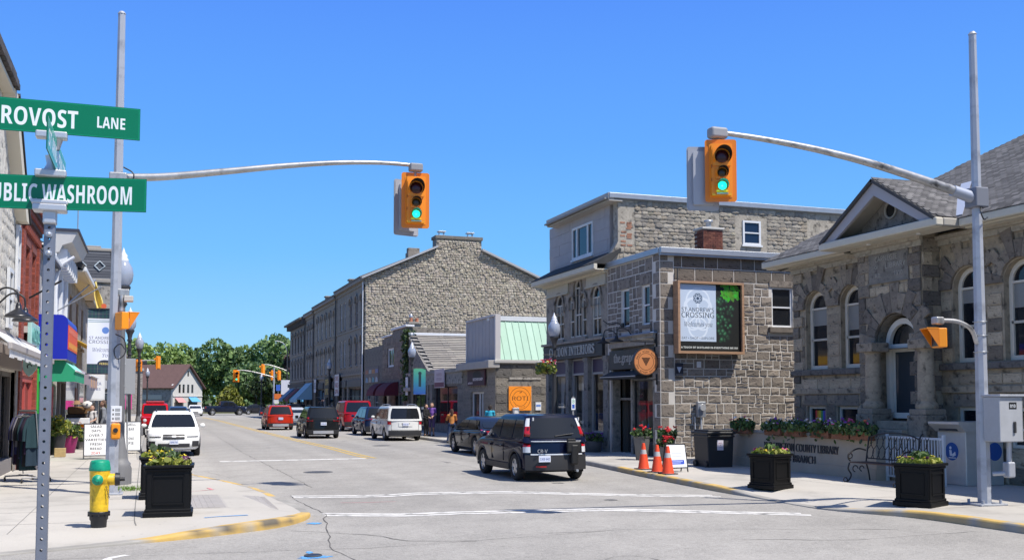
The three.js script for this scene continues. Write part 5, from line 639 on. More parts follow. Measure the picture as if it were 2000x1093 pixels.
for (const [i, x, z, r, h, label] of [[0, 14.6, -29.3, .26, .75, 'tall grey pot of red geraniums beside the shop window'], [1, 15.05, -28.6, .2, .45, 'small grey pot of red geraniums between two taller pots'], [2, 15.3, -28.9, .25, .72, 'tall grey pot of red geraniums against the stone wall']]) {
  const t = thing('geranium_pot', label, 'flower pot', [x, .13, z]), R = rng(700 + i), P = [], Q = []; part('pot', lathe([[0, 0], [r * .72, 0], [r, h], [r * 1.05, h], [r * 1.05, h - .04], [r * .9, h - .06], [0, h - .08]], 20), mat([.16, .155, .15], .8, { t: 'conc', s: .6 }), t);
  for (let k = 0; k < 260; k++) { const a = R() * 6.3, q = Math.sqrt(R()) * r * 1.2; P.push([Math.cos(a) * q, h - .03 + R() * .24, Math.sin(a) * q]); } leaves('foliage', P, .085, LEAFC, 720 + i, t); for (let k = 0; k < 9; k++) { const a = R() * 6.3, q = Math.sqrt(R()) * r * 1.2, y = h + .14 + R() * .17; for (let m = 0; m < 12; m++) Q.push([Math.cos(a) * q + (R() - .5) * .1, y + (R() - .5) * .09, Math.sin(a) * q + (R() - .5) * .1]); } flowers(t, Q, 'red', .04, 730 + i);
}
{ const t = thing('flower_tub', 'dark tub of blue flowers at the shop door', 'flower pot', [15.2, .13, -34.5]), R = rng(61), P = [], Q = []; part('tub', lathe([[0, 0], [.3, 0], [.36, .4], [.3, .4], [0, .36]], 20), mat([.12, .11, .105], .8), t); for (let i = 0; i < 200; i++) { const a = R() * 6.3, q = Math.sqrt(R()) * .4; P.push([Math.cos(a) * q, .38 + R() * .25, Math.sin(a) * q]); if (i % 4 === 0) Q.push([Math.cos(a) * q, .5 + R() * .2, Math.sin(a) * q]); } leaves('foliage', P, .1, LEAFC, 62, t); flowers(t, Q, 'purple', .05, 63); }
// ================= buildings on the left side of the street (facing +x) =================
const PLASTER = mat([.78, .74, .66], .95, { t: 'stone', s: 1.4, bs: .03 }), REDB = mat([.36, .085, .055], .9, { t: 'brick', s: 1.8, b: 'brickB', bs: .006 });
const LF = (b, x = -3.5) => frame(b, x, 0, 0, PI / 2); // u = -z
{
  const b = bldg('gabled_shop', 'cream roughcast front-gabled shop at the edge of the photo', -3.5, -30.9), F = LF(b), S = frame(b, 0, 0, -22, 0), R = rng(51), gh = [{ u0: 27.9, u1: 28.7, v0: 3.8, v1: 5.3 }, { u0: 24.5, u1: 25.4, v0: 4.6, v1: 6.6 }, { u0: 29.4, u1: 30.0, v0: 4.9, v1: 6.6 }, { u0: 23.2, u1: 30.1, v0: .14, v1: 2.75 }];
  F.add('wall', wallGeo([[22, .1], [30.6, .1], [30.6, 6.9], [29.7, 6.9], [26.95, 9.25], [22, 9.25]], gh, .4), PLASTER); S.add('side_wall', bx(-12, -3.9, .1, 9.2, -.35, 0), PLASTER);
  lay(F, layout(27, 30.5, 3.4, 6.8, gh.slice(0, 3), { h: [.25, .4], l: [.3, .6] }, R), { mats: [PLASTER, mat([.72, .69, .62], .95, { t: 'stone', s: 1, bs: .02 })], geos: RUBBLE, R, d: [.01, .03], over: 1.03, joint: 0, limit: 120, name: 'stone' });
  for (const h of gh.slice(0, 3)) windowIn(F, h, { fm: WHITE, z: .02, fw: .1 });
  F.add('shop_window', [ring(23.2, 30.1, .14, 2.75, 0, .12, .1, -.2), bx(26, 26.12, .14, 2.75, -.2, -.1), bx(28.3, 28.42, .14, 2.75, -.2, -.1)], mat([.13, .11, .10], .6)).add(part('pane', bx(23.3, 30, .5, 2.65, -.18, -.16), mat([.03, .03, .03], .04, { phys: 1 })));
  F.add('shop_pillar', rb(30.1, 30.6, .14, 2.9, -.1, .03, .01), mat([.30, .27, .24], .9, { t: 'stone', s: 1 })); F.add('fascia', rb(23, 30.6, 2.8, 3.35, -.05, .12, .02), mat([.26, .22, .20], .8)); F.add('stall_riser', rb(23.2, 30.1, .14, .5, -.16, -.02, .01), mat([.20, .18, .17], .8));
  const dk = mat([.045, .042, .045], .85, { t: 'grain', s: .6 });
  F.add('hip_roof', [ext(shp([[21.6, 9.35], [27.0, 9.35], [26.55, 9.8], [21.6, 9.8]]), 6).translate(0, 0, -5.75)], dk); F.add('roof_slope', ext(shp([[26.9, 9.5], [30.9, 6.95], [30.9, 6.75], [26.9, 9.3]]), 5).translate(0, 0, -5.2), dk);
  F.add('verge', ext(shp([[26.95, 9.35], [28.69, 7.75], [29.9, 6.7], [29.3, 6.7], [26.3, 9.35]]), .28).translate(0, 0, .0), mat([.66, .6, .48], .7)); F.add('verge_edge', ext(shp([[27.0, 9.42], [28.75, 7.82], [30, 6.75], [29.95, 6.68], [26.95, 9.34]]), .32).translate(0, 0, .0), dk); F.add('soffit', bx(21.6, 26.4, 9.25, 9.34, 0, .26), mat([.66, .6, .48], .7));
  for (let j = 0; j < 3; j++) for (let i = 0; i < 13; i++) F.add('shingle', rb(21.7 + i * .38 + (j % 2) * .15, 22.04 + i * .38 + (j % 2) * .15, 9.38 + j * .14, 9.52 + j * .14, .22, .36 - j * .04, .01), mat([.07 + ((i + j) % 3) * .025, .065 + ((i + j) % 3) * .02, .065 + ((i + j) % 3) * .02], .9, { t: 'grain', s: .5 }));
}
{ // retractable awning of the gabled shop
  const t = thing('shop_awning', 'half folded white awning with brown case over the gabled shop', 'awning', [-3.5, 2.7, -26.5]); part('case', [rod(V(.35, .72, 4.6), V(.35, .72, -4.3), .11)], mat([.23, .20, .19], .6), t); part('fabric', slab([V(.4, .78, 4.5), V(.85, .42, 4.5), V(.85, .42, -4.2), V(.4, .78, -4.2)], V(.6, .8, 0), .02), mat([.62, .61, .58], .8), t); part('front_bar', rb(.82, .9, .3, .44, -4.3, 4.6, .02), mat([.40, .36, .33], .6), t);
  for (let i = 0; i < 14; i++) part('scallop', bx(.84, .86, .14 + (i % 2) * .03, .32, 4.5 - i * .63, 3.92 - i * .63), mat([.66, .65, .63], .85), t); }
for (const [z, l] of [[-25.3, 'nearer of two dark gooseneck lamps over the gabled shop awning'], [-26.6, 'farther of two dark gooseneck lamps over the gabled shop awning']]) { const t = thing('gooseneck_lamp', l, 'lamp', [-3.5, 3.9, z], 0, 'gooseneck lamps'); part('arm', tube([V(0, .35, 0), V(.3, .62, 0), V(.55, .55, 0), V(.6, .28, 0)], .022, 16), BLACK, t); part('shade', at(lathe([[.03, .3], [.06, .24], [.07, .15], [.27, .02], [.29, -.03], [.27, -.02], [.05, .1]], 24), .6, 0, 0), mat([.015, .016, .022], .35), t); part('base', rb(-.02, .04, .25, .45, -.06, .06, .01), BLACK, t); }
{
  const b = bldg('red_brick_shop', 'red brick shop with dark corbelled cornice and pale stone lintels', -3.5, -35), F = LF(b), h = [{ u0: 31.9, u1: 32.7, v0: 4.1, v1: 6.4 }, { u0: 33.5, u1: 34.3, v0: 4.1, v1: 6.4 }, { u0: 31.4, u1: 34.6, v0: .14, v1: 2.7 }];
  F.add('wall', wallGeo([[30.63, .1], [35, .1], [35, 7.4], [30.63, 7.4]], h, .4), REDB); for (const q of h.slice(0, 2)) { windowIn(F, q, { fm: mat([.06, .05, .05], .6), rails: [.5], z: -.24 }); F.add('sill', bx(q.u0 - .15, q.u1 + .15, 3.92, 4.1, -.1, .1), mat([.48, .44, .40], .8)); F.add('lintel', bx(q.u0 - .15, q.u1 + .15, 6.42, 6.62, -.1, .03), mat([.2, .06, .045], .9)); }
  for (let i = 0; i < 5; i++) F.add('cornice_course', bx(30.63, 35, 6.95 + i * .13, 7.07 + i * .13, 0, .06 + i * .06), i % 2 ? mat([.09, .04, .035], .9, { t: 'stone', s: 1 }) : REDB); for (let u = 31.1; u < 35; u += .32) F.add('dentil', bx(u, u + .14, 6.75, 6.94, 0, .1), REDB); F.add('parapet', bx(30.63, 35, 7.6, 7.78, -.3, .34), mat([.05, .045, .045], .8));
  F.add('pilaster', [bx(30.64, 31.2, .14, 6.7, 0, .07)], REDB); F.add('pilaster', [bx(34.62, 34.99, .14, 6.7, 0, .07)], REDB);
  F.add('shop_frame', [ring(31.4, 34.6, .14, 2.7, 0, .16, .12, -.15), bx(32.9, 33.05, .14, 2.7, -.15, -.05)], mat([.42, .07, .06], .6)); F.add('shop_window', bx(31.5, 34.5, .5, 2.6, -.14, -.12), mat([.03, .04, .035], .04, { phys: 1 })); F.add('green_door', rb(31.6, 32.5, .14, 2.4, -.3, -.11, .01), mat([.2, .26, .1], .6)); F.add('flag_bracket', rod(V(32.9, 5.0, 0), V(32.5, 5.5, .9), .03), DARK); part('roof', bx(-6, -.1, 7.2, 7.3, 0, 4), mat(.15, .9), b);
}
{ const t = thing('vertical_shop_sign', 'pale teal letter sign on the red brick shop', 'shop sign', [-3.42, 3.85, -33]); part('board', rb(0, .12, -.35, .4, -1.1, 1.1, .03), mat([.35, .58, .54], .6), t); const g = text3('COSMOS', FONT, .4, .03, 1.9); g.rotateY(PI / 2); g.translate(.12, .03, 0); part('lettering', g, mat([.12, .32, .3], .6), t);
  const s = thing('hanging_sign', 'pale teal shaped sign hanging outside the red brick shop', 'shop sign', [-3.14, 3.05, -30.2]); s.scale.setScalar(.55); const o = new THREE.Shape(); o.moveTo(-.3, .55); o.lineTo(.3, .55); o.bezierCurveTo(.52, .3, .3, .1, .34, -.1); o.bezierCurveTo(.3, -.5, 0, -.7, -.05, -.72); o.bezierCurveTo(-.34, -.5, -.36, -.2, -.3, 0); o.bezierCurveTo(-.5, .2, -.42, .4, -.3, .55); part('board', ext(o, .05, { bevelEnabled: true, bevelSize: .012, bevelThickness: .01, bevelSegments: 1 }), mat([.38, .60, .58], .55), s); part('swirl', [at(new THREE.TorusGeometry(.16, .03, 8, 20, 4.4), 0, .1, .065), at(new THREE.TorusGeometry(.1, .025, 8, 18, 4), -.02, -.25, .065)], mat([.04, .06, .07], .5), s); part('hanger', [rod(V(-.5, .75, .02), V(.3, .75, .02), .015), rod(V(-.2, .55, .02), V(-.2, .75, .02), .008), rod(V(.2, .55, .02), V(.2, .75, .02), .008)], DARK, s); }
{
  const b = bldg('pale_stone_shop', 'pale stone shop with bright green shopfront and awning', -3.5, -40), F = LF(b), W = mat([.50, .47, .42], .95, { t: 'stone', s: 1.4, bs: .02 }), h = [{ u0: 36.3, u1: 37.2, v0: 4.3, v1: 6 }, { u0: 38.3, u1: 39.2, v0: 4.3, v1: 6 }]; F.add('wall', wallGeo([[35.02, .1], [39.98, .1], [39.98, 6.9], [35.02, 6.9]], h, .4), W); for (const q of h) windowIn(F, q, { fm: WHITE });
  F.add('shopfront', [rb(35.05, 39.95, .14, 3.0, 0, .1, .02)], mat([.03, .34, .04], .5)); F.add('shopfront_panel', [rb(35.3, 36.3, .4, 2.7, .1, .16, .03)], mat([.04, .40, .05], .5)); F.add('door', [rb(38.6, 39.7, .14, 2.5, .1, .15, .01)], mat([.40, .02, .03], .5)); F.add('shop_window', bx(36.6, 38.3, .6, 2.6, .1, .115), mat([.02, .03, .03], .04, { phys: 1 })); part('roof', slab([V(.3, 6.7, 0), V(.3, 6.7, 5), V(-6, 9, 5), V(-6, 9, 0)], V(.35, 1, 0).normalize(), .15), mat(.12, .9), b); F.add('gutter', rb(35, 40, 6.75, 6.95, 0, .3, .05), mat([.6, .6, .6], .5));
  const t = thing('shop_awning', 'green awning beneath the blue box sign', 'awning', [-3.5, 2.5, -35.2]), G = mat([.015, .30, .15], .8, { side: THREE.DoubleSide }), G2 = mat([.22, .60, .48], .8, { side: THREE.DoubleSide }); part('canopy', slab([V(0, 1.5, 0), V(1.15, .45, 0), V(1.15, .45, -4.4), V(0, 1.5, -4.4)], V(.65, .75, 0).normalize(), .02), G2, t); part('valance', [bx(1.13, 1.15, .1, .45, -4.4, 0)], G, t); part('side', slab([V(0, 1.5, .002), V(0, .1, .002), V(1.15, .1, .002), V(1.15, .45, .002)], V(0, 0, 1), .02), G, t); part('bar', rod(V(1.17, .44, .05), V(1.17, .44, -4.45), .03), WHITE, t);
}
{ const t = thing('box_sign', 'big blue box sign with orange front on the pale stone shop', 'shop sign', [-3.5, 3.3, -35]), B = mat([.01, .022, .40], .4); part('case', ext((() => { const s = new THREE.Shape(); s.moveTo(0, 0); s.lineTo(.92, 0); s.lineTo(.92, 1.15); s.quadraticCurveTo(.9, 1.38, .7, 1.4); s.lineTo(0, 1.4); return s; })(), 4).translate(0, 0, -4), B, t); part('face', bx(.92, .94, .32, 1.08, -3.98, -.06), mat([.75, .10, .02], .5), t); part('face_stripe', [bx(.94, .945, .38, .56, -3.9, -.2)], mat([.8, .30, .03], .5), t); part('face_stripe', [bx(.94, .945, .84, 1.0, -3.9, -.2)], mat([.75, .16, .08], .5), t); part('base_plate', bx(0, .9, -.03, 0, -4, 0), mat([.30, .28, .25], .7), t); }
{
  const b = bldg('white_corniced_shop', 'white painted shop with deep bracketed cornice and downpipes', -3.5, -45.5), F = LF(b), W = mat([.66, .67, .72], .7, { t: 'fine', s: 2 }), h = [{ u0: 41.2, u1: 42.2, v0: 4.4, v1: 6.4 }, { u0: 43.4, u1: 44.4, v0: 4.4, v1: 6.4 }]; F.add('wall', wallGeo([[40.02, .1], [45.48, .1], [45.48, 7.6], [40.02, 7.6]], h, .4), W); for (const q of h) windowIn(F, q, { fm: WHITE });
  F.add('cornice', [ext(shp([[0, 0], [.2, .05], [.3, .3], [.62, .42], [.75, .7], [.8, .8], [0, .8]]), 5.6).rotateY(-PI / 2).translate(45.55, 7.3, 0)], mat([.55, .54, .52], .7, { t: 'fine', s: 1 })); F.add('cornice_top', bx(39.9, 45.6, 8.1, 8.2, -.3, .85), mat([.03, .035, .06], .7)); for (let u = 40.2; u < 45.4; u += .85) F.add('bracket', rb(u, u + .18, 6.8, 7.5, 0, .45, .03), WHITE); for (const u of [40.1, 42.8, 45.3]) F.add('pilaster', rb(u - .15, u + .15, 3.4, 7.3, 0, .12, .02), WHITE);
  F.add('downpipe', [tube([V(40.1, 7.2, .7), V(40.1, 6.9, .3), V(40.1, 6.6, .16), V(40.1, 3, .16)], .06, 20)], WHITE); F.add('flag_pole', rod(V(41, 5.3, .1), V(40.6, 6.2, 1.6), .025), METAL);
  F.add('shopfront', [ring(40.3, 45.2, .14, 3, 0, .3, .15, 0), bx(42.5, 42.9, .14, 3, 0, .14)], mat([.24, .22, .21], .7)); F.add('shop_window', bx(40.5, 45.1, .4, 2.8, .02, .05), mat([.05, .03, .02], .05, { phys: 1 })); F.add('pilaster', rb(40.05, 40.35, .14, 3, 0, .2, .02), mat([.52, .50, .47], .9, { t: 'stone', s: 1, bs: .02 }));
  const t = thing('shop_awning', 'striped mauve awning with orange scalloped fringe', 'awning', [-3.5, 2.35, -40.5]), c1 = mat([.30, .25, .29], .85), c2 = mat([.24, .19, .23], .85); for (let i = 0; i < 9; i++) { part('stripe', slab([V(0, 1.3, -i * .56), V(1.3, .55, -i * .56), V(1.3, .55, -(i + 1) * .56), V(0, 1.3, -(i + 1) * .56)], V(.5, .85, 0).normalize(), .02), i % 2 ? c1 : c2, t); part('scallop', bx(1.28, 1.3, .1 + (i % 2) * .05, .55, -i * .56, -(i + 1) * .56), i % 2 ? mat([.62, .34, .14], .8) : c1, t); } part('side', slab([V(0, 1.3, .003), V(0, .5, .003), V(1.3, .2, .003), V(1.3, .55, .003)], V(0, 0, 1), .02), c1, t); part('front_bar', rod(V(1.31, .57, .05), V(1.31, .57, -5.1), .035), WHITE, t);
}
{
  const b = bldg('grey_stucco_house', 'weathered grey stucco house with pale soffits and shaded side wall', -3.5, -58.5), F = LF(b), S = frame(b, 0, 0, -45.5, 0), W = mat([.36, .345, .32], .95, { t: 'stone', s: 3, bs: .02 }), h = [{ u0: 48, u1: 49.4, v0: 4.6, v1: 6.6 }, { u0: 52, u1: 53.4, v0: 4.6, v1: 6.6 }, { u0: 55.6, u1: 57, v0: 4.6, v1: 6.6 }]; F.add('wall', wallGeo([[45.52, .1], [58.5, .1], [58.5, 7.6], [45.52, 7.6]], h, .4), W); for (const q of h) windowIn(F, q, { fm: mat([.10, .03, .03], .6), sill: W });
  part('roof', [slab([V(.75, 7.45, 0), V(.75, 7.45, 13.2), V(-5, 10.6, 13.2), V(-5, 10.6, 0)], V(.5, .9, 0).normalize(), .2)], mat(.06, .9), b); F.add('soffit', bx(45.4, 58.6, 7.3, 7.36, 0, .7), mat([.50, .46, .38], .8)); F.add('gutter', rb(45.4, 58.6, 7.3, 7.5, .65, .8, .04), WHITE); F.add('fascia', [rb(46, 52, 3.2, 3.7, 0, .1, .02)], mat([.2, .19, .18], .7)); F.add('shop_window', [bx(46.2, 51.6, .6, 2.9, 0, .04)], mat([.03, .025, .02], .05, { phys: 1 })); F.add('brown_door', rb(52.2, 53.4, .14, 2.6, 0, .06, .02), mat([.16, .08, .05], .7)); F.add('shop_window', bx(54, 58, .6, 2.9, 0, .04), mat([.03, .03, .03], .05, { phys: 1 })); F.add('gable_wall', [ext(shp([[45.5, 7.5], [58.5, 7.5], [52, 9]]), .1)].map((g) => g.translate(0, 0, -.3)), W);
  const t = thing('shop_awning', 'long yellow and orange awning on the grey stucco house', 'awning', [-3.5, 3.3, -47]), Y = [mat([.72, .42, .03], .8), mat([.62, .20, .06], .8)]; for (let i = 0; i < 10; i++) { part('stripe', slab([V(0, 1.5, -i), V(1.1, .9, -i), V(1.1, .9, -i - 1), V(0, 1.5, -i - 1)], V(.5, .85, 0).normalize(), .03), Y[0], t); part('valance', bx(1.08, 1.1, .55, .9, -i, -i - .98), Y[1], t); }
  const w = thing('white_shop_sign', 'white upright shop board beyond the yellow awning', 'shop sign', [-3.3, 2.6, -57.5]); part('board', rb(0, .9, -.6, .9, -.06, 0, .02), WHITE, w); part('print', plane(.8, 1.3).translate(.45, .15, .003), printMat(64, 100, (x) => { x.fillStyle = '#e4e6ea'; x.fillRect(0, 0, 64, 100); x.fillStyle = '#8d93b0'; fitText(x, 'PIZZA', 32, 40, 44, 16); fitText(x, 'SUBS', 32, 62, 40, 14); }), w);
}
{ // mansard tower house, far down the row
  const b = bldg('mansard_house', 'tall house with slate mansard tower patterned with pale diamonds', -3.5, -110), F = LF(b), W = mat([.40, .37, .33], .95, { t: 'stone', s: 2, bs: .02 }), SL = mat([.055, .06, .075], .75, { t: 'fine', s: .6 }), SL2 = mat([.085, .09, .105], .8), TR = mat([.34, .31, .27], .8, { t: 'fine', s: 1 }), us = [95, 98, 101, 105, 108], hs = us.flatMap((u) => [4.4, 8].map((v) => ({ u0: u, u1: u + 1.1, v0: v, v1: v + 2.2, arch: true })));
  F.add('wall', wallGeo([[92.1, .1], [110, .1], [110, 11.6], [92.1, 11.6]], hs, .5), W); part('side_wall', bx(-9, -.5, 0, 11.5, 17.5, 17.9), W, b); hs.forEach((h) => windowIn(F, h, { fm: WHITE }));
  const off = (g) => g.translate(3.5, -.12, 110), x0 = -7.3, x1 = -3.3, z0 = -99, z1 = -94.6, y0 = 12.4, y1 = 14.9, k = .78, c = [(x0 + x1) / 2, (z0 + z1) / 2], q = (x, z, s, y) => V(c[0] + (x - c[0]) * s, y, c[1] + (z - c[1]) * s), cs = [[x0, z1], [x1, z1], [x1, z0], [x0, z0]];
  part('tower_wall', off(bx(x0, x1, 9, 12.2, z0, z1)), W, b); part('tower_cornice', off(rb(x0 - .3, x1 + .3, 12.1, 12.45, z0 - .3, z1 + .3, .08)), TR, b);
  for (let i = 0; i < 10; i++) { const s0 = lerp(1, k, i / 10), s1 = lerp(1, k, (i + 1) / 10) + .012, ya = lerp(y0, y1, i / 10), yb = lerp(y0, y1, (i + 1) / 10); cs.slice(0, 2).concat(cs.slice(2)).forEach((p, j) => { const n = cs[(j + 1) % 4], o = V((p[0] + n[0]) / 2 - c[0], 0, (p[1] + n[1]) / 2 - c[1]).normalize(); part('slate_course', off(slab([q(p[0], p[1], s0 + .012, ya), q(n[0], n[1], s0 + .012, ya), q(n[0], n[1], s1 - .012, yb), q(p[0], p[1], s1 - .012, yb)], o, .1)), i % 3 ? SL : SL2, b); }); }
  part('tower_cap', off(rb(-6.95, -3.65, 14.9, 15.2, -98.6, -95, .08)), TR, b); part('tower_cap_rail', off(rb(-5.9, -4.6, 15.2, 15.55, -97.4, -96.2, .04)), TR, b); part('antenna', off(rod(V(-6.5, 15.2, -96), V(-6.5, 20, -96), .05)), METAL, b);
  for (const x of [-6.1, -4.6]) part('diamond', off(at(new THREE.TorusGeometry(.42, .07, 4, 4), x, 13.6, -94.6 - .24 + .08, 0, -.18)), mat([.40, .46, .50], .7), b); part('diamond', off(at(new THREE.TorusGeometry(.42, .07, 4, 4).rotateY(PI / 2), -3.3 - .2 + .06, 13.6, -96.8, 0, 0, .17)), mat([.40, .46, .50], .7), b);
  F.add('cornice', rb(92, 110, 11.4, 11.8, 0, .75, .06), TR); part('lower_mansard', off(slab([V(-3.4, 11.7, -99.2), V(-4.3, 13, -99.2), V(-4.3, 13, -110), V(-3.4, 11.7, -110)].reverse(), V(.8, .6, 0), .1)), SL, b); F.add('shopfront', bx(92.4, 109.6, .14, 3.2, 0, .08), mat([.18, .16, .15], .8));
}
{ const t = thing('shop_flag', 'pale yellow flag hanging from a long slanted pole', 'flag', [-2.71, 7.6, -52]); part('pole', rod(V(-.75, -1.7, 6.5), V(0, .1, 0), .03), METAL, t); part('flag', grid(14, 18, (u, v) => [u * .55 * (1 - v) * 1.05 + .05 * Math.sin(v * 7 + u * 4) + .02, -(1 - v) * 1.65 + .05 - u * .1, .12 * Math.sin(u * 7 + v * 3)]), mat([.72, .58, .18], .8, { side: THREE.DoubleSide }), t); part('emblem', at(new THREE.CircleGeometry(.12, 20), .42, -1.15, .16), mat([.6, .12, .05], .8, { side: THREE.DoubleSide }), t); }
{ // farther left row
  for (const [z0, z1, h, c, label] of [[-74, -58.6, 7.4, [.42, .39, .34], 'pale stone row house beyond the grey stucco house'], [-92, -74.1, 8.2, [.34, .31, .27], 'grey stone row house in front of the mansard tower house'], [-133, -110.1, 7.4, [.36, .2, .15], 'brick far row house next to the distant crossing']]) { const b = bldg('row_house', label, -3.5, z1), F = LF(b), W = mat(c, .95, { t: 'stone', s: 2, bs: .02 }), hs = []; for (let u = -z1 + 2; u < -z0 - 2; u += 3) hs.push({ u0: u, u1: u + 1, v0: 4.2, v1: 6.2 }); F.add('wall', wallGeo([[-z1, .1], [-z0, .1], [-z0, h], [-z1, h]], hs, .4), W); hs.forEach((q) => windowIn(F, q, { fm: WHITE })); F.add('cornice', rb(-z1, -z0, h - .2, h + .1, -.3, .4, .05), W); for (let u = -z1 + 1; u < -z0 - 3; u += 5) { F.add('shop_window', bx(u, u + 3.6, .5, 2.8, 0, .06), mat([.03, .03, .035], .05, { phys: 1 })); F.add('shop_fascia', rb(u - .2, u + 3.8, 2.9, 3.5, 0, .15, .02), mat([[.5, .5, .5], [.05, .06, .12], [.2, .05, .05], [.45, .42, .36]][Math.floor(u) % 4], .6)); } part('roof', bx(-8, -.2, h - .3, h - .2, z0 - z1, 0), mat(.12, .9), b); part('end_wall', bx(-8, -.4, 0, h, -.3, 0), W, b); }
  const t = thing('pink_flag', 'small pink shop flag far along the left pavement', 'flag', [-2.2, 2.4, -70]); part('cloth', grid(6, 6, (u, v) => [u * .9, (v - 1) * .95, .05 * Math.sin(u * 6)]), mat([.72, .05, .30], .8, { side: THREE.DoubleSide }), t); part('pole', rod(V(-1.2, .1, 0), V(1, .05, 0), .02), METAL, t); }

// ================= street furniture =================
const POLE = mat([.46, .48, .53], .5, { metalness: .25, t: 'pave', s: 1.4, bs: .001 }), GALV = mat([.54, .54, .54], .42, { metalness: .6, t: 'stone', s: 2.2, b: 'fine', bs: .001 }), AMBER = mat([.80, .27, .008], .42), AMB2 = mat([.68, .20, .006], .4);
function octPole(x, z, y0, y1, r0, r1) { const g = new THREE.CylinderGeometry(r1, r0, y1 - y0, 8); g.rotateY(PI / 8); g.translate(x, (y0 + y1) / 2, z); return toCreasedNormals(g, .3); }
function signalHead(parent, x, y, z, s, ry, back) { // hangs from its arm; lenses look along +z turned by ry
  const G = (g) => g.scale(s, s, s).rotateY(ry).translate(x, y, z), rr = (w, h, d, r, z0) => { const q = new THREE.Shape(); q.moveTo(-w + r, -h); q.lineTo(w - r, -h); q.quadraticCurveTo(w, -h, w, -h + r); q.lineTo(w, h - r); q.quadraticCurveTo(w, h, w - r, h); q.lineTo(-w + r, h); q.quadraticCurveTo(-w, h, -w, h - r); q.lineTo(-w, -h + r); q.quadraticCurveTo(-w, -h, -w + r, -h); return ext(q, d).translate(0, 0, z0); };
  const sh = part('signal_head', [G(rr(.195, .5, .2, .04, -.12))], back ? mat([.40, .41, .44], .5, { metalness: .2 }) : AMBER, parent); part('backplate', [G(rr(.3, .6, .02, .06, -.04))], back ? mat([.36, .37, .40], .5, { metalness: .3 }) : AMB2, sh); if (back) { part('backplate_rear', G(rr(.28, .58, .006, .05, -.05)), mat([.34, .35, .39], .55), sh); return sh; }
  part('backplate_panel', G(rr(.22, .52, .012, .03, -.022)), AMBER, sh);
  for (const [dy, r, c, on] of [[.24, .15, [.05, .006, .006], 0], [-.07, .1, [.045, .03, .008], 0], [-.32, .1, [.0, .5, .38], 1]]) {
    const q = r * 1.18; part('lens_door', [G(rr(q, q, .03, .03, .08).translate(0, dy, 0))], AMBER, sh);
    const L = new THREE.SphereGeometry(r, 24, 10, 0, 2 * PI, 0, 1.0); L.scale(1, .35, 1); L.rotateX(PI / 2); L.translate(0, dy, .112 - r * .1 + (on ? .01 : 0)); part('lens', G(L), on ? new THREE.MeshStandardMaterial({ color: new THREE.Color().setRGB(.0, .35, .25), roughness: .3, emissive: new THREE.Color().setRGB(.02, .72, .52), emissiveIntensity: .95 }) : mat(c, .25), sh);
    const vs = new THREE.CylinderGeometry(r * 1.1, r * 1.08, r * 1.9, 26, 1, true, -PI * .72, PI * 1.44); vs.rotateX(PI / 2); vs.rotateZ(PI); vs.translate(0, dy, .1 + r * .9); const pos = vs.attributes.position; for (let i = 0; i < pos.count; i++) { const yy = (pos.getY(i) - dy) / r; if (pos.getZ(i) > .12) pos.setZ(i, lerp(.14 + r * .35, pos.getZ(i), clamp((yy + .8) / 1.8))); } vs.computeVertexNormals();
    const vi = vs.clone(); vi.scale(1, 1, 1); part('visor', G(vs), mat([.80, .27, .008], .45, { side: THREE.DoubleSide }), sh); const inn = vi; const p2 = inn.attributes.position; for (let i = 0; i < p2.count; i++) { p2.setX(i, p2.getX(i) * .965); p2.setY(i, dy + (p2.getY(i) - dy) * .965); } part('visor_lining', G(inn), mat([.012, .012, .012], .8, { side: THREE.DoubleSide }), sh);
    if (on) { const l = new THREE.PointLight(new THREE.Color(.05, 1, .72), .12); l.position.copy(V(0, dy * s, (.2) * s).applyAxisAngle(V(0, 1, 0), ry).add(V(x, y, z))); l.castShadow = true; l.name = 'green_lamp'; parent.add(l); }
  }
  for (const dy of [.06, -.2]) part('hinge', G(bx(-.2, -.185, dy - .03, dy + .03, .06, .1)), mat([.4, .1, .01], .6), sh); part('cover_latch', G(bx(-.1, .12, -.47, -.45, .08, .1)), GALV, sh); return sh;
}
function pedHead(t, x, y, z, ry) { const G = (g) => g.scale(.85, .85, .85).rotateY(ry).translate(x, y, z), p = part('pedestrian_signal', G(rb(-.2, .2, -.2, .2, -.12, .06, .02)), AMBER, t); part('hood', G(slab([V(-.22, .21, .06), V(.22, .21, .06), V(.22, .21, .3), V(-.22, .21, .3)], V(0, 1, 0), .02)), AMBER, p); for (const s of [-1, 1]) part('hood_side', G(slab([V(s * .215, .21, .06), V(s * .215, .2, .3), V(s * .215, -.19, .06)], V(s, 0, 0), .015)), AMB2, p); part('face', G(bx(-.17, .17, -.17, .17, .06, .066)), mat([.02, .018, .016], .3), p); return p; }
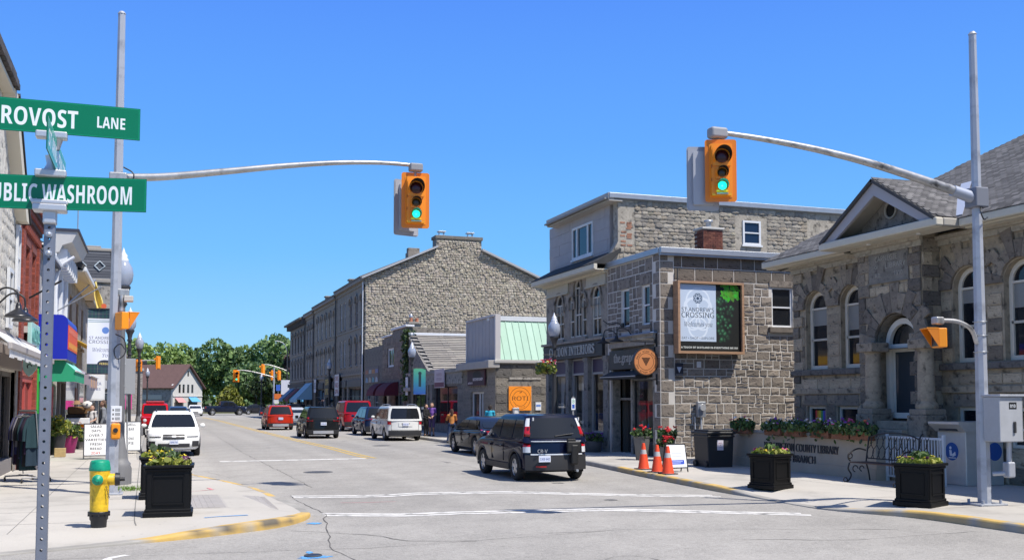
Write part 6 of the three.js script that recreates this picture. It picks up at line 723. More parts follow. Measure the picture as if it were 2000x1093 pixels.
// ---- left signal
{
  const t = thing('traffic_signal', 'tall pale grey signal pole behind the yellow hydrant with long arm', 'traffic light', [-.76, .13, -22.11], 0, 'near traffic signals');
  part('pole', octPole(0, 0, 0, 9.8, .135, .075), POLE, t); part('base_plate', [rb(-.22, .22, 0, .035, -.22, .22, .008), ...[[-1, -1], [1, -1], [1, 1], [-1, 1]].map(([a, c]) => at(new THREE.CylinderGeometry(.025, .025, .08, 8), a * .17, .06, c * .17))], POLE, t); part('pole_cap', at(new THREE.CylinderGeometry(.05, .085, .05, 8), 0, 9.82, 0), POLE, t);
  part('mast_arm', [taper([V(0, 6.4, 0), V(.8, 6.47, 0), V(2, 6.66, .02), V(3.4, 6.9, .02), V(4.6, 7.06, .02), V(5.5, 7.12, .02), V(6.12, 7.12, .02)], .085, .042, 40, 12)], GALV, t); part('arm_clamp', [rb(-.17, .17, 6.2, 6.48, -.17, .17, .03), at(new THREE.TorusGeometry(.15, .02, 8, 16), 0, 6.34, 0, 0, PI / 2)], GALV, t); part('hanger', [rb(6.06, 6.36, 6.98, 7.16, -.1, .12, .04), rod(V(6.2, 7.0, 0), V(6.2, 6.86, 0), .04)], mat([.24, .25, .27], .6), t);
  signalHead(t, 6.2, 6.33, .05, 1.04, -.12); signalHead(t, 6.1, 6.24, -.5, 1.06, PI + .3, true); part('cable', tube([V(.1, 6.6, .1), V(.3, 6.45, .16), V(.16, 6.1, .14)], .015, 12, 6), BLACK, t);
  pedHead(t, .16, 3.46, .24, 2.0); part('ped_bracket', [rb(.02, .26, 3.98, 4.12, -.06, .1, .02), rod(V(.12, 3.98, .1), V(.12, 3.66, .14), .04)], GALV, t); part('sensor', rb(.16, .34, 3.86, 3.98, .0, .18, .02), mat([.46, .44, .40], .6), t);
  part('cable', [tube([V(.02, 3.2, .13), V(.18, 3.1, .2), V(.2, 2.8, .2), V(.06, 2.7, .18), V(.0, 2.9, .15), V(.12, 3.0, .19), V(.2, 2.9, .2)], .012, 40, 6)], BLACK, t);
  const pb = part('push_button', rb(-.03, .15, 1.1, 1.42, .1, .2, .04), AMBER, t); part('button', at(new THREE.CylinderGeometry(.045, .05, .03, 18).rotateX(PI / 2), .06, 1.28, .205), BLACK, pb); part('button_sign', rb(-.04, .17, 1.44, 1.76, .1, .125, .01), mat([.62, .62, .62], .5), t); part('sign_print', plane(.19, .3).translate(.065, 1.6, .127), printMat(48, 76, (x) => { x.fillStyle = '#dcdcdc'; x.fillRect(0, 0, 48, 76); x.fillStyle = '#222'; for (let i = 0; i < 3; i++) { x.fillRect(6, 12 + i * 22, 6, 10); for (let k = 0; k < 4; k++) x.fillRect(18, 10 + i * 22 + k * 4, 24, 2); } }), t);
}
// ---- right signal
{
  const t = thing('traffic_signal', 'grey octagonal signal pole with control box and arm reaching over the road', 'traffic light', [14.16, .13, -14.7], 0, 'near traffic signals');
  part('pole', octPole(0, 0, 0, 8.62, .125, .07), POLE, t); part('base_plate', [rb(-.3, .3, 0, .035, -.24, .24, .008), ...[[-1, -1], [1, -1], [1, 1], [-1, 1]].map(([a, c]) => at(new THREE.CylinderGeometry(.025, .025, .08, 8), a * .2, .06, c * .17))], POLE, t); part('pole_cap', at(new THREE.CylinderGeometry(.045, .08, .05, 8), 0, 8.64, 0), POLE, t);
  part('mast_arm', [taper([V(0, 5.55, 0), V(-.9, 5.75, 0), V(-2.2, 6.02, -.03), V(-3.4, 6.2, -.06), V(-4.5, 6.3, -.08), V(-5.25, 6.34, -.09)], .088, .042, 40, 12)], GALV, t); part('arm_sleeve', rod(V(-.05, 5.56, 0), V(-.55, 5.67, 0), .11, .1, 12), mat([.40, .43, .50], .45, { metalness: .4 }), t); part('arm_clamp', [rb(-.15, .15, 5.38, 5.75, -.15, .15, .03)], mat([.16, .17, .2], .6), t); part('hanger', [rb(-5.5, -5.18, 6.23, 6.42, -.2, 0, .05), rod(V(-5.36, 6.3, -.1), V(-5.3, 6.12, -.1), .04)], mat([.26, .27, .29], .6), t);
  signalHead(t, -5.34, 5.68, 0, .87, -.36); signalHead(t, -5.52, 5.58, -.3, .9, PI - .3, true); part('cable', tube([V(0, 5.4, .1), V(-.1, 5.25, .2), V(.0, 5.15, .16), V(.12, 5.2, .12)], .014, 14, 6), BLACK, t);
  part('camera_arm', [tube([V(-.1, 2.9, .02), V(-.22, 3.15, .02), V(-.5, 3.28, .02), V(-.95, 3.3, .02)], .04, 18, 8), rb(-1.06, -.88, 3.22, 3.36, -.06, .1, .03)], GALV, t); pedHead(t, -1.0, 2.98, .05, -1.95);
  const cb = part('control_box', [rb(-.1, .44, 1.14, 1.94, .12, .5, .02)], mat([.42, .43, .45], .5, { t: 'fine', s: 1, bs: .001 }), t); part('box_lid', rb(-.12, .46, 1.94, 1.98, .1, .54, .01), POLE, cb); part('box_label', plane(.17, .12).translate(.2, 1.78, .503), printMat(80, 56, (x) => { x.fillStyle = '#17191c'; x.fillRect(0, 0, 80, 56); x.fillStyle = '#c9ccd0'; fitText(x, '010', 40, 30, 60, 40); }), cb); part('latch', rb(.2, .25, 1.3, 1.5, .5, .53, .01), DARK, cb); part('door_seam', [bx(.415, .42, 1.18, 1.9, .5, .503)], DARK, cb);
  part('conduit', [rod(V(.3, 1.14, .3), V(.3, .55, .28), .045), rb(.22, .38, .5, .78, .2, .36, .03), rod(V(.26, .58, .26), V(.1, .56, .1), .04)], POLE, t); for (const y of [2.75, 3.05, 3.3]) part('strap', at(new THREE.TorusGeometry(.118, .008, 6, 20), 0, y, 0, 0, PI / 2), METAL, t);
}
// ---- street name post in the foreground
{
  const t = thing('street_name_post', 'perforated steel post carrying three green street signs', 'street sign', [-.484, 0, -5.33]), A = mat([.56, .57, .60], .38, { metalness: .6, t: 'fine', s: .4, bs: .0005 }), S = new THREE.Shape(), w = .0215, lean = -.004;
  // perforated square tube: front and back sheets with real holes
  const face = () => { const s = shp([[-w, .0], [w, 0], [w, 2.9], [-w, 2.9]]); for (let y = .03; y < 2.88; y += .0508) { const h = new THREE.Path(); h.absarc(0, y, .0068, 0, 2 * PI, true); s.holes.push(h); } return ext(s, .003, { curveSegments: 7 }); };
  part('post', [face().translate(0, 0, w), face().translate(0, 0, -w - .003), bx(-w - .003, -w, 0, 2.9, -w, w), bx(w, w + .003, 0, 2.9, -w, w)], mat([.24, .255, .30], .45, { metalness: .45, t: 'fine', s: .3, bs: .0005 }), t);
  for (const y of [2.79, 2.70]) part('bolt', [at(new THREE.CylinderGeometry(.016, .016, .014, 6).rotateX(PI / 2), 0, y, w + .01), at(new THREE.SphereGeometry(.011, 12, 8), 0, y, w + .018)], A, t);
  const GR = [.0, .145, .085], blade = (wd, h, text, fitw, size, pos, ry, rz, bend, small) => {
    const g = new THREE.BoxGeometry(wd, h, .004, 24, 1, 1), b = part('sign_blade', g, mat(GR, .35, { t: 'fine', s: .5, bs: 0 }), t), p = new THREE.PlaneGeometry(wd - .004, h - .004, 24, 1); p.translate(0, 0, .0028);
    const K = small ? 1 : 1; part('legend', keepUV(p), printMat(Math.round(1500 * wd * K), Math.round(1500 * h * K), (x, W, H) => { x.fillStyle = small ? '#2e9a8c' : '#00704b'; x.fillRect(0, 0, W, H); x.strokeStyle = small ? '#9adbd4' : '#0a8a60'; x.lineWidth = H * .02; x.strokeRect(H * .02, H * .02, W - H * .04, H - H * .04); x.fillStyle = '#e4e6ea'; text.forEach(([s, cx, cw, sz]) => fitText(x, s, W * cx, H * .53, W * cw, H * sz)); }, { roughness: .3 }), b);
    const back = new THREE.PlaneGeometry(wd - .004, h - .004, 24, 1); back.rotateY(PI); back.translate(0, 0, -.0028); part('legend_back', keepUV(back), b.children[0].material, b);
    for (const o of [b, ...b.children]) { const q = o.geometry.attributes.position; for (let i = 0; i < q.count; i++) q.setZ(i, q.getZ(i) + bend * (q.getX(i) / wd) ** 2); }
    b.position.set(...pos); b.rotation.set(0, ry, rz, 'YXZ'); return b; };
  blade(.80, .158, [['PROVOST', .40, .50, .78], ['LANE', .835, .17, .5]], 0, 0, [-.003, 3.355, .03], 0, 0, -.01);
  blade(.79, .163, [['PUBLIC WASHROOM', .49, .87, .76]], 0, 0, [.044, 2.992, .03], -.155, 0, .02);
  blade(.96, .15, [['ST ANDREW ST', .5, .9, .74]], 0, 0, [.022, 3.175, .0], PI / 2, 0, 0, true);
  const cast = mat([.55, .555, .57], .4, { metalness: .55 });
  part('sign_bracket', [rb(-.075, .075, 2.9, 2.935, -.03, .06, .008), rb(-.08, .08, 2.93, 2.955, .02, .06, .008), rb(-.03, .03, 2.84, 2.93, -.03, .04, .01)], cast, t); part('sign_bracket', [rb(-.07, .07, 3.065, 3.1, .0, .06, .008), at(lathe([[.035, 3.1], [.02, 3.13], [.028, 3.17]], 14), 0, 0, .02)], cast, t); part('sign_bracket', [rb(-.07, .07, 3.25, 3.285, .0, .06, .008), at(lathe([[.015, 3.2], [.03, 3.25]], 14), 0.02, 0, .02)], cast, t);
}
// ---- hydrant
{
  const t = thing('fire_hydrant', 'yellow fire hydrant with green bonnet and green side cap', 'fire hydrant', [-.73, .13, -16.46]), Y = mat([.84, .54, .02], .45, { t: 'stone', s: .9, bs: .003 }), G = mat([.0, .34, .19], .48, { t: 'stone', s: .7, bs: .003 }), K = mat([.012, .012, .014], .5);
  part('barrel', lathe([[.125, .2], [.128, .21], [.133, .5], [.142, .8], [.146, .84]], 36), Y, t); part('bonnet', lathe([[.15, .835], [.152, .85], [.15, .87], [.135, .96], [.12, .985], [.05, .995], [0, .995]], 36), G, t);
  part('flange', [lathe([[.145, .19], [.155, .2], [.155, .225], [.145, .235]], 30), lathe([[.11, 0], [.115, .1], [.13, .12], [.135, .19], [.13, .2]], 30), ...Array.from({ length: 8 }, (_, i) => at(new THREE.CylinderGeometry(.016, .016, .07, 6), Math.cos(i * .785) * .142, .2, Math.sin(i * .785) * .142))], K, t);
  const n = new THREE.CylinderGeometry(.075, .085, .1, 24).rotateX(PI / 2); part('front_nozzle', at(n, -.02, .71, .16), Y, t); part('front_cap', [at(lathe([[0, .06], [.03, .06], [.035, .035], [.07, .03], [.078, 0], [.078, -.03]], 24).rotateX(PI / 2), -.02, .71, .22), at(new THREE.CylinderGeometry(.022, .022, .05, 5).rotateX(PI / 2), -.02, .71, .28)], G, t);
  part('side_nozzle', rod(V(.1, .7, 0), V(.22, .7, 0), .09, .085, 24), Y, t); part('side_cap', [rod(V(.215, .7, 0), V(.28, .7, 0), .1, .092, 24), rod(V(.28, .7, 0), V(.35, .7, 0), .032, .03, 6)], K, t); part('chain', Array.from({ length: 7 }, (_, i) => at(new THREE.TorusGeometry(.012, .004, 5, 8), .1 + i * .006, .6 - i * .025, .13, i % 2 ? PI / 2 : 0)), K, t);
}
// ---- globe street lamps
function streetLamp(label, x, z, h, banner, basket) {
  const t = thing('street_lamp', label, 'street lamp', [x, .13, z], 0, 'globe street lamps'), K = mat([.035, .036, .04], .5, { t: 'fine', s: .6, bs: .001 });
  part('base', lathe([[.27, 0], [.27, .36], [.24, .42], [.25, .46], [.2, .52], [.17, .6], [.13, .9], [.1, 1.1]], 8), mat([.19, .19, .195], .6, { t: 'conc', s: .6 }), t); part('post', lathe([[.105, 1.0], [.085, 2], [.07, h - 1], [.06, h - .95], [.09, h - .93], [.07, h - .88], [.06, h - .6]], 14), z > -26 ? mat([.13, .13, .135], .55) : K, t);
  part('capital', lathe([[.06, h - .62], [.11, h - .58], [.07, h - .5], [.1, h - .34], [.15, h - .24], [.17, h - .2], [.16, h - .16]], 20), K, t); part('globe', lathe([[.13, h - .17], [.2, h - .05], [.225, h + .1], [.205, h + .25], [.14, h + .36], [.1, h + .42]], 28), new THREE.MeshPhysicalMaterial({ color: 0xaab2c2, roughness: .12, transmission: .25, thickness: 0, clearcoat: .6 }), t); part('globe_cap', lathe([[.11, h + .4], [.115, h + .43], [.08, h + .5], [.09, h + .53], [.04, h + .6], [.025, h + .66], [0, h + .72]], 18), mat([.62, .64, .68], .3), t);
  part('collar', at(new THREE.TorusGeometry(.085, .02, 8, 20), 0, h - 1.1, 0, 0, PI / 2), K, t); return t;
}
{
  streetLamp('dark lamp post with white globe and banner beside the left signal pole', -.7, -24.7, 4.62);
  streetLamp('second globe lamp along the left pavement, just beyond the bannered one', -.9, -42, 4.75); streetLamp('third globe lamp along the left pavement', -.75, -58, 4.8); streetLamp('farther globe lamp on the left pavement near the crossing', -.6, -110, 4.5);
  streetLamp('globe lamp with flower basket in front of black shop fascia', 13.7, -34.5, 4.35); streetLamp('globe lamp with teal banner in front of the shingle roof', 13.6, -55.8, 4.45); streetLamp('globe lamp in front of the terrace windows', 14.2, -88, 4.75); streetLamp('globe lamp beside the round tree at the far crossing', 12.8, -132, 4.6);
}
{ // banner with tartan ends
  const t = thing('lamp_banner', 'white and tartan banner on the left lamp post', 'banner', [-.7, 2.56, -24.7]); part('arm', [rod(V(0, 1.5, 0), V(-.75, 1.5, 0), .014), rod(V(0, .04, 0), V(-.75, .04, 0), .014)], BLACK, t);
  part('cloth', keepUV(grid(8, 10, (u, v) => [-.72 + u * .64, .05 + v * 1.44, .02 * Math.sin(u * 5 + v * 3)])), printMat(256, 576, (x, w, h) => {
    x.fillStyle = '#d3d6e2'; x.fillRect(0, 0, w, h); for (const y0 of [0, h - 84]) { x.fillStyle = '#1d2c44'; x.fillRect(0, y0, w, 84); for (let i = 0; i < 9; i++) { x.fillStyle = i % 3 ? 'rgba(30,80,70,.6)' : 'rgba(190,180,130,.5)'; x.fillRect(i * 30, y0, i % 3 ? 12 : 3, 84); x.fillRect(0, y0 + i * 14, w, i % 3 ? 6 : 2); } }
    x.fillStyle = '#5b7fbf'; x.beginPath(); x.arc(150, 190, 30, 0, 7); x.fill(); x.fillStyle = '#3c404c'; fitText(x, 'ST ANDREW’S', 128, 258, 230, 32, ''); fitText(x, 'CROSSING', 128, 294, 236, 42, ''); x.fillStyle = '#5a6070'; fitText(x, 'Welcomes', 128, 366, 180, 50, 'italic', 'serif'); fitText(x, 'You', 160, 414, 80, 44, 'italic', 'serif'); x.fillStyle = '#262c3c'; x.beginPath(); x.ellipse(150, 490, 62, 34, 0, 0, 7); x.fill(); x.fillStyle = '#c8b46a'; fitText(x, 'FERGUS', 150, 490, 90, 26); }, { side: THREE.DoubleSide, roughness: .8 }), t);
  const c = thing('lamp_banner', 'teal and blue banner on lamp by the low shop', 'banner', [13.6, 2.3, -55.8]); part('arm', [rod(V(0, 1.5, 0), V(.85, 1.5, 0), .014), rod(V(0, .04, 0), V(.85, .04, 0), .014)], BLACK, c); part('cloth', keepUV(grid(4, 8, (u, v) => [.1 + u * .7, .05 + v * 1.44, .02 * Math.sin(u * 4)])), printMat(64, 128, (x) => { const g = x.createLinearGradient(0, 0, 0, 128); g.addColorStop(0, '#4fa07c'); g.addColorStop(.5, '#2b7f92'); g.addColorStop(1, '#234f9c'); x.fillStyle = g; x.fillRect(0, 0, 64, 128); x.fillStyle = '#12303c'; x.fillRect(26, 30, 14, 60); x.beginPath(); x.arc(33, 24, 9, 0, 7); x.fill(); }, { side: THREE.DoubleSide }), c);
}
function basket(label, x, y, z, seed) { const t = thing('hanging_basket', label, 'flower basket', [x, y, z]), R = rng(seed), P = [], Q = []; part('bowl', lathe([[0, -.2], [.14, -.16], [.22, 0], [.2, 0], [.12, -.13], [0, -.16]], 18), mat([.10, .06, .03], .9), t); part('hook', [rod(V(-.12, .5, 0), V(.32, .5, 0), .012), rod(V(0, 0, 0), V(0, .5, 0), .006)], BLACK, t); for (let i = 0; i < 420; i++) { const a = R() * 6.3, q = Math.sqrt(R()) * .36; P.push([Math.cos(a) * q, (R() - .45) * .5 * (1 - q), Math.sin(a) * q]); if (i % 7 === 0) Q.push([Math.cos(a) * q, .12 + R() * .2, Math.sin(a) * q]); } leaves('foliage', P, .1, [...LEAFC, ...LIMEC], seed, t); flowers(t, Q, ['pink', 'red', 'white'], .06, seed + 1); return t; }
basket('basket of lime foliage and pink flowers on lamp by black fascia', 13.35, 3.15, -34.4, 811);
{ // traffic sign seen from behind, parking sign
  const t = thing('traffic_sign', 'grey back of a square traffic sign behind the left lamp post', 'road sign', [-.74, .13, -29.5]); part('post', rb(-.03, .03, 0, 3.3, -.03, .03, .005), GALV, t); part('plate', rb(-.25, .27, 2.05, 3.0, .035, .045, .004), mat([.40, .40, .40], .45, { metalness: .4 }), t); part('bolt', [at(new THREE.SphereGeometry(.02, 8, 6), 0, 2.85, .05), at(new THREE.SphereGeometry(.02, 8, 6), 0, 2.25, .05)], METAL, t); part('brace', rod(V(.06, 2.05, 0), V(.12, .0, 0), .022), GALV, t);
  const p = thing('parking_sign', 'small white and blue parking sign on a thin post by shop windows', 'road sign', [13.55, .13, -32.4]); part('post', rb(-.025, .025, 0, 2.0, -.025, .025, .005), GALV, p); part('plate', rb(-.075, .075, 1.55, 1.95, .026, .034, .004), WHITE, p); part('print', plane(.14, .38).translate(0, 1.75, .036), printMat(48, 88, (x) => { x.fillStyle = '#e3e6ea'; x.fillRect(0, 0, 48, 88); x.strokeStyle = '#2a5'; x.lineWidth = 4; x.beginPath(); x.arc(24, 22, 14, 0, 7); x.stroke(); x.fillStyle = '#222'; fitText(x, 'P', 24, 23, 0, 20); x.fillStyle = '#2456b0'; x.fillRect(8, 46, 32, 32); }), p); }
// ---- left pavement goods
{
  const t = thing('clothes_rack', 'wheeled clothes rack full of dark tops on the left pavement', 'clothes rack', [-2.72, .13, -26.2], .5), C = mat([.45, .44, .43], .35, { metalness: .7 }), R = rng(91); t.scale.set(.8, 1, .62);
  part('rail', [rod(V(-.05, 1.62, .75), V(-.05, 1.62, -.75), .016), rod(V(-.05, 1.62, .75), V(.12, .16, .75), .016), rod(V(-.05, 1.62, -.75), V(.12, .16, -.75), .016), rod(V(-.4, .12, .75), V(.4, .12, .75), .018), rod(V(-.4, .12, -.75), V(.4, .12, -.75), .018), rod(V(0, .14, .75), V(0, .14, -.75), .014)], C, t); for (const [x, z] of [[-.4, .75], [.4, .75], [-.4, -.75], [.4, -.75]]) part('castor', at(new THREE.CylinderGeometry(.05, .05, .035, 14).rotateZ(PI / 2), x, .055, z), BLACK, t);
  const cols = [[.012, .012, .02], [.02, .02, .05], [.012, .03, .05], [.10, .02, .03], [.03, .012, .04], [.015, .015, .018], [.012, .04, .05], [.2, .19, .22], [.01, .01, .012], [.05, .05, .14]];
  for (let i = 0; i < 22; i++) { const z = .66 - i * .062, c = cols[Math.floor(R() * cols.length)], L = .75 + R() * .55, w = .2 + R() * .05, ph = R() * 6; const g = grid(14, 14, (u, v) => { const s = u * 2 - 1, y = 1.56 - (1 - v) * L, sh = sstep(1.0, .86, v), k = w * (.35 + .65 * sh) * (1 + (1 - v) * .18); return [s * k, y + (1 - Math.abs(s)) * .02 * v, z + .022 * Math.sin(s * 7 + ph) * (1.2 - v) + .03 * (1 - s * s)]; }); const g2 = g.clone(); g2.translate(0, 0, -.035); const o = part('garment', [g, g2], mat(c, .9, { side: THREE.DoubleSide }), t); for (const e of [-1, 1]) part('sleeve', [tube([V(e * w * .9, 1.46, z), V(e * (w + .09), 1.2, z + .02), V(e * (w + .1), .95, z)], .05, 10, 7)], mat(c, .9, { side: THREE.DoubleSide }), o); part('hanger', tube([V(-.18, 1.5, z), V(0, 1.58, z), V(.0, 1.66, z), V(-.05, 1.64, z)], .006, 12, 5), BLACK, o); }
  part('price_tag', bx(.3, .31, 1.15, 1.3, .78, .8), WHITE, t); part('white_bag', at(new THREE.SphereGeometry(.16, 16, 12).scale(.7, 1.5, 1), .22, .5, .25), mat([.62, .60, .68], .8), t);
}
function potPlant(label, x, z, r0, r1, h, c, fc, ph, seed, cols) { const t = thing('potted_plant', label, 'potted plant', [x, .13, z]), R = rng(seed), P = [], Q = []; part('pot', lathe([[0, 0], [r0, 0], [r1, h], [r1 * .92, h], [r1 * .85, h - .05], [0, h - .06]], 24), mat(c, .5), t); for (let i = 0; i < 420; i++) { const a = R() * 6.3, q = Math.sqrt(R()) * r1 * 1.25; P.push([Math.cos(a) * q, h - .05 + R() * ph * (1.1 - q), Math.sin(a) * q]); if (i % 10 === 0) Q.push([Math.cos(a) * q, h + R() * ph, Math.sin(a) * q]); } leaves('foliage', P, .12, cols || LEAFC, seed, t); flowers(t, Q, fc, .07, seed + 1); }
potPlant('magenta pot of lime leaves outside the striped awning shop', -2.85, -40.0, .22, .34, .62, [.30, .01, .12], ['yellow', 'white', 'orange'], .5, 821, [...LIMEC, ...LEAFC]); potPlant('dark pot of bright yellow flowers behind the sign post', -3.1, -38.6, .2, .3, .75, [.03, .03, .035], ['yellow'], .62, 823, [...LIMEC, [.2, .3, .05]]); potPlant('small purple flower pot beside brown boards', -2.7, -43.5, .14, .18, .4, [.2, .18, .17], ['purple', 'purple', 'white'], .4, 825);
{ const t = thing('planter_crate', 'small white crate table in front of the doorway', 'crate', [-2.75, .13, -42.6]); part('tray', rb(-.45, .45, .98, 1.2, -.25, .25, .02), mat([.70, .70, .70], .7), t); for (const x of [-.4, .4]) part('leg', rb(x - .03, x + .03, 0, .98, -.2, .2, .01), mat([.3, .22, .15], .8, { t: 'wood', s: .6 }), t); const s = thing('leaning_board', 'brown wooden board leaning on the shopfront pillar', 'board', [-3.1, .13, -43.4], .2); part('board', at(rb(-.25, .25, 0, .95, -.02, .02, .01), 0, 0, 0, 0, -.15), mat([.34, .22, .13], .8, { t: 'wood', s: .8 }), s); part('foot', rb(-.2, .2, 0, .05, .0, .2, .01), mat([.2, .13, .08], .8), s);
  const d = thing('wooden_tub', 'low pale wooden tub beside the flower pots', 'tub', [-2.9, .13, -37.3]); part('tub', rb(-.17, .17, 0, .3, -.17, .17, .02), mat([.55, .40, .2], .8, { t: 'wood', s: .5 }), d); part('soil', bx(-.15, .15, .29, .305, -.15, .15), mat(.03, 1), d);
  const m = thing('shop_display', 'dark shop display heaped with hats, a pumpkin and baskets on the pavement', 'display stand', [-2.9, .13, -46.5]); part('table', [rb(-.5, .5, .2, 1.3, -.4, .4, .03)], mat([.04, .035, .03], .8), m); part('pumpkin', at(new THREE.SphereGeometry(.26, 18, 12).scale(1, .75, 1), .2, .95, .5), mat([.6, .2, .02], .6), m); part('bucket', at(lathe([[0, 0], [.24, 0], [.3, .4], [.28, .4], [0, .05]], 18), .25, .3, .6), mat([.6, .42, .03], .6), m); part('hat', [at(lathe([[0, .16], [.1, .15], [.13, .02], [.26, 0], [.25, -.01], [0, 0]], 20), -.1, 1.72, .1)], mat([.25, .15, .08], .9), m); part('basket', [rb(-.45, .45, 1.3, 1.62, -.3, .35, .06)], mat([.22, .12, .05], .9, { t: 'wood', s: .4 }), m); part('cloth', at(new THREE.SphereGeometry(.22, 14, 10).scale(1, .8, 1), .3, 1.68, .2), mat([.6, .58, .55], .9), m); }
{ const mk = (label, x, z, ry, w, h, lines, red) => { const t = thing('letter_board', label, 'sandwich board', [x, .13, z], ry), K = mat([.05, .05, .055], .6); for (const s of [1, -1]) { const q = (g) => at(g, 0, 0, 0, 0, -.13 * s).translate(0, 0, .17 * s); part('frame', [bx(-w / 2 - .03, -w / 2, 0, h, -.015, .015), bx(w / 2, w / 2 + .03, 0, h, -.015, .015), bx(-w / 2, w / 2, h - .03, h, -.015, .015), bx(-w / 2, w / 2, .1, .13, -.015, .015)].map(q), K, t); part('panel', q(bx(-w / 2, w / 2, .13, h - .03, -.006, .006)), mat([.74, .74, .74], .5), t); if (s > 0) { const g = plane(w, h - .16); g.translate(0, (h - .03 + .13) / 2, .008); part('lettering', keepUV(q(g)), printMat(256, Math.round(256 * (h - .16) / w), (x2, W, H) => { x2.fillStyle = '#ececec'; x2.fillRect(0, 0, W, H); const n = lines.length; lines.forEach((l, i) => { x2.fillStyle = '#c9c9c9'; x2.fillRect(0, H * (i + 1) / n - 2, W, 2); x2.fillStyle = red && i === n - 1 ? '#b03a34' : '#15171a'; fitText(x2, l, W / 2, H * (i + .52) / n, Math.min(W * .94, l.length * W * .105), H / n * .76); if (red && i === n - 1) { x2.fillStyle = '#15171a'; } }); }), t); } } };
  mk('white letter board advertising salad and fresh bread behind hydrant', -1.72, -35.6, .08, .68, 1.15, ['SALAD', 'DAYS', 'OVER 7', 'VARIETIES', 'FRESH', 'BREAD', '2DAY'], true); mk('white letter board half hidden behind the left lamp post', -.72, -38.8, .05, .6, 1.15, ['GRILL', 'BAR', '', 'ONE', 'PIE', '']); }
// ================= far end of the street =================
function tree(name, label, x, z, h, blobs, size, cols, n, seed, trunkH, tr = .22, o = {}) { // blobs [x,y,z,rx,ry]
  const t = thing(name, label, 'tree', [x, 0, z]), R = rng(seed), bark = mat([.09, .07, .055], .95, { t: 'wood', s: .7, bs: .02 }), P = [];
  const top = blobs[0], tg = [rod(V(0, 0, 0), V(0, trunkH, 0), tr, tr * .75, 9)]; blobs.forEach((b) => tg.push(tube([V(0, trunkH * .85, 0), V(b[0] * .4, lerp(trunkH, b[1], .5), b[2] * .4), V(b[0] * .8, b[1], b[2] * .8)], tr * .35, 6, 6))); part('trunk', tg, bark, t);
  const vol = blobs.reduce((s, b) => s + b[3] * b[3] * b[4], 0); for (const b of blobs) { const m = Math.round(n * b[3] * b[3] * b[4] / vol); for (let i = 0; i < m; i++) { let d; do d = V(R() * 2 - 1, R() * 2 - 1, R() * 2 - 1); while (d.length() > 1); const l = d.length(), k = lerp(l, 1, .55) / (l || 1) * (.86 + .3 * vn(d.x * 2.5 + 9, d.y * 2.5 + d.z * 2.5 + 9, 64)); P.push([b[0] + d.x * k * b[3], b[1] + d.y * k * b[4], b[2] + d.z * k * b[3]]); } }
  leaves('crown', P, size, cols, seed + 1, t); return t;
}
const GREEN = [[.22, .36, .08], [.17, .30, .06], [.28, .42, .10], [.12, .22, .05]], DKG = [[.17, .30, .08], [.20, .34, .095], [.12, .23, .065], [.25, .40, .11]], LTG = [[.33, .48, .12], [.27, .42, .10], [.38, .53, .15]], PUR = [[.10, .05, .06], [.13, .07, .07], [.06, .04, .045]], YEL = [[.30, .32, .02], [.22, .26, .02], [.36, .36, .04]];
function round(R, w, h, y0, k = 6) { const b = []; for (let i = 0; i < k; i++) { const a = i * 2.4, q = i === 0 ? 0 : .5 * w; b.push([Math.cos(a) * q, y0 + h * (.35 + .5 * R()) , Math.sin(a) * q, w * (.42 + R() * .16), h * (.26 + R() * .12)]); } b.push([0, y0 + h * .82, 0, w * .4, h * .2]); return b; }
const R6 = rng(66);
// px: column in the view line, given here as world places measured off it
for (const [x, z, w, h, cols, label, nm] of [
  [-6.5, -232, 7, 15.2, LTG, 'tall light green tree above the brown roof, nearest its left end', 'leafy_tree'], [2, -236, 8.5, 15.6, LTG, 'broad light green tree rising over the middle of the brown roof', 'leafy_tree'], [8, -240, 6, 14.2, GREEN, 'mid green tree over the right end of the brown roof', 'leafy_tree'],
  [15, -228, 7, 14.6, DKG, 'dark green tree just right of the brown roofed house', 'leafy_tree'], [22, -222, 8, 15.6, DKG, 'tallest dark green tree in the middle of the far wood', 'leafy_tree'], [29, -238, 7, 14, DKG, 'dark tree between the tall dark green tree and the purple maple', 'leafy_tree'], [19, -206, 6.5, 9.6, DKG, 'lower dark tree in front of the tall dark green one', 'leafy_tree'],
  [31.5, -216, 7, 12.2, PUR, 'dark purple leaved maple behind the far traffic signal', 'maple_tree'], [39, -236, 7.5, 13.6, GREEN, 'green tree behind the purple maple', 'leafy_tree'], [46, -232, 7, 13.4, GREEN, 'green tree behind the far black lamp pole', 'leafy_tree'], [52, -236, 7, 11.8, GREEN, 'green tree touching the far end of the stone terrace', 'leafy_tree'], [26, -204, 4.5, 7, LTG, 'small pale tree below the purple maple', 'leafy_tree'], [-14, -236, 8, 14, GREEN, 'green tree behind the left lamp posts', 'leafy_tree'], [-24, -228, 8, 13, DKG, 'dark tree behind the left row of shops', 'leafy_tree']]) tree(nm, label, x, z, h, round(R6, w, h * .86, 1), .62, cols, 4200, 3000 + Math.round(x * 10), h * .4, .3);
tree('round_tree', 'dense round clipped tree at the far corner behind the pickup', 18.6, -172, 8, [[0, 4.6, 0, 3.5, 2.2], [-1.6, 4.2, .5, 2.4, 1.7], [1.7, 4.3, .3, 2.4, 1.8], [0, 5.6, 0, 2.4, 1.5]], .55, [[.06, .12, .02], [.09, .16, .03], [.035, .07, .014]], 2600, 3501, 2.6, .16);
tree('yellow_shrub', 'yellow green shrub behind the dark pickup truck', 12.8, -188, 5, [[0, 2.2, 0, 2.0, 2.0], [1, 1.6, 0, 1.4, 1.4], [-1, 1.5, 0, 1.3, 1.3], [.2, 3.7, 0, 1.0, 1.1]], .45, YEL, 1500, 3511, 1, .1);
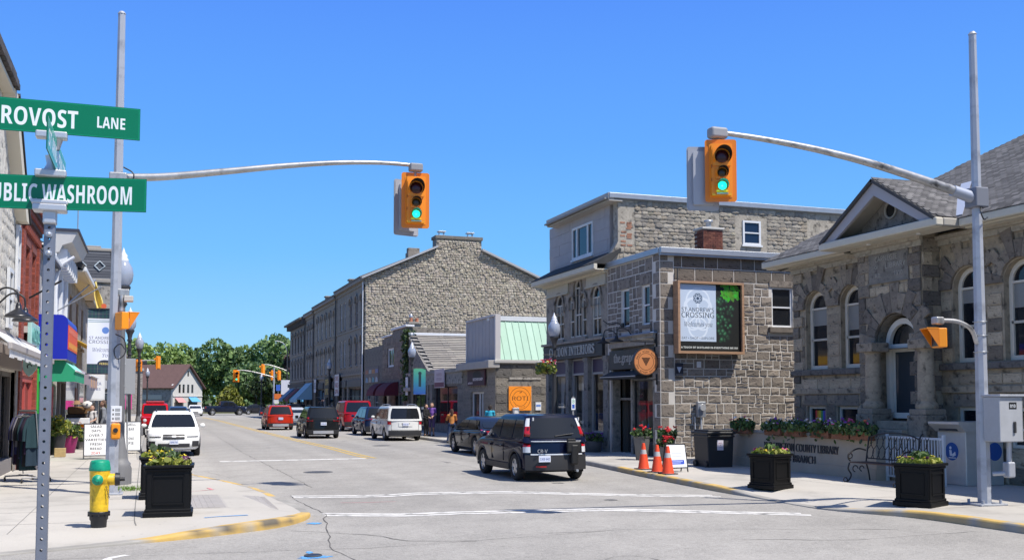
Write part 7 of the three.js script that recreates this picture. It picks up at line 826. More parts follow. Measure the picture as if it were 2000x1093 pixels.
tree('clipped_bush', 'small round yellow green bush by the navy shop', 22.0, -160, 2, [[0, 1.0, 0, .9, 1.0]], .25, [[.2, .26, .03], [.15, .2, .03]], 600, 3515, .5, .05);
for (const [x, z, h, r, label] of [[-10.5, -250, 13.6, 3, 'dark spruce tip over the left shop roofs'], [9.5, -252, 14.6, 3, 'dark spruce tip rising behind the brown roof'], [4.5, -260, 14.2, 2.6, 'slim spruce behind the broad light green tree']]) { const t = thing('spruce_tree', label, 'tree', [x, 0, z]), R = rng(3600 + x | 0), P = []; part('trunk', rod(V(0, 0, 0), V(0, h, 0), .22, .04, 8), mat([.08, .06, .05], .95), t); for (let i = 0; i < 900; i++) { const v = R(), lay = Math.floor(v * 14) / 14, q = r * (1 - lay) * Math.sqrt(R()), a = R() * 6.3; P.push([Math.cos(a) * q, h * (.2 + .8 * lay) - q * .25 + R() * .25, Math.sin(a) * q]); } leaves('crown', P, .8, [[.06, .12, .05], [.09, .16, .06]], 3700 + x | 0, t); }
{ const t = thing('far_wood', 'mass of far green woodland closing the end of street', 'wood', [0, 0, -300]), R = rng(3801), P = []; for (let i = 0; i < 16000; i++) { const x = -130 + R() * 330, y = R() * (8.2 + 2 * Math.sin(x * .21) + 1.6 * Math.sin(x * .53 + 1)); P.push([x, y, (R() - .5) * 16]); } const m = leaves('foliage', P, 1.3, DKG, 3802, t); void m; t.userData.kind = 'stuff'; }
{ // brown roofed house
  const b = thing('brown_roofed_house', 'pale house with long brown roof and white gable end', 'house', [3.1, 0, -184], .92), GW = mat([.62, .60, .56], .9, { t: 'fine', s: 2 }), SW = mat([.34, .32, .30], .9, { t: 'stone', s: 3 }), RF = mat([.15, .085, .075], .9, { t: 'grain', s: 2 }); // local: gable faces +z, long wall faces -x
  const w = 8.4, h = 4.6, rh = 3.7, L = 22; const hs = [[1.6, 3.6], [2.7, 3.6], [4.0, 3.6], [5.2, 3.6]].map(([u, v]) => ({ u0: u, u1: u + .62, v0: v - .3, v1: v + 1.2 })).concat([{ u0: 4.0, u1: 4.5, v0: 6.2, v1: 7.2 }]); part('gable_wall', wallGeo([[0, 0], [w, 0], [w, h], [w / 2, h + rh], [0, h]], hs, .3), GW, b); for (const q of hs) { const m = part('window', ring(q.u0, q.u1, q.v0, q.v1, 0, .06, .06, -.1), mat(.2, .5), b); part('pane', bx(q.u0, q.u1, q.v0, q.v1, -.12, -.1), mat(.02, .05, { phys: 1 }), m); }
  part('side_wall', bx(0, .3, 0, h, -L, -.3), SW, b); part('sign_strip', bx(-.06, 0, 2.2, 3.0, -13, -2.2), mat([.45, .43, .36], .7), b); part('sign_strip', bx(-.06, 0, .8, 1.5, -6.5, -2.6), mat([.5, .4, .05], .7), b); part('rear_wall', bx(w - .3, w, 0, h, -L, -.3), SW, b);
  for (const s of [0, 1]) { const f = (x, y, z) => V(s ? w - x : x, y, z), p = [f(-.5, h - .45, .5), f(w / 2, h + rh + .05, .5), f(w / 2, h + rh + .05, -L), f(-.5, h - .45, -L)]; part('roof', slab(s ? p : p.reverse(), V(s ? .7 : -.7, .7, 0), .2), RF, b); }
  part('awning', slab([V(.6, 2.5, .05), V(2.6, 2.5, .05), V(2.7, 1.7, .9), V(.5, 1.7, .9)].reverse(), V(0, .7, .7), .05), mat([.55, .25, .25], .8), b); part('awning', slab([V(4.4, 2.6, .05), V(6.8, 2.6, .05), V(6.9, 1.8, .9), V(4.3, 1.8, .9)].reverse(), V(0, .7, .7), .05), mat([.1, .34, .6], .8), b); part('shop_front', bx(.4, 3, .1, 1.7, .01, .05), mat([.16, .13, .12], .5), b); part('shop_front', bx(4.2, 7, .1, 1.8, .01, .05), mat([.05, .06, .08], .2), b); part('belt', bx(0, w, 2.7, 2.9, .0, .1), GW, b);
  const c = thing('brick_tower', 'pale brick corner tower beside the brown roofed house', 'building', [-1.6, 0, -162]); part('wall', rb(-2.2, 0, 0, 6.4, -4, 0, .02), mat([.40, .37, .33], .9, { t: 'brick', s: 2.4, b: 'brickB' }), c); part('cap', rb(-2.4, .2, 6.4, 6.8, -4.2, .2, .03), mat(.3, .8), c); part('roof_unit', [rb(-1.7, -.3, 6.8, 8.3, -2, -.6, .1), rb(-1, .6, 7.4, 8.1, -1.8, -1, .1)], mat(.025, .6), c);
}
{ // navy shop at the far right corner
  const b = thing('navy_shop', 'low navy shop with brown roof past the terrace', 'shop', [24.5, 0, -166]), N = mat([.012, .025, .10], .6); part('wall', rb(0, 14, 0, 4.2, -8, 0, .03), N, b); part('roof', slab([V(-.8, 4.2, .8), V(15, 4.2, .8), V(13, 6.2, -4), V(1.2, 6.2, -4)].reverse(), V(0, .8, .5), .2), mat([.22, .19, .16], .9), b); part('roof_end', slab([V(-.8, 4.2, .8), V(1.2, 6.2, -4), V(-.8, 4.2, -8.8)].reverse(), V(-.7, .7, 0), .2), mat([.22, .19, .16], .9), b); part('sign_band', bx(.2, 13, 2.9, 3.9, 0, .1), mat([.02, .05, .2], .5), b); part('yellow_mark', at(new THREE.CylinderGeometry(.7, .7, .06, 24).rotateX(PI / 2), 1.2, 3.4, .12), mat([.6, .5, .05], .5), b); for (let i = 0; i < 3; i++) part('poster', bx(.6 + i * 2.4, 1.8 + i * 2.4, .4 + i * .1, 2.3, 0, .06), mat([[.5, .5, .55], [.05, .12, .4], [.45, .4, .4]][i], .5), b); part('side_poster', bx(-.06, 0, .5, 2.4, -3, -1.2), mat([.5, .5, .55], .5), b); }
// far signals and lamps
function farSignal(label, x, z, h, ax, ay, heads) { const t = thing('traffic_signal', label, 'traffic light', [x, .1, z], 0, 'far traffic signals'); part('pole', rod(V(0, 0, 0), V(0, h, 0), .14, .09, 8), h > 9 ? BLACK : POLE, t); part('mast_arm', tube([V(0, ay - .9, 0), V(ax * .4, ay - .35, 0), V(ax * .8, ay, 0), V(ax, ay, 0)], .07, 16, 8), GALV, t); for (const [hx, hy, on, s] of heads) { if (on) signalHead(t, hx, hy, .1, s, .1); else signalHead(t, hx, hy, .1, s, PI + .9); } if (h > 9) part('lamp_arm', [tube([V(0, h - .3, 0), V(-.5, h + .9, 0), V(-1.3, h + 1.3, 0)], .05, 12, 6), rb(-1.9, -1.2, h + 1.22, h + 1.36, -.15, .15, .05)], METAL, t); if (h > 9) part('street_plate', [rb(-.9, .9, 2.2, 4.4, -.05, -.02, .02)].map((g) => g.translate(0, .6, .25)), mat([.5, .5, .55], .6), t); return t; }
farSignal('far left traffic signal with long arm over the side street', -6.5, -146, 6.5, 7.1, 7.3, [[4.6, 6.6, 1, 1.35], [7.0, 7.0, 0, 1.5]]);
farSignal('far traffic signal with arm beside the round clipped tree', 15.2, -140, 6.4, -4.9, 5.9, [[-4.9, 5.15, 1, 1.35]]);
farSignal('far black lamp and signal pole at the end of terrace', 19.1, -158, 9.6, -3.6, 7.3, [[-3.6, 6.5, 0, 1.5], [-2.2, 5.7, 0, 1.3], [-1.2, 5.7, 0, 1.3]]);
{ const t = thing('road_sign', 'small blue and orange signs on a far post by the round tree', 'road sign', [15.7, .1, -139.4]); part('post', rod(V(0, 0, 0), V(0, 4, 0), .04), METAL, t); part('blue_plate', rb(-.28, .28, 3.2, 4.0, .05, .08, .01), mat([.04, .12, .5], .5), t); part('orange_plate', rb(-.5, .4, 2.1, 2.8, .05, .08, .01), mat([.6, .15, .03], .5), t); part('white_plate', rb(-.5, .1, 1.5, 2.0, .05, .08, .01), mat(.6, .5), t); }

// ================= vehicles =================
// local axes: length along z, front towards +z, base on the road
function car(name, label, pos, ry, o) {
  const { L = 4.5, W = 1.8, H = 1.65, belt = .95, low, gh, paint, wr = .34, ax, split = [.36, .68], kind = 'suv', trim = mat([.02, .02, .022], .55), plate = 'rear' } = o, t = thing(name, label, o.cat || 'car', pos, ry), hw = W / 2, bev = .12, bsz = .085, R = rng(Math.round(L * 1000 + pos[0] * 77));
  const P = mat(paint, .28, { clearcoat: .55, clearcoatRoughness: .03, metalness: o.metal ?? 0, specularIntensity: .05 }), GL = mat([.012, .014, .017], .03, { phys: 1 }), [zr, zf] = ax, cl = o.clear ?? .24;
  const s = new THREE.Shape(); s.moveTo(-L / 2 + .02, cl + .12); for (const [z, y] of low) s.lineTo(z, y); s.lineTo(L / 2 - .02, cl + .12); s.lineTo(L / 2 - .1, cl);
  for (const za of [zf, zr]) { const r = wr + .055; s.lineTo(za + r, cl); for (let i = 0; i <= 12; i++) { const a = i / 12 * PI; s.lineTo(za + Math.cos(a) * r, Math.max(cl, wr + Math.sin(a) * r)); } s.lineTo(za - r, cl); } s.lineTo(-L / 2 + .1, cl);
  const curve = (x) => .2 * Math.pow(Math.abs(x) / hw, 2.2), tum = o.tum ?? .2, gw = hw - .035, hwAt = (y) => gw * (1 - tum * clamp((y - belt) / (H - belt), 0, 1.2));
  const warp = (g, cab) => { const p = g.attributes.position; for (let i = 0; i < p.count; i++) { let x = p.getX(i), y = p.getY(i), z = p.getZ(i); if (cab) x *= 1 - tum * clamp((y - belt) / (H - belt), -.2, 1.2); else { x *= 1 - .07 * sstep(belt - .25, belt + .05, y) - .06 * sstep(cl + .3, cl, y); } const e = clamp((Math.abs(z) - (L / 2 - .9)) / .9); z -= Math.sign(z) * curve(x) * e * (cab ? .8 : 1); if (!cab) x *= 1 - .07 * e * e; p.setXYZ(i, x, y, z); } return g; };
  const solid = (sh, w, b, bs) => { const g = new THREE.ExtrudeGeometry(sh, { depth: w - 2 * b, steps: 10, bevelEnabled: true, bevelThickness: b, bevelSize: bs, bevelOffset: -bs, bevelSegments: 4, curveSegments: 6 }); g.translate(0, 0, -(w - 2 * b) / 2); g.rotateY(-PI / 2); return g; };
  const fin = (g) => { g = g.index ? g.toNonIndexed() : g; g.deleteAttribute('uv'); g.deleteAttribute('normal'); return toCreasedNormals(mergeVertices(g, 1e-4), .62); };
  const body = part('body', fin(warp(solid(s, W, bev, bsz))), P, t), G = shp(gh), cab = part('cabin', fin(warp(solid(G, gw * 2, .11, .08), 1)), o.roofPaint ? mat(o.roofPaint, .4) : P, t);
  // glass on the cabin sides
  const n = gh.length, zAt = (a, b, y) => lerp(a[0], b[0], clamp((y - a[1]) / (b[1] - a[1] || 1))), rear = [gh[0], gh[1]], front = [gh[n - 1], gh[n - 2]], y0 = belt + .04, y1 = H - .135;
  for (const sd of [-1, 1]) { const cuts = [0, ...split, 1]; for (let k = 0; k < cuts.length - 1; k++) { const q = (c, y, d) => { const a = zAt(...rear, y) + .13, b = zAt(...front, y) - .12, v = lerp(a, b, c); return c === 0 || c === 1 ? v : lerp(zAt(...rear, y0) + .13, zAt(...front, y0) - .12, c) + d; }; if (o.noRear && k === 0) continue; const c = [[q(cuts[k], y0, .035), y0], [q(cuts[k + 1], y0, -.035), y0], [q(cuts[k + 1], y1, -.035), y1], [q(cuts[k], y1, .035), y1]]; if (c[1][0] - c[0][0] < .08) continue; const e = .012, f = c.map(([z, y]) => V(sd * (hwAt(y) + e), y, z)); part('side_window', slab(sd > 0 ? [f[1], f[0], f[3], f[2]] : f, V(sd, .2, 0).normalize(), .02), GL, t); } }
  const pane = (nm, ed, sg) => { const [a, b] = ed, m = sg > 0 ? .09 : .13, g = grid(8, 5, (u, v) => { const y = lerp(Math.max(a[1], belt) + .045, b[1] - .07, v), x = (u * 2 - 1) * (hwAt(y) - m) * (1 - .06 * Math.pow(v, 5) - .03 * Math.pow(1 - v, 6)), z = zAt(a, b, y); return [sg * x, y + .006, z - sg * curve(x) * .8 * clamp((Math.abs(z) - (L / 2 - .9)) / .9) + sg * .012]; }); return part(nm, g, GL, t); }; const rg = pane('rear_window', rear, -1); pane('windshield', front, 1);
  const zEnd = (y, sg) => { const f = sg > 0 ? [...low].reverse() : low; let z = f[0][0]; for (let i = 0; i < f.length - 1; i++) if (y >= f[i][1] && y <= f[i + 1][1]) { z = zAt(f[i], f[i + 1], y); break; } if (y > belt && sg < 0) z = Math.max(z, zAt(...rear, y)); return z; };
  const patch = (nm, x0, x1, ya, yb, sg, m, off = .014, par = t) => part(nm, grid(6, 4, (u, v) => { const x = lerp(x0, x1, sg > 0 ? u : 1 - u), y = lerp(ya, yb, v), cb = y > belt, ex = Math.max(0, Math.abs(x) / hw - .87) / .13; let z = zEnd(y, sg); z -= sg * (curve(x) * (cb ? .8 : 1) * clamp((Math.abs(z) - (L / 2 - .9)) / .9) + (cb ? .08 : bsz) * (1 - Math.sqrt(Math.max(0, 1 - ex * ex * .96)))); return [x * (cb ? hwAt(y) / hw * .995 : .94), y, z + sg * (off + (cb ? .02 : 0))]; }), m, par);
  const RED = mat([.42, .008, .012], .15, { clearcoat: 1 }), CLR = mat([.62, .63, .65], .12, { clearcoat: 1 }), SIL = mat([.48, .48, .49], .4, { metalness: .5 });
  for (const sd of [-1, 1]) { const f = (a, b) => (sd > 0 ? [a, b] : [-b, -a]); for (const [xa, xb, ya, yb, c] of o.tail) patch('tail_light', ...f(xa * hw, xb * hw), ya, yb, -1, c === 'w' ? CLR : RED); for (const [xa, xb, ya, yb, c] of o.head || []) patch('headlight', ...f(xa * hw, xb * hw), ya, yb, 1, c === 'k' ? trim : c === 'o' ? mat([.6, .25, .05], .3) : CLR); }
  if (o.rearBump) patch('rear_bumper', -hw * .97, hw * .97, cl + .02, o.rearBump, -1, o.bumpMat || trim, .03); if (o.skid) patch('skid_plate', -hw * .62, hw * .62, cl + .04, cl + .2, -1, SIL, .045); for (const [x0, x1, ya, yb, m] of o.front || []) patch('grille', x0 * hw, x1 * hw, ya, yb, 1, m === 's' ? SIL : m === 'b' ? P : trim, .02 + (m === 's' ? .012 : 0));
  for (const [x0, x1, ya, yb, m] of o.rear || []) patch('tailgate_trim', x0 * hw, x1 * hw, ya, yb, -1, m === 's' ? CLR : m === 'd' ? trim : P, .022);
  if (o.cladding) for (const sd of [-1, 1]) part('cladding', [bx(sd * (hw - .03), sd * (hw + .004), cl, cl + .14, zr + wr + .04, zf - wr - .04), ...[zf, zr].map((za) => at(new THREE.TorusGeometry(wr + .07, .035, 5, 18, PI).rotateY(PI / 2), sd * (hw - .035), wr, za))], trim, t);
  part('underbody', bx(-hw + .12, hw - .12, cl - .04, cl + .2, -L / 2 + .25, L / 2 - .25), mat(.015, .9), t);
  for (const za of [zf, zr]) for (const sd of [-1, 1]) { const w = part('wheel', at(lathe([[wr * .62, -.1], [wr * .9, -.11], [wr * .985, -.08], [wr, -.03], [wr, .03], [wr * .985, .08], [wr * .9, .11], [wr * .62, .1]], 28).rotateZ(PI / 2), sd * (hw - .12), wr, za), mat([.016, .016, .017], .85), t), rim = [at(new THREE.CylinderGeometry(wr * .64, wr * .64, .1, 24).rotateZ(PI / 2), sd * (hw - .13), wr, za)], spk = []; for (let k = 0; k < 5; k++) spk.push(at(bx(-.02, .02, .05, wr * .62, -.045, .045), 0, 0, 0, 0, k * 1.257).translate(sd * (hw - .06), wr, za)); part('rim_well', rim, mat(.03, .6), w); part('rim', [...spk, at(new THREE.CylinderGeometry(.06, .06, .05, 12).rotateZ(PI / 2), sd * (hw - .06), wr, za), at(new THREE.TorusGeometry(wr * .63, .018, 6, 28).rotateY(PI / 2), sd * (hw - .05), wr, za)], mat([.52, .52, .53], .35, { metalness: .6 }), w); }
  for (const sd of [-1, 1]) { const zm = gh[n - 1][0] - .42; part('mirror', at(new THREE.SphereGeometry(.1, 14, 10).scale(1, .8, .6), sd * (hw + .1), belt + .1, zm), o.mirror || P, t); for (const c of o.doors || [0.1, -.9]) { part('door_seam', bx(sd * (hw - .02), sd * (hw + .002), cl + .2, belt - .1, c - .004, c + .004), mat(.01, .9), t); part('door_handle', rb(sd > 0 ? hw - .03 : -hw - .025, sd > 0 ? hw + .025 : -hw + .03, belt - .19, belt - .155, c + .08, c + .24, .01), P, t); } if (o.rails) part('roof_rail', tube([V(sd * (hwAt(H) - .12), H - .01, gh[1][0] + .2), V(sd * (hwAt(H) - .12), H + .05, gh[1][0] + .35), V(sd * (hwAt(H) - .12), H + .05, gh[n - 2][0] - .3), V(sd * (hwAt(H) - .12), H - .02, gh[n - 2][0] - .1)], .018, 16, 6), o.rails === 2 ? SIL : trim, t); }
  if (o.plateY) { const sg = plate === 'rear' ? -1 : 1, zp = zEnd(o.plateY, sg) + sg * .045, px = (o.plateX || 0), p = part('license_plate', rb(px - .155, px + .155, o.plateY - .08, o.plateY + .08, Math.min(zp, zp + sg * .012), Math.max(zp, zp + sg * .012), .004), mat(.7, .5), t), g = plane(.29, .14); if (sg < 0) g.rotateY(PI); g.translate(px, o.plateY, zp + sg * .015); part('plate_text', keepUV(g), printMat(96, 48, (x) => { x.fillStyle = '#ccd2e2'; x.fillRect(0, 0, 96, 48); x.fillStyle = '#2c3f7e'; fitText(x, o.plateText, 48, 25, 86, 28); }), p); }
  for (const e of [-1, 1]) { const xs = e * hw * .8; patch('tailgate_seam', Math.min(xs, xs + .012), Math.max(xs, xs + .012), (o.rearBump || .5), belt - .02, -1, mat(.006, .9), .016); } patch('tailgate_seam', -hw * .8, hw * .8, (o.rearBump || .5) + .012, (o.rearBump || .5) + .024, -1, mat(.006, .9), .017); if (!o.wiper) part('number_plinth', bx(-.2, .2, belt - .2, belt - .17, zEnd(belt - .18, -1) - .03, zEnd(belt - .18, -1) + .02), trim, t);
  if (o.wiper) part('wiper', [rod(V(.05, belt + .1, zAt(...rear, belt + .1) - .03), V(-.45, belt + .16, zAt(...rear, belt + .16) - .04), .014)], trim, t);
  return { t, P, patch, hw, hwAt, zEnd, zAt, rear };
}
const suvLow = (L, b = .98, hood = 1.0, nose = .8) => [[-L / 2, .42], [-L / 2 + .02, .6], [-L / 2 + .07, b], [L / 2 - 1.15, b + .02], [L / 2 - .75, hood], [L / 2 - .15, nose + .06], [L / 2 - .02, nose - .1], [L / 2, .45]];
const suvGh = (L, H, b = .98) => [[-L / 2 + .06, b - .06], [-L / 2 + .42, H - .03], [-L / 2 + .75, H + .01], [L / 2 - 2.35, H], [L / 2 - 2.1, H - .05], [L / 2 - 1.1, b - .06]];
const shineB = [.005, .008, .026];
{ // blue compact suv in the middle
  const L = 4.5, c = car('compact_suv', 'dark blue compact suv with black bumper driving up the street', [9.48, 0, -25.85], PI, { L, W: 1.78, H: 1.66, belt: 1.02, low: suvLow(L, 1.02, 1.02, .84), gh: suvGh(L, 1.66, 1.02), ax: [-1.42, 1.2], paint: shineB, rearBump: .66, clear: .27, cladding: 1, split: [.28, .62], tail: [[.82, 1.0, .72, .86, 'w'], [.82, 1.0, .86, 1.2], [.84, 1.0, 1.2, 1.36, 'r'], [.86, 1.0, 1.36, 1.56, 'w']], rear: [[-.8, .8, .985, 1.005, 's'], [-.82, .82, .66, .69, 's'], [-.7, .1, .44, .47, 'd']], plateY: .57, plateX: .38, plateText: 'CASE·642', wiper: 1, doors: [.35, -.6], mirror: mat(shineB, .3, { clearcoat: 1 }) });
  const bad = text3('CR-V', FONT, .085, .012, .26); bad.rotateY(PI); bad.translate(.42, .76, c.zEnd(.76, -1) - .026); part('badge', bad, mat([.6, .6, .62], .3, { metalness: .7 }), c.t);
  part('hitch_cover', [rb(-.5, -.3, .42, .92, -L / 2 - .12, -L / 2 - .02, .05), rb(-.56, -.2, .72, 1.0, -L / 2 - .1, -L / 2, .04), rb(-.44, -.22, .98, 1.06, -L / 2 - .06, -L / 2 + .02, .02)], mat(.006, .6), c.t); part('window_clip', [rb(-.62, -.59, 1.5, 1.58, -L / 2 + .16, -L / 2 + .22, .008)], mat(.6, .3), c.t); part('window_clip', [rb(.59, .62, 1.5, 1.58, -L / 2 + .16, -L / 2 + .22, .008)], mat(.6, .3), c.t); part('fog_lamp', c.patch('rear_reflector', .35, .62, .36, .4, -1, mat([.3, .01, .01], .3), .05).geometry.clone(), mat([.3, .01, .01], .3), null); part('tail_pipe', rod(V(-.5, .27, -L / 2 + .1), V(-.5, .27, -L / 2 - .02), .035), METAL, c.t);
}
const sedLow = (L, b = .88) => [[-L / 2, .4], [-L / 2 + .02, .62], [-L / 2 + .08, b + .08], [-L / 2 + .75, b + .13], [L / 2 - 1.25, b + .03], [L / 2 - .6, b - .07], [L / 2 - .1, .68], [L / 2, .42]], sedGh = (L, H, b) => [[-L / 2 + .45, b + .04], [-L / 2 + 1.25, H - .13], [-L / 2 + 1.7, H - .02], [-L / 2 + 2.2, H], [L / 2 - 2.45, H - .03], [L / 2 - 2.15, H - .1], [L / 2 - 1.0, b - .03]];
const T_ = (a, b, c = .8) => [[c, 1.0, a, b]];
{ const L = 5.0; car('black_sedan', 'glossy black blue sedan parked at the right kerb ahead of the blue suv', [12.0, 0, -37.2], PI, { L, W: 1.88, H: 1.42, belt: .93, low: sedLow(L), gh: sedGh(L, 1.42, .93), ax: [-1.4, 1.45], paint: [.012, .014, .022], tail: T_(.78, .96, .7), rearBump: .5, split: [.12, .5], clear: .2, doors: [.3, -.75], plateY: .75, plateText: 'BKL 204' }); }
{ const L = 4.8; car('silver_suv', 'boxy silver suv parked at the right kerb by three people', [11.85, 0, -52.2], PI, { L, W: 1.85, H: 1.72, belt: 1.05, low: suvLow(L, 1.05, 1.05, .88), gh: [[-L / 2 + .05, 1.0], [-L / 2 + .28, 1.68], [-L / 2 + .58, 1.73], [L / 2 - 2.3, 1.72], [L / 2 - 2.05, 1.66], [L / 2 - 1.3, 1.02]], ax: [-1.45, 1.35], paint: [.62, .62, .60], tail: T_(.82, 1.06, .82), rearBump: .52, rails: 2, split: [.3, .64], tum: .12, plateY: .82, plateText: 'BZAH 371', doors: [.3, -.65], rear: [[-.4, .4, .72, .94, 'b']] }); }
{ const L = 4.7; car('blue_crossover', 'dark blue crossover parked between silver suv and red capped truck', [12.25, 0, -59.9], PI, { L, W: 1.86, H: 1.66, belt: 1.0, low: suvLow(L), gh: suvGh(L, 1.66), ax: [-1.4, 1.4], paint: [.012, .025, .07], tail: [[.1, 1.0, .9, .98]], rearBump: .55, skid: 1, plateY: .72, plateText: 'CFDP 118', rails: 1 }); }
{ const L = 5.5; car('red_capped_truck', 'tall red pickup with a matching red cap parked at the right kerb', [12.6, 0, -68.9], PI, { L, W: 1.95, H: 2.0, belt: 1.22, low: [[-L / 2, .5], [-L / 2 + .02, .7], [-L / 2 + .05, 1.22], [L / 2 - 1.6, 1.22], [L / 2 - 1.0, 1.16], [L / 2 - .1, 1.0], [L / 2, .5]], gh: [[-L / 2 + .05, 1.15], [-L / 2 + .25, 1.95], [-L / 2 + .5, 2.0], [L / 2 - 2.6, 1.98], [L / 2 - 2.3, 1.9], [L / 2 - 1.55, 1.16]], ax: [-1.6, 1.7], paint: [.34, .01, .022], tail: T_(.9, 1.15, .86), rearBump: .62, wr: .38, split: [.42, .72], tum: .12, clear: .34, plateY: .56, plateText: 'AM 62 914' }); }
for (const [nm, label, x, z, paint, pt] of [['black_crossover', 'black crossover driving away, middle of the traffic lane', 8.5, -56.6, [.012, .013, .014], 'BPWX 330'], ['red_crossover', 'orange red crossover driving away farthest along the lane', 8.2, -73.2, [.40, .028, .012], 'CALT 905']]) { const L = 4.5; car(nm, label, [x, 0, z], PI, { L, W: 1.82, H: 1.68, belt: 1.02, low: suvLow(L, 1.02, 1.02, .84), gh: suvGh(L, 1.68, 1.02), ax: [-1.38, 1.3], paint, tail: [[.62, .98, .92, 1.06], [.86, 1.0, .9, 1.12]], rearBump: .46, skid: 1, rails: 1, cladding: 1, plateY: .78, plateText: pt, clear: .22 }); }
{ const L = 4.6; car('silver_sedan', 'small silver sedan parked beyond the red crossover', [11.0, 0, -86], PI, { L, W: 1.78, H: 1.45, belt: .92, low: sedLow(L), gh: sedGh(L, 1.45, .92), ax: [-1.35, 1.3], paint: [.42, .44, .47], tail: T_(.78, .94), plateY: .7, plateText: 'AKRT 510' }); car('dark_suv', 'dark parked suv half hidden beyond the black crossover', [12.3, 0, -96], PI, { L: 4.6, W: 1.85, H: 1.7, belt: 1, low: suvLow(4.6), gh: suvGh(4.6, 1.7), ax: [-1.35, 1.3], paint: [.012, .013, .018], tail: T_(.9, 1.1) }); }
{ const L = 4.46; car('white_crossover', 'white crossover with black cladding parked at the left kerb facing us', [.72, 0, -40.75], 0, { L, W: 1.86, H: 1.6, belt: .98, low: [[-L / 2, .42], [-L / 2 + .04, .98], [L / 2 - 1.2, 1.0], [L / 2 - .5, .96], [L / 2 - .12, .84], [L / 2 - .04, .7], [L / 2, .45]], gh: suvGh(L, 1.6), ax: [-1.3, 1.36], paint: [.78, .78, .76], metal: 0, tail: T_(.8, 1.0), cladding: 1, rails: 1, clear: .26, head: [[.58, .98, .73, .85, 'w'], [.5, .95, .7, .73, 'k'], [.72, .98, .36, .56, 'k']], front: [[-.42, .42, .63, .8, 'd'], [-.42, .42, .715, .73, 's'], [-.08, .08, .69, .76, 's'], [-.62, .62, .34, .47, 'd'], [-.8, .8, .27, .31, 's']], plate: 'front', plateY: .52, plateText: 'CBNK 741' }); }
{ const L = 4.3; const c = car('red_jeep', 'red open fendered off-roader behind the white crossover', [.1, 0, -61.5], 0, { cat: 'jeep', L, W: 1.5, H: 1.84, belt: 1.22, low: [[-L / 2, .55], [-L / 2 + .03, 1.22], [L / 2 - 1.7, 1.22], [L / 2 - .25, 1.12], [L / 2 - .1, 1.08], [L / 2 - .05, .6]], gh: [[-L / 2 + .06, 1.15], [-L / 2 + .1, 1.8], [-L / 2 + .3, 1.85], [L / 2 - 2.05, 1.84], [L / 2 - 1.9, 1.8], [L / 2 - 1.65, 1.16]], ax: [-1.3, 1.45], paint: [.48, .008, .015], metal: 0, tail: T_(.9, 1.1), wr: .42, clear: .5, tum: .06, front: [[-.62, .62, .72, 1.05, 'b'], [-.35, .35, .76, 1.02, 'd']], plateText: '' });
  for (const sd of [-1, 1]) { part('headlight', at(new THREE.SphereGeometry(.1, 16, 10).scale(1, 1, .4), sd * .52, .92, L / 2), mat(.6, .1, { clearcoat: 1 }), c.t); for (const za of [1.45, -1.3]) part('fender', rb(sd > 0 ? .7 : -1.0, sd > 0 ? 1.0 : -.7, .92, 1.0, za - .55, za + .55, .04), za > 0 ? mat([.45, .008, .015], .3, { clearcoat: 1 }) : mat(.02, .6), c.t); } part('bumper', rb(-.95, .95, .5, .68, L / 2 + .02, L / 2 + .2, .04), mat(.02, .6), c.t); part('roof_pod', rb(-.5, .5, 1.86, 1.98, -1.6, .1, .05), mat([.3, .02, .03], .5), c.t); }
{ const L = 4.5; car('blue_hatchback', 'blue car parked behind the red off-roader', [2.0, 0, -92], 0, { L, W: 1.8, H: 1.5, belt: .95, low: sedLow(L), gh: suvGh(L, 1.5, .95), ax: [-1.3, 1.3], paint: [.03, .06, .14], tail: T_(.8, .95), head: [[.6, .95, .7, .8, 'w']] }); car('white_sedan', 'white car waiting at the far crossing', [5.2, 0, -141], 0, { L: 4.6, W: 1.8, H: 1.46, belt: .93, low: sedLow(4.6), gh: sedGh(4.6, 1.46, .93), ax: [-1.3, 1.35], paint: [.7, .7, .7], metal: 0, tail: T_(.8, .95), head: [[.6, .95, .68, .78, 'w']], front: [[-.4, .4, .42, .56, 'd']] }); car('dark_sedan', 'dark car beyond the pickup at the far crossing', [14.2, 0, -152], PI / 2, { L: 4.5, W: 1.8, H: 1.5, belt: .94, low: sedLow(4.5), gh: sedGh(4.5, 1.5, .94), ax: [-1.3, 1.3], paint: [.03, .03, .035], tail: T_(.8, .95), head: [[.6, .95, .68, .78, 'w']] }); }
{ const L = 5.8; const c = car('dark_pickup', 'dark navy pickup truck crossing the far junction', [9.3, 0, -146], PI / 2 + .1, { cat: 'pickup truck', L, W: 2.0, H: 1.92, belt: 1.28, low: [[-L / 2, .6], [-L / 2 + .03, 1.28], [L / 2 - 1.7, 1.3], [L / 2 - .2, 1.2], [L / 2 - .05, 1.1], [L / 2, .55]], gh: [[-.75, 1.22], [-.6, 1.9], [-.3, 1.93], [.75, 1.92], [.95, 1.86], [1.6, 1.24]], ax: [-1.75, 1.85], paint: [.012, .018, .04], tail: T_(.95, 1.2, .88), wr: .42, clear: .45, tum: .14, split: [.48], front: [[-.6, .6, .8, 1.15, 's'], [-.9, .9, .5, .68, 's']], head: [[.66, .98, .95, 1.12, 'w']], doors: [.9, -.1] }); part('bed', [bx(-.85, .85, 1.2, 1.285, -L / 2 + .15, -.85)], mat(.01, .9), c.t); }

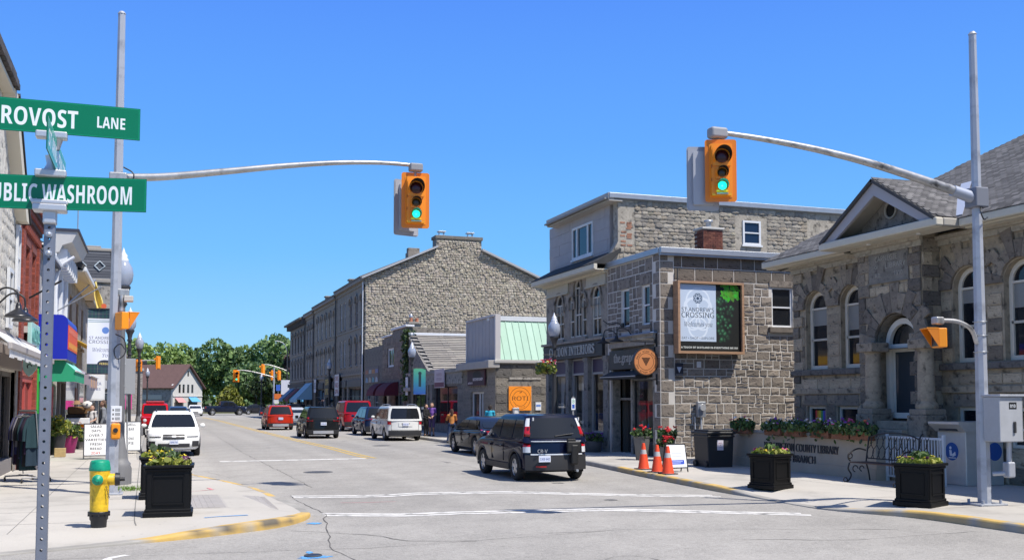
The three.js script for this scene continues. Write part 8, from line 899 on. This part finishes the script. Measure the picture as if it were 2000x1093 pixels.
// ================= people =================
function capsules(caps, cell, k = .05) { // one smooth surface round tapered bones [ax,ay,az,bx,by,bz,ra,rb]
  let lo = [9, 9, 9], hi = [-9, -9, -9]; for (const c of caps) for (let j = 0; j < 3; j++) { const r = Math.max(c[6], c[7]) + .06; lo[j] = Math.min(lo[j], c[j] - r, c[j + 3] - r); hi[j] = Math.max(hi[j], c[j] + r, c[j + 3] + r); }
  const half = Math.max(hi[0] - lo[0], hi[1] - lo[1], hi[2] - lo[2]) / 2, res = Math.min(84, Math.max(18, Math.ceil(half * 2 / cell))), c0 = [0, 1, 2].map((j) => (lo[j] + hi[j]) / 2), mc = new MarchingCubes(res, new THREE.MeshStandardMaterial(), false, false, 60000); mc.isolation = 0;
  for (let z = 0; z < res; z++) for (let y = 0; y < res; y++) for (let x = 0; x < res; x++) { const p = [x, y, z].map((q, j) => c0[j] + (q - res / 2) / (res / 2) * half); let d = 0, first = true; for (const c of caps) { const ab = [c[3] - c[0], c[4] - c[1], c[5] - c[2]], ap = [p[0] - c[0], p[1] - c[1], p[2] - c[2]], q = clamp((ap[0] * ab[0] + ap[1] * ab[1] + ap[2] * ab[2]) / (ab[0] ** 2 + ab[1] ** 2 + ab[2] ** 2 || 1)), e = Math.hypot(ap[0] - ab[0] * q, ap[1] - ab[1] * q, ap[2] - ab[2] * q) - lerp(c[6], c[7], q); if (first) { d = e; first = false; } else { const h = clamp(.5 + .5 * (d - e) / k); d = lerp(d, e, h) - k * h * (1 - h); } } mc.field[z * res * res + y * res + x] = -d; }
  mc.update(); const g = new THREE.BufferGeometry(), n = mc.count; g.setAttribute('position', new THREE.BufferAttribute(mc.positionArray.slice(0, n * 3), 3)); g.setAttribute('normal', new THREE.BufferAttribute(mc.normalArray.slice(0, n * 3), 3)); g.scale(half, half, half); g.translate(...c0); return g;
}
// joints as points, facing +z; arms: [elbow, hand] per side relative to the shoulders; legs: feet
function person(label, pos, ry, h, o) {
  const t = thing('person', label, 'person', pos, ry), s = h / 1.7, J = (x, y, z) => [x * s, y * s, z * s], cap = (a, b, ra, rb) => [...a, ...b, ra * s, rb * s], hip = (sd) => J(sd * .09, .92, 0), sh = (sd) => J(sd * .175, 1.4, 0), feet = o.feet || [[-.1, 0], [.1, 0]], knee = (i) => J(lerp(feet[i][0], (i ? .09 : -.09), .5), .49, feet[i][1] * .5 + .03), ank = (i) => J(feet[i][0], .08, feet[i][1]), el = o.arms.map((a, i) => J(...a[0])), hd = o.arms.map((a) => J(...a[1]));
  const skin = mat(o.skin || [.45, .26, .18], .6), B = [];
  for (const i of [0, 1]) { const sd = i ? 1 : -1; B.push(cap(hip(sd), knee(i), .075, .052), cap(knee(i), ank(i), .052, .036), cap(ank(i), J(feet[i][0], .04, feet[i][1] + .14), .036, .03), cap(sh(sd), el[i], .048, .038), cap(el[i], hd[i], .038, .026)); const d = [0, 1, 2].map((j) => (hd[i][j] - el[i][j]) / s), l = Math.hypot(...d), u = d.map((q) => q / l), base = J(0, 0, 0).map((_, j) => hd[i][j] + u[j] * .02 * s), palm = base.map((q, j) => q + u[j] * .07 * s); B.push(cap(hd[i], palm, .03, .032)); }
  B.push(cap(J(0, .95, 0), J(0, 1.2, .01), .125, .115), cap(J(0, 1.2, .01), J(0, 1.36, 0), .12, .105), cap(sh(-1), sh(1), .06, .06), cap(J(0, 1.4, 0), J(0, 1.54, .015), .05, .048), cap(J(0, 1.58, .02), J(0, 1.63, .0), .088, .092), cap(J(0, 1.535, .055), J(0, 1.55, .05), .045, .05), cap(J(0, 1.58, .105), J(0, 1.565, .118), .012, .016), cap(J(-.09, 1.585, .0), J(-.09, 1.6, 0), .015, .018), cap(J(.09, 1.585, .0), J(.09, 1.6, 0), .015, .018));
  const body = capsules(B, .021, .03), F = []; for (const i of [0, 1]) { const d = V(...hd[i]).sub(V(...el[i])).normalize(), a = V(...hd[i]).addScaledVector(d, .07 * s), w = V(0, 0, 1).cross(d).normalize(); for (let f = 0; f < 4; f++) { const r = a.clone().addScaledVector(w, (f - 1.5) * .019 * s), m = r.clone().addScaledVector(d, [.035, .042, .04, .03][f] * s), e = m.clone().addScaledVector(d, .028 * s).add(V(0, 0, .012 * s)); F.push(rod(r, m, .009 * s, .008 * s, 6), rod(m, e, .008 * s, .007 * s, 6)); } const th = V(...hd[i]).addScaledVector(d, .03 * s).addScaledVector(w, -.03 * s); F.push(rod(th, th.clone().addScaledVector(d, .045 * s).addScaledVector(w, -.025 * s), .01 * s, .008 * s, 6)); }
  part('body', [body, ...F], skin, t);
  const top = [cap(J(0, o.long ? .82 : .98, 0), J(0, 1.2, .01), .142, .13), cap(J(0, 1.2, .01), J(0, 1.37, 0), .135, .115), cap(sh(-1), sh(1), .068, .068)]; for (const i of [0, 1]) { const sd = i ? 1 : -1; top.push(cap(sh(sd), o.short ? el[i].map((q, j) => lerp(sh(sd)[j], q, .62)) : el[i], .064, .056)); if (!o.short) top.push(cap(el[i], hd[i].map((q, j) => lerp(el[i][j], q, .9)), .054, .042)); } part('shirt', capsules(top, .024, .03), mat(o.top, .9, { t: 'fine', s: .3 }), t);
  const lg = [cap(J(-.06, .95, 0), J(.06, .95, 0), .125, .125)]; for (const i of [0, 1]) { const sd = i ? 1 : -1; lg.push(cap(hip(sd), knee(i), .09, .066)); if (!o.shorts) lg.push(cap(knee(i), ank(i).map((q, j) => (j === 1 ? q + .03 : q)), .066, .05)); } if (o.skirt) lg.push(cap(J(0, .9, 0), J(0, .6, 0), .15, .19)); part('trousers', capsules(lg, .024, .03), mat(o.legs, .9, { t: 'fine', s: .3 }), t);
  part('shoe', [0, 1].map((i) => rb((feet[i][0] - .045) * s, (feet[i][0] + .045) * s, 0, .085 * s, (feet[i][1] - .07) * s, (feet[i][1] + .18) * s, .03)), mat(o.shoe || [.03, .03, .03], .7), t);
  const hr = [cap(J(0, 1.63, -.015), J(0, 1.655, -.02), .1, .092), cap(J(0, 1.58, -.04), J(0, o.hairLong ? 1.42 : 1.56, -.06), .085, o.hairLong ? .075 : .06)]; if (o.bun) hr.push(cap(J(0, 1.74, -.05), J(0, 1.76, -.05), .06, .05)); part('hair', capsules(hr, .018, .03), mat(o.hair || [.02, .013, .01], .8), t);
  for (const sd of [-1, 1]) part('eye', at(new THREE.SphereGeometry(.013 * s, 8, 6), sd * .034 * s, 1.602 * s, .094 * s), mat(.02, .2), t); part('mouth', at(rb(-.02 * s, .02 * s, -.004, .004, -.004, .004, .003), 0, 1.532 * s, .102 * s), mat([.3, .09, .08], .6), t);
  return t;
}
const armsDown = [[[-.22, 1.12, -.02], [-.23, .87, .06]], [[.22, 1.12, -.02], [.23, .87, .06]]], armsUp = [[[-.24, 1.2, .16], [-.07, 1.46, .3]], [[.24, 1.2, .16], [.07, 1.46, .3]]], armsFwd = [[[-.23, 1.12, .06], [-.12, 1.02, .3]], [[.23, 1.12, .06], [.12, 1.02, .3]]];
person('woman in orange top and blue jeans seen from behind taking a photo', [13.3, .02, -46.6], PI - .2, 1.55, { arms: armsUp, top: [.50, .20, .05], legs: [.02, .04, .10], hair: [.05, .02, .012], hairLong: 1, feet: [[-.2, .1], [.22, -.1]] });
{ const p = thing('camera', 'small black camera held up by the woman in orange', 'camera', [12.86, 1.33, -46.68], PI - .2); part('camera_body', rb(-.06, .06, -.035, .045, -.03, .03, .012), BLACK, p); part('lens', at(new THREE.CylinderGeometry(.03, .03, .06, 14).rotateX(PI / 2), 0, 0, .05), BLACK, p); }
person('person dressed all in black standing beside the silver suv', [13.6, .13, -52.6], .6, 1.66, { arms: armsFwd, top: [.012, .012, .014], legs: [.012, .012, .014], hair: [.02, .012, .01], hairLong: 1 });
person('person in purple top and mauve shorts by low shop window', [14.0, .13, -52.9], -.5, 1.72, { arms: armsFwd, top: [.16, .07, .32], legs: [.12, .08, .2], shorts: 1, short: 1, hair: [.12, .08, .05] });
person('person in bright cyan shirt near the grey meter seen from behind', [15.0, .13, -46.0], PI - .3, 1.62, { arms: armsFwd, top: [.03, .36, .52], legs: [.05, .05, .06], short: 1 });
person('woman in white top with dark bun beside the salad board', [-2.3, .13, -44.5], -.7, 1.68, { arms: armsFwd, top: [.62, .60, .60], legs: [.10, .10, .11], short: 1, bun: 1, skin: [.5, .3, .22] });
person('man in grey jacket facing the woman in white', [-1.9, .13, -44.2], -1.5, 1.85, { arms: armsDown, top: [.22, .23, .25], legs: [.03, .035, .05], hair: [.10, .06, .04], long: 1 });
renderer.render(scene, camera);
